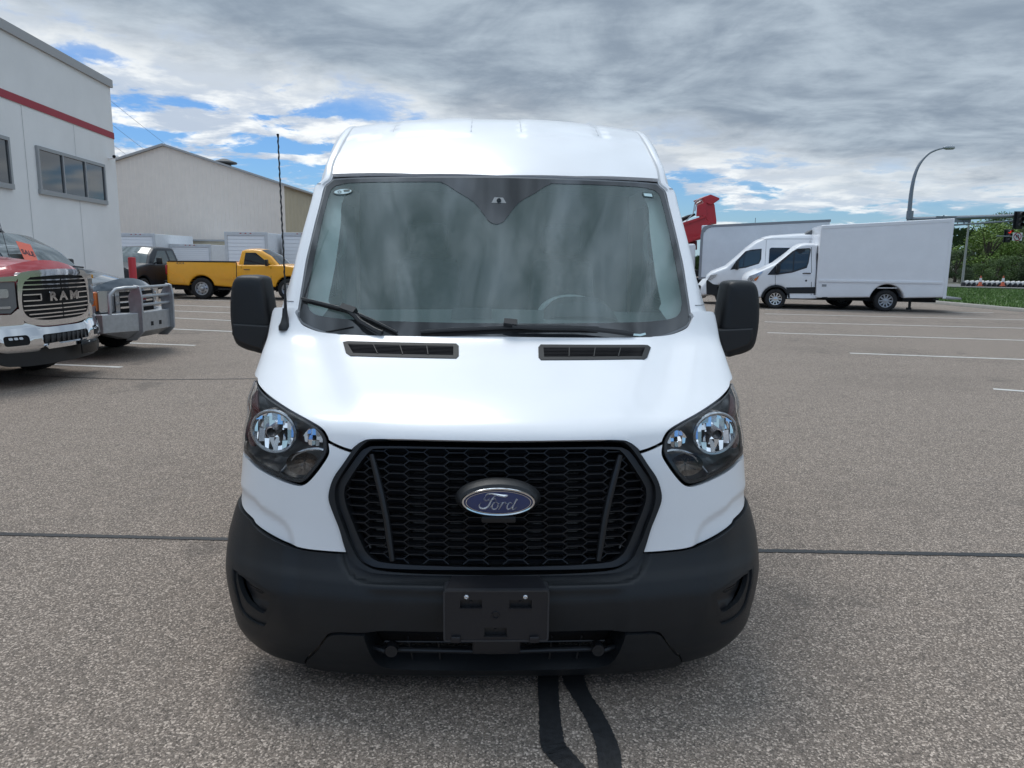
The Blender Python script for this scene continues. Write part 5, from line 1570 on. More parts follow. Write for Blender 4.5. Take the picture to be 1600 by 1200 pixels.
# --- upper fascia (white corners)
fas = tr([(512, 691.5, 1), (522, 697), (536, 703), (549, 707, 1), (535, 727), (522, 746), (515, 765), (513.5, 782), (521, 803), (531, 829), (541, 863.5, 1), (510, 861.5), (472, 857), (442, 847), (415, 833), (395, 818), (385, 805)]) \
    + tr([('s', .47, .708), ('s', .62, .722, 1), ('s', .66, .80), ('s', .66, .90, 1), ('s', .50, .897, 1), (379, 709), (386, 717.5), (397, 728.5), (422, 743.5), (447, 754.5), (465, 759), (476, 756.5), (487, 747), (502, 728), (513, 709)])

CREASE = np.array(cr(tr([(376, 752), (392, 770), (410, 788), (426, 798), (442, 808), (452, 818), (459, 832), (465, 856)]), 6))


def fascia_d(uv):
    """raised field above the crease, set-back field below and outside it"""
    q = np.stack([-np.abs(uv[:, 0]), uv[:, 1]], 1); d = np.full(len(q), 1e9); sg = np.ones(len(q))
    for a, b in zip(CREASE[:-1], CREASE[1:]):
        ab = b - a; t = np.clip(((q - a) @ ab) / (ab @ ab + 1e-12), 0, 1); v = q - (a + t[:, None] * ab); dd = np.linalg.norm(v, axis=1)
        cr_ = ab[0] * v[:, 1] - ab[1] * v[:, 0]; k = dd < d; d = np.where(k, dd, d); sg = np.where(k, np.sign(cr_), sg)
    return np.where(sg < 0, -.011 * (lambda w: w * w * (3 - 2 * w))(np.clip(d / .036, 0, 1)), 0.)


fo = offset(resample(cr(fas, 4, True), .03), .0015)
panel('fascia_corner', FS, fo, WHITE, van, sp=.012, depth=.03, dfun=fascia_d, mirror=True, round_=.003)

# --- grille
GO = tr([('c', 691, 1), (650, 688.7), (584, 688), (567, 692), (555, 700), (537, 725), (523, 745), (516, 765), (515, 781), (522, 802), (532, 828), (543, 862), (554, 880), (569, 890), (590, 896), (650, 899), ('c', 899.5, 1)])
GI = tr([('c', 702, 1), (650, 700.5), (590, 700.5), (577, 704), (562, 722), (541, 754), (536, 768), (538, 788), (550, 820), (562, 848), (571, 865), (584, 875.5), (604, 880.5), (660, 884.5), ('c', 887, 1)])
GOp, GIp = cr(sym(GO), 4, True), cr(sym(GI), 4, True)
GMp = offset(resample(GIp, .02), -.028)     # between the matt band and the inner bevel
panel('grille_frame', FS, GOp, BLACKP, van, [GMp], sp=.03, off=.018, depth=.05, round_=.010)
panel('grille_inner_frame', FS, offset(resample(GOp, .02), .02), TRIM, van, [GIp], sp=.03, off=-.004, depth=.05, round_=.008)
panel('grille_backing', FS, GOp, DARK, van, sp=.12, off=-.10, depth=0)


def hexes():
    P_ = FS; mb = MB(); gi = np.array(resample(GIp, .02)); gi3 = fS(gi[:, 0], gi[:, 1]); xz = np.stack([gi3[:, 0], gi3[:, 2]], 1)
    def lift(x, z, off):
        t = ZT(z); w = float(WZ(z)); c = float(CZ(z)); n = float(NZ(z)); y = float(TY(t)) + c * (1 - (1 - min(1, abs(x) / w) ** n) ** (1 / n)); return np.array([x, y + off, z])
    px, pz = .0735, .0315
    e = []
    for i in range(-9, 10):
        for j in range(-3, 22):
            cx, cz = i * px, .52 + j * pz + (pz / 2 if i % 2 else 0)
            h = pz / 2; a, b = .0265, .047
            e += [((cx - a, cz + h), (cx + a, cz + h)), ((cx - a, cz + h), (cx - b, cz)), ((cx - b, cz), (cx - a, cz - h))]
    mids = np.array([((p[0] + q[0]) / 2, (p[1] + q[1]) / 2) for p, q in e]); ok = inside(xz, mids)
    th = .0013
    for (p, q), k in zip(e, ok):
        if not k: continue
        d = np.array([q[0] - p[0], q[1] - p[1]]); d /= np.linalg.norm(d); n = np.array([-d[1], d[0]]) * th
        vs = []
        for pt in (p, q):
            for s in (-1, 1):
                for off in (.030, .052): vs.append(lift(pt[0] + n[0] * s, pt[1] + n[1] * s, off))
        mb.add(vs, [(0, 4, 6, 2), (1, 3, 7, 5), (0, 1, 5, 4), (2, 6, 7, 3)])
    mb.build('grille_mesh', mat('grille plastic', (.014, .014, .016), .34), van, smooth=False, recalc=True)
    # second, deeper layer
    m2 = MB()
    for k in range(16):
        z = .55 + k * .0315
        m2.grid([[lift(x, z, .078) for x in np.linspace(-.62, .62, 24)], [lift(x, z - .012, .07) for x in np.linspace(-.62, .62, 24)]])
    m2.build('grille_louvres', GLOSSB, van, smooth=False)
    for s in (-1, 1):
        a = inv_px(579, 712); b = inv_px(612, 880)
        pts = [fS(np.array([s * -abs(a[0] + (b[0] - a[0]) * t)]), np.array([a[1] + (b[1] - a[1]) * t]))[0] + np.array([0, .022, 0]) for t in np.linspace(0, 1, 6)]
        MB().tube(pts, [.010] + [.013] * 4 + [.010], 8).build('grille_bar', TRIM, van)


hexes()

# --- badge
BY = -.012
zz = lambda X, Y: (700 + X / 9.41, 740 + Y / 9.41)


def oval(cx, cy, rx, ry, y, n=48): return [lpl(*zz(cx + rx * math.cos(t), cy + ry * math.sin(t)), y) for t in np.linspace(0, 2 * math.pi, n + 1)[:-1]]


def ovalsolid(name, rings, m):
    mb = MB(); mb.grid(rings, True); mb.add(rings[-1], [tuple(range(len(rings[-1])))]); return mb.build(name, m, van, angle=30)


ovalsolid('badge_surround', [oval(735, 352, 620, 290, .10), oval(735, 350, 628, 292, .03), oval(738, 365, 608, 270, .0), oval(740, 392, 575, 235, -.02), oval(741, 418, 552, 214, -.026)], BLACKP)
ovalsolid('badge_rim', [oval(741, 420, 548, 210, -.02), oval(741, 420, 550, 210, -.032), oval(741, 420, 535, 198, -.037), oval(741, 420, 510, 178, -.036), oval(741, 420, 498, 170, -.031)], CHROME)
BLUE = mat('badge blue', (.012, .03, .12), .15, coat=1.)
ovalsolid('badge_field', [oval(741, 421, 500, 171, -.031), oval(741, 421, 480, 164, -.0345), oval(741, 421, 300, 100, -.036)], BLUE)
mb = MB(); o1 = oval(742, 425, 482, 166, -.0375, 60); o2 = oval(742, 425, 472, 160, -.0375, 60); mb.grid([o1, o2], True); mb.build('badge_line', CHROME, van, smooth=False)
strokes = [
    ([(545, 345), (560, 318), (590, 300), (650, 298), (720, 312), (790, 326), (850, 328), (882, 318)], [7, 9, 11, 12, 15, 18, 17, 9]),
    ([(850, 320), (840, 345), (800, 342)], [12, 10, 5]),
    ([(548, 345), (530, 368), (545, 392), (575, 396), (600, 376), (606, 350)], [6, 7, 8, 8, 7, 5]),
    ([(700, 330), (665, 352), (640, 390), (620, 430), (600, 468), (570, 500), (530, 516), (490, 512), (462, 488), (462, 456), (482, 432)], [7, 9, 11, 12, 13, 13, 13, 12, 11, 9, 6]),
    ([(596, 402), (630, 396), (662, 378), (688, 366), (704, 376), (700, 398)], [5, 6, 7, 7, 7, 5]),
    ([(612, 512), (640, 470), (668, 430), (676, 418)], [6, 8, 8, 6]),
    ([(690, 420), (660, 452), (646, 492), (662, 522), (700, 520), (730, 488), (738, 448), (716, 422), (690, 420)], [7, 9, 10, 10, 9, 10, 9, 7, 7]),
    ([(728, 440), (756, 436), (778, 424)], [5, 6, 6]),
    ([(746, 530), (770, 486), (796, 436), (806, 420)], [8, 10, 10, 8]),
    ([(786, 470), (812, 434), (838, 422), (852, 436), (844, 456)], [6, 8, 9, 9, 5]),
    ([(944, 440), (914, 428), (882, 450), (866, 490), (880, 522), (912, 516), (944, 480)], [7, 9, 10, 11, 11, 9, 7]),
    ([(1018, 374), (996, 404), (966, 458), (946, 504), (958, 526), (984, 518), (1012, 484)], [13, 11, 11, 11, 9, 7, 4]),
]
mb = MB()
for pts, ws in strokes:
    P3 = cr([tuple(p) for p in pts], 4); W3 = np.interp(np.linspace(0, 1, len(P3)), np.linspace(0, 1, len(ws)), ws)
    L_, M_, R_ = [], [], []
    for i, p in enumerate(P3):
        a = np.array(P3[max(i - 1, 0)]); b = np.array(P3[min(i + 1, len(P3) - 1)]); d = (b - a) / (np.linalg.norm(b - a) + 1e-9); n = np.array([-d[1], d[0]]) * W3[i]
        L_.append(lpl(*zz(*(np.array(p) + n)), -.0365)); R_.append(lpl(*zz(*(np.array(p) - n)), -.0365)); M_.append(lpl(*zz(*p), -.040))
    mb.grid([L_, M_, R_])
mb.build('badge_script', mat('badge silver', (.8, .81, .83), .22, metal=.8), van, angle=20)
mb = MB(); a, b = lpl(752, 806, -.0), lpl(806, 817, -.0); mb.box((a[0], -.005, b[2]), (b[0], .05, a[2])); mb.build('badge_foot', TRIM, van, bevel=.006)

# --- headlights
HOUSE = mat('lamp inner black', (.03, .03, .031), .28)
LENS = glassmat('headlight lens', (.96, .97, .98), refl=.6)


def headlight(s):
    """cavity, reflectors, lens; built for the left side, mirrored by s"""
    def flip(o_):
        if s < 0: return o_
        me = o_.data.copy(); o_.data = me
        me.transform(Matrix.Diagonal((-1, 1, 1, 1))); me.flip_normals(); return o_
    poly = lens
    o = panel('headlight', FS, poly, LENS, van, sp=.03, off=.001, depth=.0)
    # housing bowl
    v, f = cdt(resample(poly, .03), [], .03)
    d = pdist(resample(poly, .03), v); dep = .012 + .085 * np.clip(d / .045, 0, 1) ** .7
    p = FS.pos(v, -dep); mb = MB().add(p, [tuple(t) for t in f]); h = mb.build('lamp_housing', HOUSE, o, angle=40)
    # frame strip round the edge
    e = panel('lamp_edge', FS, poly, HOUSE, o, [offset(resample(poly, .02), .012)], sp=.02, off=-.004, depth=.01)
    # main reflector: a bowl facing forward with vertical flutes
    c = inv_px(430, 670); C3 = fS(np.array([c[0]]), np.array([c[1]]))[0]
    C3 = lpl(428, 674, float(C3[1]) + .045)
    Rx, Rz = .092, .082
    rnd = random.Random(7)
    def facets(c, rx, rz, nx, nz, deep, skew):
        m_ = MB(); m_.add([(c[0] + rx * math.cos(t), c[1] + deep + .012 - skew * math.cos(t), c[2] + rz * math.sin(t)) for t in np.linspace(0, 2 * math.pi, 33)[:-1]], [tuple(range(32))])
        for i in range(nx):
            zj = np.cumsum([0] + [rnd.uniform(.5, 1.5) for _ in range(nz)]); zj = -1 + 2 * zj / zj[-1]
            for j in range(nz):
                x0, x1 = -1 + 2 * i / nx, -1 + 2 * (i + 1) / nx; z0, z1 = zj[j], zj[j + 1]; xm, zm = (x0 + x1) / 2, (z0 + z1) / 2
                if xm * xm + zm * zm > 1.05: continue
                q = []
                for x, z in ((x0, z0), (x1, z0), (x1, z1), (x0, z1)):
                    r_ = math.hypot(x, z)
                    if r_ > .98: x, z = x / r_ * .98, z / r_ * .98
                    q.append((x, z))
                ty = rnd.uniform(.10, .75) * (1 if zm < .35 else .4); tx = rnd.uniform(-.5, .5)
                ym = c[1] + deep * (1 - min(1, xm * xm + zm * zm)) - skew * xm
                m_.add([(c[0] + rx * x, ym + tx * rx * (x - xm) + ty * rz * (z - zm), c[2] + rz * z) for x, z in q], [(0, 1, 2, 3)])
        return m_
    mb = facets(C3, Rx, Rz, 9, 4, .055, .03); rf = mb.build('reflector', mat('reflector', (.92, .94, .97), .05, metal=1.), o, smooth=False)
    b = MB(); b.lathe([(.018, -.035), (.022, -.03), (.022, .06)], 14, 'y', (C3[0], C3[1] - .0, C3[2] + .005)); bl = b.build('bulb', mat('bulb cap', (.30, .26, .25), .3, metal=.4), o)
    rg = MB()
    for q in (1.0,):
        rg.tube([(C3[0] + Rx * q * math.cos(t), C3[1] - .03 * math.cos(t) - .003, C3[2] + Rz * q * math.sin(t)) for t in np.linspace(0, 2 * math.pi, 36)], .0075, 8, False)
    rb = rg.build('reflector_rim', mat('rim grey', (.42, .44, .46), .15, metal=.8), o)
    # small inner reflector
    c2 = inv_px(489, 684); D3 = fS(np.array([c2[0]]), np.array([c2[1]]))[0]; D3 = lpl(489, 685, float(D3[1]) + .035)
    r2 = facets(D3, .040, .034, 5, 3, .03, .01).build('inner_reflector', MATS['reflector'], o, smooth=False)
    # brown ribbed turn signal bowl low in the lamp
    c4 = inv_px(474, 722); E3 = fS(np.array([c4[0]]), np.array([c4[1]]))[0]; E3 = lpl(473, 724, float(E3[1]) + .04)
    rows = []
    for rr in np.linspace(.05, 1, 6):
        rows.append([(E3[0] + .062 * rr * math.cos(t), E3[1] + .03 * (1 - rr * rr) + .0012 * math.cos(rr * math.cos(t) * 32), E3[2] + .045 * rr * math.sin(t)) for t in np.linspace(0, 2 * math.pi, 41)[:-1]])
    tb = MB().grid(rows, True).build('turn_bowl', mat('turn bowl', (.16, .125, .10), .22, metal=.8), o, angle=12)
    ed = MB(); pp = cr([(428, 742), (440, 728), (452, 712), (470, 702), (490, 700), (505, 704)], 4)
    ed.tube([lambda_pt(FS, a, b, .03) for a, b in pp], .006, 6); ee = ed.build('lamp_divider', mat('divider', (.6, .62, .64), .15, metal=.8), o)
    # side marker, red-brown, on the flank
    mk = tr([(398, 612), (401, 640), (397, 668), (393, 690), (386, 700), ('s', .56, .98), ('s', .66, 1.05), (397, 604)])
    k = panel('side_marker', FS, offset(resample(cr(mk, 3, True), .02), .008), mat('marker brown', (.11, .03, .025), .2, metal=.3), o, sp=.04, off=-.018, depth=.01)
    for q in (o, h, e, rf, bl, rb, r2, tb, ee) + ((k,) if k else ()): flip(q)


def lambda_pt(S, px, py, deep):
    u = inv_px(px, py); return S.pos(np.array([u]), -deep)[0]


headlight(-1); headlight(1)

# --- dark bumper
bump = tr([('c', 899, 1), (650, 898.5), (590, 895.5), (569, 889), (555, 879), (544.5, 863.5, 1), (540, 866, 1), (510, 864), (472, 859.5), (442, 849.5), (415, 835.5), (395, 820.5), (384, 807.5)]) \
    + tr([('s', .47, .698), ('s', .62, .712, 1), ('s', .60, .50), ('s', .56, .30), ('s', .50, .18, 1), ('z', -1.2, .115), ('z', -.95, .105), (477, 1040, 1), (490, 1019), (507, 998), (513, 992), (524, 989.5), (545, 990), (566, 990.5, 1), (620, 990), ('c', 991.5, 1)])
fogo = tr([(363, 890, 1), (372, 894), (400, 908), (430, 927), (433.5, 933), (432, 941), (423, 962), (414, 977), (407, 977.5), (387, 967), (375, 952), (368, 930)])
fogo = offset(resample(cr(fogo, 3, True), .02), .0)
fogi = offset(resample(cr(tr([(367, 898, 1), (376, 903), (402, 923), (415, 933), (417.5, 940), (411.5, 957), (404.5, 959.5), (392, 951), (381, 941), (371, 921)]), 3, True), .02), .0)
EDGE = np.array(cr(tr([(524, 862), (532, 884), (541, 899), (552, 909), (566, 914.5), (590, 917.8), (640, 918.6), ('c', 919)]), 6))


def bump_d(uv):
    q = np.stack([-np.abs(uv[:, 0]), uv[:, 1]], 1); d = np.full(len(q), 1e9); sg = np.ones(len(q))
    for a, b in zip(EDGE[:-1], EDGE[1:]):
        ab = b - a; t = np.clip(((q - a) @ ab) / (ab @ ab + 1e-12), 0, 1); v = q - (a + t[:, None] * ab); dd = np.linalg.norm(v, axis=1)
        c_ = ab[0] * v[:, 1] - ab[1] * v[:, 0]; k = dd < d; d = np.where(k, dd, d); sg = np.where(k, np.sign(c_), sg)
    inn = (sg > 0) & (q[:, 0] > EDGE[0, 0] - .01)
    p = fS(uv[:, 0], uv[:, 1]); ax = np.abs(p[:, 0]); z = p[:, 2]
    sm = lambda a, b, v: (lambda w: w * w * (3 - 2 * w))(np.clip((v - a) / (b - a), 0, 1))
    base = np.where(inn, -.018 * (lambda w: w * w * (3 - 2 * w))(np.clip(d / .026, 0, 1)), 0.) * (z > .40)
    # vertical soft creases: centre field set back a little, corner turned
    base = base - .008 * (1 - sm(.42, .50, ax)) * (1 - sm(.47, .50, z))
    base = base + .012 * sm(.72, .80, ax) * (1 - sm(.86, .98, ax)) * sm(.22, .40, z)
    return base


bo = offset(resample(cr(sym(bump), 4, True), .03), .001)
fogr = [(-p[0], p[1]) for p in fogo]
panel('front_bumper', FS, bo, BLACKP, van, [fogo, fogr], sp=.013, depth=.03, dfun=bump_d, round_=.004)
panel('fog_bezel', FS, offset(fogo, .003), BLACKP, van, [offset(fogi, -.002)], sp=.02, off=-.009, depth=.02, mirror=True, round_=.003)
panel('fog_insert', FS, offset(fogi, .001), TRIM, van, sp=.02, off=-.028, depth=.02, mirror=True,
      dfun=lambda uv: -.012 * (np.clip((uv[:, 1] - float(ZT(.345))) / .03, 0, 1)))
gr_ = tr([(374, 908), (383, 912), (401, 927), (400, 933), (396, 934), (384, 926), (377, 917)])
panel('fog_vent', FS, resample(cr(gr_, 2, True), .02), DARK, van, sp=.03, off=-.036, depth=.0, mirror=True)
for k in range(4):
    a = tr([(377 + k, 911 + 4.5 * k), (399, 926 + 2 * k)]); a = [(a[0][0], a[0][1] - .001), (a[1][0], a[1][1] - .001), (a[1][0], a[1][1] + .003), (a[0][0], a[0][1] + .003)]
    if k < 3: panel('fog_vent_bar', FS, a, TRIM, van, sp=.05, off=-.033, depth=.004, mirror=True)
# --- lower valance with the intake
val = tr([('c', 1047, 1), (700, 1046.5), (625, 1045), (602, 1042), (588, 1035), (577, 1018), (568, 993.5, 1), (545, 992.5), (524, 992), (514, 994.5), (508, 1000), (491, 1022), (478.5, 1040.5, 1)]) + [(-.80, 0., True), (0., 0., True)]
panel('lower_valance', FS, resample(cr(sym(val), 4, True), .03), BLACKP, van, sp=.03, off=.008, depth=.10, round_=.006)
ib = tr([('c', 985, 1), (560, 984, 1), (560, 1048, 1), ('c', 1050, 1)])
panel('intake_backing', FS, sym(ib), DARK, van, sp=.15, off=-.12, depth=0)
for sx in (-1, 1):
    cxy = lpl(612.5, 1013.5, .06); MB().lathe([(.0225, -.012), (.0225, .03)], 20, 'y', (sx * abs(cxy[0]), .05, cxy[2])).lathe([(.001, -.012), (.0225, -.012)], 20, 'y', (sx * abs(cxy[0]), .05, cxy[2])).lathe([(.012, -.014), (.014, -.014)], 16, 'y', (sx * abs(cxy[0]), .05, cxy[2])).build('tow_eye_cap', TRIM, van)
    a, b = lpl(584, 1011, .1), lpl(604, 1012.5, .1); MB().tube([(sx * abs(a[0]), .10, a[2]), (sx * abs(b[0]) + 0, .08, b[2])], .011, 8).build('pipe_end', TRIM, van)
    v0, v1 = lpl(637, 994, .12), lpl(645, 1030, .12); MB().tube([(sx * abs(v0[0]), .12, v0[2]), (sx * abs(v1[0]), .12, v1[2])], .004, 5).build('intake_stay', TRIM, van)
    v0, v1 = lpl(684, 994, .12), lpl(688, 1030, .12); MB().tube([(sx * abs(v0[0]), .12, v0[2]), (sx * abs(v1[0]), .12, v1[2])], .004, 5).build('intake_stay', TRIM, van)
a = lpl(640, 1014, .09); MB().tube([(-.42, .09, a[2]), (0, .07, a[2]), (.42, .09, a[2])], .0105, 10).build('intake_tube', TRIM, van)
a = lpl(640, 1004, .10); MB().tube([(-.42, .11, a[2]), (0, .10, a[2]), (.42, .11, a[2])], .004, 6).build('intake_tube', TRIM, van)

# --- plate holder
PY = -.075
def pb(x0, y0, x1, y1, d0, d1, name, m, bev=.002, parent=None):
    a, b = lpl(x0, y0, PY), lpl(x1, y1, PY); mb = MB(); mb.box((a[0], d0, b[2]), (b[0], d1, a[2])); return mb.build(name, m, parent or van, bevel=bev, seg=3)
PH = mat('plate holder plastic', (.013, .013, .016), .42)
a, b = lpl(692.5, 923, PY), lpl(857, 1001.5, PY)
S_ = Surf(lambda u, v: np.stack([u, np.full(np.shape(u), PY), v], 1), 1.)
def prect(x0, y0, x1, y1, r=.012):
    p, q = lpl(x0, y0, PY), lpl(x1, y1, PY); return rect(p[0], q[0], q[2], p[2], r, 5)
slots = [(719, 937.5, 753, 950), (796, 937.5, 830.5, 950), (757, 981, 791.5, 994)]
plate = panel('plate_holder', S_, prect(692.5, 922.5, 857, 1002), PH, van, [prect(*q, r=.001) for q in slots], sp=.05, depth=.0, round_=.0)
fr = prect(692.5, 922.5, 857, 1002); fi = offset(np.array(fr), .006)
panel('plate_lip', S_, fr, mat('plate lip highlight', (.035, .036, .04), .35), plate, [fi], sp=.05, off=.004, depth=.075, round_=.002)  # light caught on the lip edge is put into its paler colour
for q in slots:
    p0, p1 = lpl(q[0], q[1], PY), lpl(q[2], q[3], PY)
    mb = MB(); mb.grid([[(p0[0], PY + .001, p0[2]), (p1[0], PY + .001, p0[2])], [(p0[0], PY + .016, p0[2]), (p1[0], PY + .016, p0[2])], [(p0[0], PY + .016, p1[2]), (p1[0], PY + .016, p1[2])], [(p0[0], PY + .0, p1[2]), (p1[0], PY + .0, p1[2])]])
    mb.build('slot', TRIM, plate, smooth=False)
    mb = MB(); mb.box((p0[0] - .002, PY - .004, p1[2] - .004), (p1[0] + .002, PY - .001, p1[2])); mb.build('slot_lip', PH, plate, smooth=False)
    c_ = ((p0[0] + p1[0]) / 2, PY + .0155, (p0[2] + p1[2]) / 2); MB().lathe([(.005, 0), (.005, -.004), (.001, -.004)], 12, 'y', c_).build('slot_stud', PH, plate)
for px in (728.7, 820.8):
    p = lpl(px, 932.5, PY); MB().lathe([(.0085, 0), (.008, -.004), (.0045, -.006), (.004, -.003), (.001, -.003)], 18, 'y', (p[0], PY, p[2])).build('screw', mat('screw steel', (.75, .75, .76), .25, metal=.9), plate)
p = lpl(774.5, 961, PY); MB().lathe([(.015, 0), (.0135, -.005), (.011, -.005), (.010, .002), (.001, .002)], 22, 'y', (p[0], PY, p[2])).build('boss', PH, plate)
for x0 in (705.5, 827.5):
    pb(x0, 993.5, x0 + 14, 1002.5, PY - .012, PY - .001, 'plate_clip', PH, .002, plate)
mb = MB(); t0 = lpl(693, 922.5, PY)[2]; x0, x1 = lpl(695, 910, PY)[0], lpl(855, 910, PY)[0]
mb.add([(a[0] + .003, PY + .002, t0 - .002), (b[0] - .003, PY + .002, t0 - .002), (x0 + .02, .02, t0 + .012), (x1 - .02, .02, t0 + .012), (a[0] + .003, PY + .002, t0 - .14), (b[0] - .003, PY + .002, t0 - .14), (x0, .04, t0 - .13), (x1, .04, t0 - .13)],
       [(0, 1, 3, 2), (0, 2, 6, 4), (1, 5, 7, 3), (4, 6, 7, 5)]); mb.build('plate_wedge', PH, plate, smooth=False, bevel=.004)
pb(737, 1004, 814, 1034, -.03, .06, 'sensor_box', PH, .012)

# --- inner black shell behind the skins, so no gap looks through the van
v, f = cdt(resample([(-2.0, .05), (2.0, .05), (2.0, float(ZT(1.24))), (-2.0, float(ZT(1.24)))], .1), [], .1)
MB().add(FS.pos(v, -.13), [tuple(t) for t in f]).build('inner_shell', DARK, van)

# --- hood vents
for outl, inn, nb in (([(537, 540.5), (545, 539.5), (713, 543.5), (717, 547.5), (717, 563), (713, 567), (549, 562.8), (541.5, 557.5)], [(544.5, 543.8), (708.5, 547.5), (708.5, 562.5), (553, 559)], 4),
                      ([(841, 550), (845, 545.5), (1014, 547), (1019, 550), (1013, 566), (1008, 569.5), (845, 570), (841.2, 566)], [(849, 549.8), (1009.5, 551.2), (1004, 565.5), (850, 565.8)], 4)):
    def full(p):
        if p[0] < 775: u = inv_px(*p); return (u[0], u[1])
        w = lproj(np.array([0., .7, 1.26]))[0]
        u = inv_px(2 * w - p[0], p[1] - .0115 * 2 * (p[0] - w)); return (-u[0], u[1])
    O = np.array([full(p) for p in outl]); I = np.array([full(p) for p in inn])
    VS = Surf(lambda u, v: FS.pos(np.stack([u, v], 1), hood_d(np.stack([u, v], 1))), 1.)
    VF = mat('vent frame', (.022, .024, .025), .6, spec=.35)
    fo_ = panel('hood_vent', VS, resample(O, .02), VF, van, [resample(I, .02)], sp=.03, off=.006, depth=.012, round_=.003)
    panel('vent_well', VS, resample(O, .02), DARK, fo_, sp=.06, off=.0015, depth=0)
    lo, hi = I[:, 1].min(), I[:, 1].max(); x0, x1 = I[:, 0].min(), I[:, 0].max()
    n = 7
    for k in range(1, n):
        tt = k / n; a = I[0] + (I[3] - I[0]) * tt; b = I[1] + (I[2] - I[1]) * tt; e = np.array([0, .0022])
        panel('vent_slat', VS, [a - e, b - e, b + e, a + e], mat('vent slat', (.006, .006, .008), .85, spec=.15), fo_, sp=.08, off=.004, depth=.004)
    for k in range(1, nb):
        tt = k / nb; a = I[0] + (I[1] - I[0]) * tt; b = I[3] + (I[2] - I[3]) * tt; e = np.array([.0018, 0])
        panel('vent_divider', VS, [a - e, b - e, b + e, a + e], VF, fo_, sp=.05, off=.0055, depth=.006)

# --- windshield
WK = .115
def yw(z): return .815 + (np.asarray(z) - 1.325) * .84 - .02 * np.sin(np.clip((np.asarray(z) - 1.325) / .77, 0, 1) * math.pi)
WS = Surf(lambda u, v: np.stack([u, yw(v) + WK * (u / .9) ** 2, v], 1), 1.)


def inv_w(px, py):
    o_, d = EL, lray(px, py); t = (1.0 - o_[1]) / d[1]
    for _ in range(12):
        p = o_ + d * t; t += (float(yw(p[2])) + WK * (p[0] / .9) ** 2 - p[1]) / (d[1] - .84 * d[2])
    p = o_ + d * t; return (p[0], p[2])
def wsym(half): return sym([tuple(inv_w(p[0], p[1])) + tuple(p[2:]) if p[0] < 779 else (0., inv_w(779, p[1])[1], True) for p in half])


wo = wsym([(780, 277), (650, 277.2), (560, 278.5), (522, 280.5, 1), (509.5, 291, 1), (493.5, 352), (480.5, 407), (467.5, 488), (469, 499), (477, 507), (506, 519), (530, 524), (560, 526.5), (650, 529), (780, 531)])
wi = wsym([(780, 350.5), (772, 350), (764, 346), (757, 337), (740, 316), (716, 301), (701, 291), (690, 286), (680, 284.5), (560, 285.5), (532, 289), (522, 293), (514, 306), (498, 371), (481.5, 457), (480.5, 472), (484, 484), (494, 492), (520, 497), (570, 500.5), (700, 504.5), (780, 505.5)])
WO, WI = cr(wo, 4, True), cr(wi, 4, True)
GLASS = glassmat('windshield glass', (.88, .98, .955), ior=1.52, refl=1.5, haze=.16, hcol=(.42, .58, .54))
ws = panel('windshield', WS, offset(resample(WO, .04), .004), GLASS, van, sp=.07, off=.0, depth=0)
panel('frit_band', WS, offset(resample(WO, .04), .004), mat('frit black', (.030, .032, .034), .05, spec=.75), ws, [resample(WI, .03)], sp=.05, off=.002, depth=0)
panel('windshield_seal', WS, offset(resample(WO, .04), -.004), mat('seal grey', (.16, .17, .18), .5), van, [offset(resample(WO, .04), .005)], sp=.05, off=.001, depth=.02)
# camera window, stickers
cam_ = [inv_w(*p) for p in ((772.5, 309), (786, 309.5), (791, 318), (768, 317.5))]
panel('camera_window', WS, cam_, mat('camera grey', (.22, .24, .25), .4), ws, sp=.05, off=.003, depth=0)
MB().lathe([(.012, 0), (.010, -.012), (.001, -.012)], 14, 'y', tuple(WS.pos(np.array([inv_w(779.5, 314)]), .004)[0])).build('camera_lens', GLOSSB, ws)
def ell(cx, cy, rx, ry, rot=0, n=28): return [inv_w(cx + rx * math.cos(t) * math.cos(rot) - ry * math.sin(t) * math.sin(rot), cy + rx * math.cos(t) * math.sin(rot) + ry * math.sin(t) * math.cos(rot)) for t in np.linspace(0, 2 * math.pi, n + 1)[:-1]]
STK = mat('sticker pale', (.50, .66, .68), .5); INK = mat('sticker ink', (.03, .06, .06), .5)
st = panel('sticker', WS, ell(536, 300, 15, 5, -.08), STK, ws, sp=.03, off=.004, depth=0)
panel('sticker_ring', WS, ell(536, 300, 15, 5, -.08), INK, st, [ell(536, 300, 13.6, 3.9, -.08)], sp=.02, off=.005, depth=0)
panel('sticker_mark', WS, [inv_w(*p) for p in ((537, 297.8), (547, 297), (547, 300), (538, 300.8))], INK, st, sp=.03, off=.0055, depth=0)
panel('sticker_mark', WS, ell(531, 301, 3, 2), INK, st, [ell(531, 301, 2, 1.2)], sp=.03, off=.0055, depth=0)
st = panel('sticker', WS, [inv_w(*p) for p in ((1003.5, 301), (1019, 302), (1021, 309.5), (1005, 308))], INK, ws, sp=.03, off=.004, depth=0)
panel('sticker_field', WS, [inv_w(*p) for p in ((1005, 303), (1017.5, 303.8), (1019, 308.5), (1006.5, 307.3))], STK, st, sp=.03, off=.005, depth=0)
panel('sticker', WS, [inv_w(*p) for p in ((982, 521.5), (1000, 522.5), (1008, 520.5), (1009, 523.5), (1000, 526), (984, 524.5))], STK, ws, sp=.03, off=.004, depth=0)

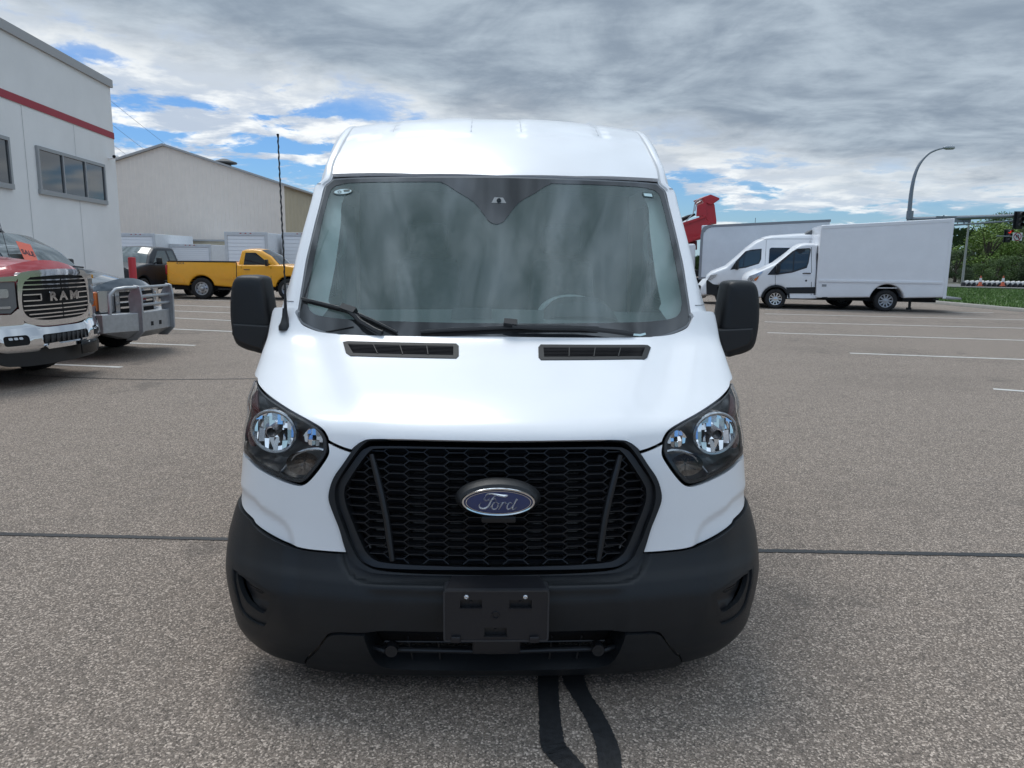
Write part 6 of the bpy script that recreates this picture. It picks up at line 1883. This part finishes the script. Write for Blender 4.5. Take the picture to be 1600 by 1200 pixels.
# --- wipers
def wp(px, py, off): return WS.pos(np.array([inv_w(px, py)]), off)[0]
def wiper(blade, adapter, arm, tip2=None):
    root = MB(); root.tube([wp(a, b, .02) for a, b in blade], [.006] + [.009] * (len(blade) - 2) + [.006], 6); r_ = root.build('wiper', TRIM, van)
    m = MB(); m.tube([wp(a, b + 2.2, .010) for a, b in blade], .0045, 5); m.build('wiper_rubber', DARK, r_)
    m = MB(); m.tube([wp(*adapter[0], .034), wp(*adapter[1], .036)], [.020, .022], 4); m.build('wiper_adapter', TRIM, r_)
    m = MB(); m.tube([wp(a, b, .038) for a, b in arm], [.010] + [.012] * (len(arm) - 2) + [.013], 6); m.build('wiper_arm', TRIM, r_)


wiper([(474, 470), (505, 478), (548, 489), (585, 505), (622, 523)], [(537, 486), (559, 494)], [(545, 490), (560, 502), (566, 509), (588, 522), (600, 528)])
wiper([(658, 521.5), (700, 519), (782, 515.5), (860, 513.5), (934, 515.5)], [(787, 510), (807, 513)], [(800, 517), (850, 519), (905, 519.5), (950, 524), (985, 528.5)])
m = MB(); m.tube([wp(510, 519.5, .006), wp(553, 511.5, .006)], .0022, 5); m.build('cowl_line', DARK, van)

# --- interior
CABG = mat('cab trim dark', (.08, .085, .09), .8); PALE = mat('pillar trim pale', (.86, .90, .86), .75); HEADL = mat('headliner', (.30, .32, .31), .9); SEATM = mat('seat cloth', (.10, .105, .11), .85, noise=.2, nscale=30)
mb = MB(); rows = []
for y, z in ((.86, 1.30), (.98, 1.335), (1.12, 1.375), (1.28, 1.41), (1.38, 1.42), (1.42, 1.38), (1.44, 1.0)): rows.append([(x, y + .10 * (x / .9) ** 2, z - .02 * abs(x)) for x in np.linspace(-.9, .9, 15)])
mb.grid(rows); mb.build('dashboard', mat('dash grey', (.24, .26, .26), .75), van)
mb = MB(); rows = []
for y, z in ((1.18, 1.40), (1.24, 1.47), (1.36, 1.49), (1.42, 1.46), (1.43, 1.38)): rows.append([(.43 + .20 * q, y, 1.37 + (z - 1.37) * (1 - q ** 4)) for q in np.linspace(-1, 1, 13)])
mb.grid(rows); mb.build('instrument_hood', CABG, van)
mb = MB(); rows = []
for y, z in ((1.15, 1.385), (1.2, 1.42), (1.38, 1.425), (1.40, 1.40)): rows.append([(-.12 + .10 * q, y, z) for q in np.linspace(-1, 1, 5)])
mb.grid(rows); mb.build('dash_tray', CABG, van)
mb = MB(); wc = np.array([.43, 1.56, 1.36]); ax = np.array([0, -math.sin(math.radians(35)), math.cos(math.radians(35))]); e1 = np.array([1., 0, 0]); e2 = np.cross(ax, e1)
mb.tube([wc + .19 * (math.cos(t) * e1 + math.sin(t) * e2 * 1.0) for t in np.linspace(0, 2 * math.pi, 40)], .015, 8, False); mb.tube([wc - .19 * e1, wc + .19 * e1], .018, 6); mb.tube([wc, wc - .19 * e2], .02, 6)
mb.build('steering_wheel', mat('wheel rim grey', (.55, .58, .57), .5), van)
def seat(x):
    r_ = MB(); r_.box((x - .24, 1.75, .95), (x + .24, 2.2, 1.10)); s0 = r_.build('seat', SEATM, van, bevel=.04)
    m = MB(); m.add([(x - .24, 2.10, 1.05), (x + .24, 2.10, 1.05), (x + .20, 2.26, 1.68), (x - .20, 2.26, 1.68), (x - .24, 2.24, 1.05), (x + .24, 2.24, 1.05), (x + .20, 2.36, 1.68), (x - .20, 2.36, 1.68)], [(0, 1, 2, 3), (4, 5, 6, 7), (0, 1, 5, 4), (1, 2, 6, 5), (2, 3, 7, 6), (3, 0, 4, 7)]); m.build('backrest', SEATM, s0, bevel=.05)
    m = MB(); m.box((x - .13, 2.27, 1.70), (x + .13, 2.37, 1.90)); m.build('headrest', SEATM, s0, bevel=.05)
seat(.43); seat(-.43)
mb = MB(); mb.add([(-.97, 2.75, .4), (.97, 2.75, .4), (.93, 2.75, 2.3), (-.93, 2.75, 2.3)], [(0, 1, 2, 3)]); mb.build('partition', mat('partition grey', (.16, .17, .17), .8), van, smooth=False)
mb = MB(); mb.grid([[(x, y, 2.06 - .03 * x * x + .08 * min(1, (y - 1.5) / .6)) for x in np.linspace(-.93, .93, 9)] for y in (1.66, 1.8, 2.1, 2.75)]); mb.build('headliner', HEADL, van)
mb = MB(); mb.box((-1.0, 1.2, .38), (1.0, 2.75, .42)); mb.build('cab_floor', CABG, van, smooth=False)
for s in (-1, 1):
    def sx(px, py, y): p = lpl(px, py, y); return (s * -abs(p[0]) if 0 else s * abs(p[0]), p[1], p[2])
    outer = [inv_w(*p) for p in cr([(514, 292), (499, 352), (485, 420), (474, 470), (478, 500)], 4)]
    inner = cr([(543, 298), (534, 318), (533, 340), (530, 370), (523, 420), (516, 455), (513, 470), (516, 478), (501, 498)], 2)
    rowO = [WS.pos(np.array([[-abs(a) - .03, b]]), -.03)[0] for a, b in outer]; n_ = len(rowO)
    I3 = [lpl(*inner[int(round(i * (len(inner) - 1) / (n_ - 1)))], float(rowO[i][1]) + .07) for i in range(n_)]
    mb = MB(); mid = [(np.array(a) + b) / 2 + np.array([-.005, .012, 0]) for a, b in zip(rowO, I3)]
    back = [np.array(b) + np.array([-.06, .10, 0]) for b in I3]
    mb.grid([[(-s * p[0], p[1], p[2]) for p in r_] for r_ in (rowO, mid, I3, back)]); pt_ = mb.build('pillar_trim', PALE, van)
    hd = [(531, 345), (537, 360), (538, 378), (535, 395), (528, 405)]
    mb = MB(); mb.tube([(lambda p: (-s * p[0], p[1], p[2]))(lpl(*p, 1.62)) for p in cr(hd, 3)], .013, 7); mb.build('grab_handle', mat('handle pale', (.36, .40, .38), .6), van)
    mb = MB(); a, b = lpl(529, 405, 2.1), lpl(530, 452, 2.1); mb.tube([(-s * a[0], a[1], a[2]), (-s * b[0], b[1], b[2])], .012, 6); mb.build('seat_belt', mat('belt grey', (.22, .24, .24), .7), van)
    # door liner inside
    mb = MB(); mb.box((s * 1.0 - .02, 1.32, .45), (s * 1.0 + .02, 2.4, 1.38)); mb.build('door_liner', CABG, van, smooth=False)
    mb = MB(); mb.box((s * .985 - .015, 2.38, .45), (s * .985 + .015, 2.75, 2.02)); mb.build('pillar_liner', HEADL, van, smooth=False)

# --- pillars and roof rails: one loft each side from fender seam over the windshield to the rear
ZR = interp([1.40, 1.47, 1.6, 1.8, 2.0, 2.2, 2.4, 2.6, 3.0, 5.98], [2.04, 2.108, 2.20, 2.325, 2.43, 2.51, 2.552, 2.572, 2.59, 2.59])
RC = .062
def roofz(x, y): return ZR(y) - RC * (np.abs(x) / .87) ** 2.2
wl_ = [p for p in WO if p[0] < -.3]
def xedge(z):
    """half width of the glass opening at height z"""
    a = np.array([inv_w(*p) for p in ((469, 499), (467.5, 488), (480.5, 407), (493.5, 352), (509.5, 291))]); a = a[np.argsort(a[:, 1])]
    return -np.interp(z, a[:, 1], a[:, 0])


for s in (-1, 1):
    rows = []
    zt = inv_w(509.5, 291)[1]; ctl = []
    for z in np.linspace(1.43, zt, 9):
        xe = xedge(z) + .008; ye = float(yw(z)) + WK * (xe / .9) ** 2
        wz = float(WZ(z)); yo = ye + .26
        ctl.append(((xe, ye - .004, z), (xe + .05, ye + .006, z), (wz - .034, ye + .085, z), (wz - .006, ye + .20, z), (wz, ye + .34, z)))
    xe0 = ctl[-1][0][0]
    c2 = inv_w(522, 280.5); x2 = abs(c2[0]) + .012
    y2 = float(yw(c2[1])) + WK * (x2 / .9) ** 2
    stations = [(x2, y2 + .0, .85), (.875, 1.66, 1.0), (.868, 1.8, 1.0), (.862, 2.0, 1.), (.858, 2.25, 1.), (.855, 2.6, 1.), (.855, 3.2, 1.), (.855, 4.4, 1.), (.855, 5.95, 1.)]
    for k, (xi, y, g_) in enumerate(stations):
        zi = float(roofz(xi, y)) + (0 if k else 0.0)
        if k == 0: zi = c2[1] + .004
        yo = y + .26 * max(0, 1 - k / 3.); zo = 2.02 + min(1, k / 3.) * .08; wz = float(WZ(zo))
        ztop = zi - .02
        hump = .0
        ctl.append(((xi, y, zi), (xi + .045, y + .01 * (k < 2), zi + .004 + hump), (xi + (.062 if k < 2 else .075 if k < 3 else .09), y + .03 * (k < 3), zi - .035 - .02 * (k > 1)), (wz - (.022 if k < 3 else .012), (y + yo) / 2, (zi + zo) / 2 + .03), (wz, yo, zo)))
    cp = np.array(ctl)                                           # stations x 5 x 3
    rowsf = []
    for st_ in cp:
        row = []
        P4 = st_
        for k in range(4):
            p0 = P4[k - 1] if k else 2 * P4[0] - P4[1]; p3 = P4[k + 2] if k < 3 else 2 * P4[4] - P4[3]
            for t in np.linspace(0, 1, 5)[:-1]:
                row.append(.5 * (2 * P4[k] + (-p0 + P4[k + 1]) * t + (2 * p0 - 5 * P4[k] + 4 * P4[k + 1] - p3) * t * t + (-p0 + 3 * P4[k] - 3 * P4[k + 1] + p3) * t ** 3))
        row.append(P4[4]); rowsf.append(row)
    # refine along the length
    R_ = np.array(rowsf); fine = []
    for i in range(len(R_) - 1):
        p0 = R_[i - 1] if i else 2 * R_[0] - R_[1]; p3 = R_[i + 2] if i + 2 < len(R_) else 2 * R_[-1] - R_[-2]
        for t in np.linspace(0, 1, 5)[:-1]: fine.append(.5 * (2 * R_[i] + (-p0 + R_[i + 1]) * t + (2 * p0 - 5 * R_[i] + 4 * R_[i + 1] - p3) * t * t + (-p0 + 3 * R_[i] - 3 * R_[i + 1] + p3) * t ** 3))
    fine.append(R_[-1])
    inner_lip = [r_[0] + np.array([-.003, .015, -.02]) for r_ in fine]
    mb = MB(); mb.grid([[(s * q[0], q[1], q[2]) for q in [l] + list(r_)] for l, r_ in zip(inner_lip, fine)])
    mb.build('roof_rail', WHITE, van, angle=60)
    GREYL = mat('seam grey', (.50, .52, .54), .6)
    mb = MB(); k0 = 36; mb.grid([[(s * (r_[0][0] + o_), r_[0][1], r_[0][2] + .006 - abs(o_ - .012) * .3) for o_ in (.004, .010, .014)] for r_ in fine[k0 - 4:]]); mb.build('roof_ditch', GREYL, van)
    for kk in (2, 33): mb = MB(); mb.tube([(s * q[0], q[1] - .001, q[2]) for q in fine[kk][2:]], .0022, 5); mb.build('pillar_seam', mat('gap grey', (.25, .26, .28), .7), van)
    OUT = [r_[-1] for r_ in fine]
    # flank above the belt, behind the loft edge
    def gap(y, z0, z1): sidepane('door_gap', [(y, z0), (y + .006, z0), (y + .006, z1), (y, z1)], s * 1.0, DARK, van, wfn=lambda a, b: WZ(b), off=.002, depth=0, sp=.1)
    zside = lambda y: float(np.interp(y, [o_[1] for o_ in OUT], [o_[2] for o_ in OUT]))
    front = [(o_[1], o_[2]) for o_ in OUT if o_[2] > 1.42][::3]
    SW = Surf(lambda u, v: np.stack([s * WZ(v), u, v], 1), float(s))
    win = [(1.52, 1.45), (2.36, 1.45), (2.33, 1.98), (1.98, 1.98), (1.74, 1.74)]
    up = [(front[0][0], 1.425)] + front + [(5.95, 2.10), (5.95, 1.425)]
    panel('flank', SW, up, WHITE, van, [resample([(1.44, 1.432 + .005), (2.40, 1.437), (2.37, 2.02), (1.98, 2.02), (1.70, 1.78)], .06)], sp=.12, depth=0)
    panel('window_seal', SW, [(1.40, 1.425), (2.42, 1.425), (2.39, 2.04), (1.96, 2.04), (1.67, 1.80)], TRIM, van, [resample(win, .06)], sp=.08, off=.004, depth=.02)
    panel('door_window', SW, win, LGLASS, van, sp=.12, off=-.004, depth=0)
    # flank below the belt with the front wheel arch
    def wy_(s_): return s_
    low = [(1.30, 1.425), (5.95, 1.425), (5.95, .40), (4.98, .40)] + [(4.55 + .47 * math.cos(t), .38 + .47 * math.sin(t)) for t in np.linspace(.05, math.pi - .05, 12)] + [(4.1, .40), (1.52, .40)] + [(1.05 + .47 * math.cos(t), .38 + .47 * math.sin(t)) for t in np.linspace(.05, math.pi * .93, 12)]
    arcfront = low[-1]
    low += [(.64, .60), (.67, .90), (.80, 1.14), (1.10, 1.19), (1.285, 1.25)]
    panel('lower_flank', SW, low, WHITE, van, sp=.12, depth=.01)
    panel('side_moulding', SW, [(1.56, .52), (4.0, .52), (4.0, .74), (1.56, .74)], BLACKP, van, sp=.2, off=.012, depth=.02)
    gap(1.36, .42, 1.42); gap(2.46, .42, 2.0); gap(3.9, .42, 2.0)
    a_ = [(1.05 + .48 * math.cos(t), .38 + .48 * math.sin(t)) for t in np.linspace(-.05, math.pi * .95, 16)]
    l = MB(); l.grid([[(s * (1.03), p[0], p[1]) for p in a_], [(s * .62, p[0], p[1]) for p in a_]]); l.add([(s * .62, p[0], p[1]) for p in a_], [tuple(range(len(a_)))]); l.build('arch_liner', DARK, van)
    wheel(van, s * .90, 1.05, .36, .24, s, 'fine'); wheel(van, s * .90, 4.55, .36, .24, s, 'fine')
    # dark mirror triangle ahead of the window
    panel('mirror_mount', SW, [(1.31, 1.22), (1.62, 1.30), (1.62, 1.50), (1.50, 1.54), (1.345, 1.43)], BLACKP, van, sp=.08, off=.022, depth=.03, round_=.006)
    # mirror
    mo = cr([(369.5, 432), (385, 430), (401, 430.5), (410, 434), (413.5, 445), (421, 488), (424, 510), (419, 530), (411.5, 552), (398, 550.5), (382, 546), (368, 536.5), (361.5, 514), (359, 482), (361.5, 447)], 3, True)
    YM = 1.34
    pts = [lpl(a, b, YM) - np.array([.022, 0, 0]) * (s > 0) for a, b in mo]
    cxm = -1.0
    p2 = np.array([(p[0], p[2]) for p in pts]); 
    if area(p2) < 0: p2 = p2[::-1]
    mb = MB(); cen = p2.mean(0); rows = []
    for dy, sc in ((.14, .93), (.125, .97), (.08, 1.), (.02, 1.), (-.01, .985), (-.028, .95), (-.040, .88), (-.047, .74), (-.050, .5), (-.051, .2)):
        rows.append([(-s * (cen[0] + (q[0] - cen[0]) * sc), YM + dy + .02 - .0 * q[0], cen[1] + (q[1] - cen[1]) * (1 - (1 - sc) * .55)) for q in p2])
    mb.grid(rows, True); mb.add([rows[-1][i] for i in range(len(p2))], [tuple(range(len(p2)))])
    mir = mb.build('mirror', BLACKP, van, angle=50)
    gm = MB(); gm.add([(-s * (cen[0] + (q[0] - cen[0]) * .9), YM + .13, cen[1] + (q[1] - cen[1]) * .94) for q in p2], [tuple(range(len(p2)))]); gm.build('mirror_glass', CHROME, mir, smooth=False)
    lo_ = MB(); a, b, c_, d_ = lpl(366, 506, YM), lpl(421, 507, YM), lpl(413, 549, YM), lpl(371, 534, YM)
    z1 = a[2]; sh = [(a[0], z1 + .006), (b[0] + .01, z1 - .004), (b[0] + .012, z1 - .02), (c_[0], c_[2] + .012), (c_[0] - .06, c_[2] + .03), (d_[0] + .005, d_[2] + .01), (a[0] - .005, z1 - .05)]
    rows = []
    for dy, sc in ((.02, 1.), (-.046, 1.), (-.056, .96), (-.060, .85)):
        cc_ = np.mean(sh, 0); rows.append([(-s * (cc_[0] + (q[0] - cc_[0]) * sc), YM + dy + .02, cc_[1] + (q[1] - cc_[1]) * sc) for q in sh])
    lo_.grid(rows, True); lo_.add(rows[-1], [tuple(range(len(sh)))]); lo_.build('mirror_lower_shell', TRIM, mir, angle=30)
    ar = MB(); j0, j1 = lpl(424, 512, YM), lpl(423, 528, YM)
    ar.box((min(s * .99, -s * (j0[0] - .04)), YM - .03, j1[2] - .02), (max(s * .99, -s * (j0[0] - .04)), YM + .08, j0[2])); ar.build('mirror_arm', BLACKP, mir, bevel=.015)

# --- roof
def roof_f(u, v):
    x, y = u, v
    z = ZR(y) - RC * (np.abs(x) / .87) ** 2.2
    a = np.abs(x); g = lambda c_: np.exp(-((a - c_) / .008) ** 2)
    sm = np.clip((y - 1.86 - .10 * a) / .05, 0, 1)
    q = lambda lo, hi: np.clip((a - lo) / .012, 0, 1) * np.clip((hi - a) / .012, 0, 1)
    z = z + sm * .007 * (q(.145, .60) + q(.64, 2.))
    return np.stack([x, y, z], 1)
RS_ = Surf(roof_f, 1.)
hp = [inv_w(*p) for p in ((519.5, 279), (560, 276.5), (650, 275.2))]; hdr = [(a, float(yw(b)) + WK * (a / .9) ** 2) for a, b in hp]
c0 = float(yw(inv_w(779, 275)[1]))
rp = [(-.862, 5.95), (-.862, 2.0), (-.880, 1.66)] + hdr + [(0, c0)] + [(-a, b) for a, b in hdr[::-1]] + [(.880, 1.66), (.862, 2.0), (.862, 5.95)]
# header: the sheet meets the glass edge
_hz = np.array([q[1] for q in hp] + [inv_w(779, 275)[1]])
panel('roof', RS_, resample(rp, .05), WHITE, van, sp=.045, depth=.02)
for xr in (-.60, -.145, .145, .60):
    ys_ = np.linspace(1.93 + .1 * abs(xr), 5.8, 40); q_r = roof_f(np.full(40, xr), ys_); MB().tube([tuple(v_ + np.array([0, 0, .001])) for v_ in q_r], .0032, 6).build('roof_rib', mat('rib grey', (.52, .54, .56), .5), van)
mb = MB(); zs = [float(ZR(c0)) for _ in (0,)]
p = lpl(909, 195, 2.9); MB().lathe([(.02, -.03), (.018, .02), (.001, .03)], 12, 'z', (p[0], 2.9, float(roofz(p[0], 2.9)) + .03)).build('washer_stud', TRIM, van)
# rear end closes the body
mb = MB(); zz_ = [.40, .8, 1.2, 1.6, 2.05]
mb.add([(s_ * float(WZ(z)), 5.95, z) for s_ in (-1, 1) for z in zz_], [(0, 1, 6, 5), (1, 2, 7, 6), (2, 3, 8, 7), (3, 4, 9, 8)]); mb.add([(-1.01, 5.95, 2.05), (1.01, 5.95, 2.05), (.86, 5.95, 2.53), (-.86, 5.95, 2.53)], [(0, 1, 2, 3)])
mb.build('rear_doors', WHITE, van, smooth=False)
mb = MB(); mb.box((-.9, .35, .17), (.9, 5.8, .40)); mb.build('underbody', DARK, van, smooth=False)

# --- antenna on the left fender
b0 = fS(*[np.array([v_]) for v_ in inv_px(446, 507)])[0] + np.array([0, 0, .006])
at_ = lpl(434, 210, 1.30)
mm_ = lpl(445.5, 448, float(b0[1]) + .03)
pts = [tuple(q) for q in [b0 + np.array([0, 0, .0]), b0 + np.array([0, .01, .06]), mm_]] + [tuple(mm_ + (at_ - mm_) * t + np.array([  .0011 * math.cos(t * 110), .0011 * math.sin(t * 110), 0])) for t in np.linspace(.02, .97, 120)] + [tuple(at_)]
rr_ = [.012, .008, .0045] + [.0038 + .0006 * math.cos(t * 160) for t in np.linspace(0, 1, 120)] + [.007]
MB().tube(pts, rr_, 7).build('antenna', mat('antenna rubber', (.008, .008, .009), .7), van, angle=60)
b0 = fS(*[np.array([v_]) for v_ in inv_px(446, 507)])[0] + np.array([0, 0, .006])
mb = MB(); rows = []
for k, (h, rx, ry) in enumerate(((-.03, .030, .05), (-.012, .030, .048), (.004, .021, .034), (.03, .014, .02), (.07, .010, .012))): rows.append([(b0[0] + rx * math.cos(t), b0[1] + ry * math.sin(t), b0[2] + h) for t in np.linspace(0, 2 * math.pi, 17)[:-1]])
mb.grid(rows, True); mb.build('antenna_foot', TRIM, van)
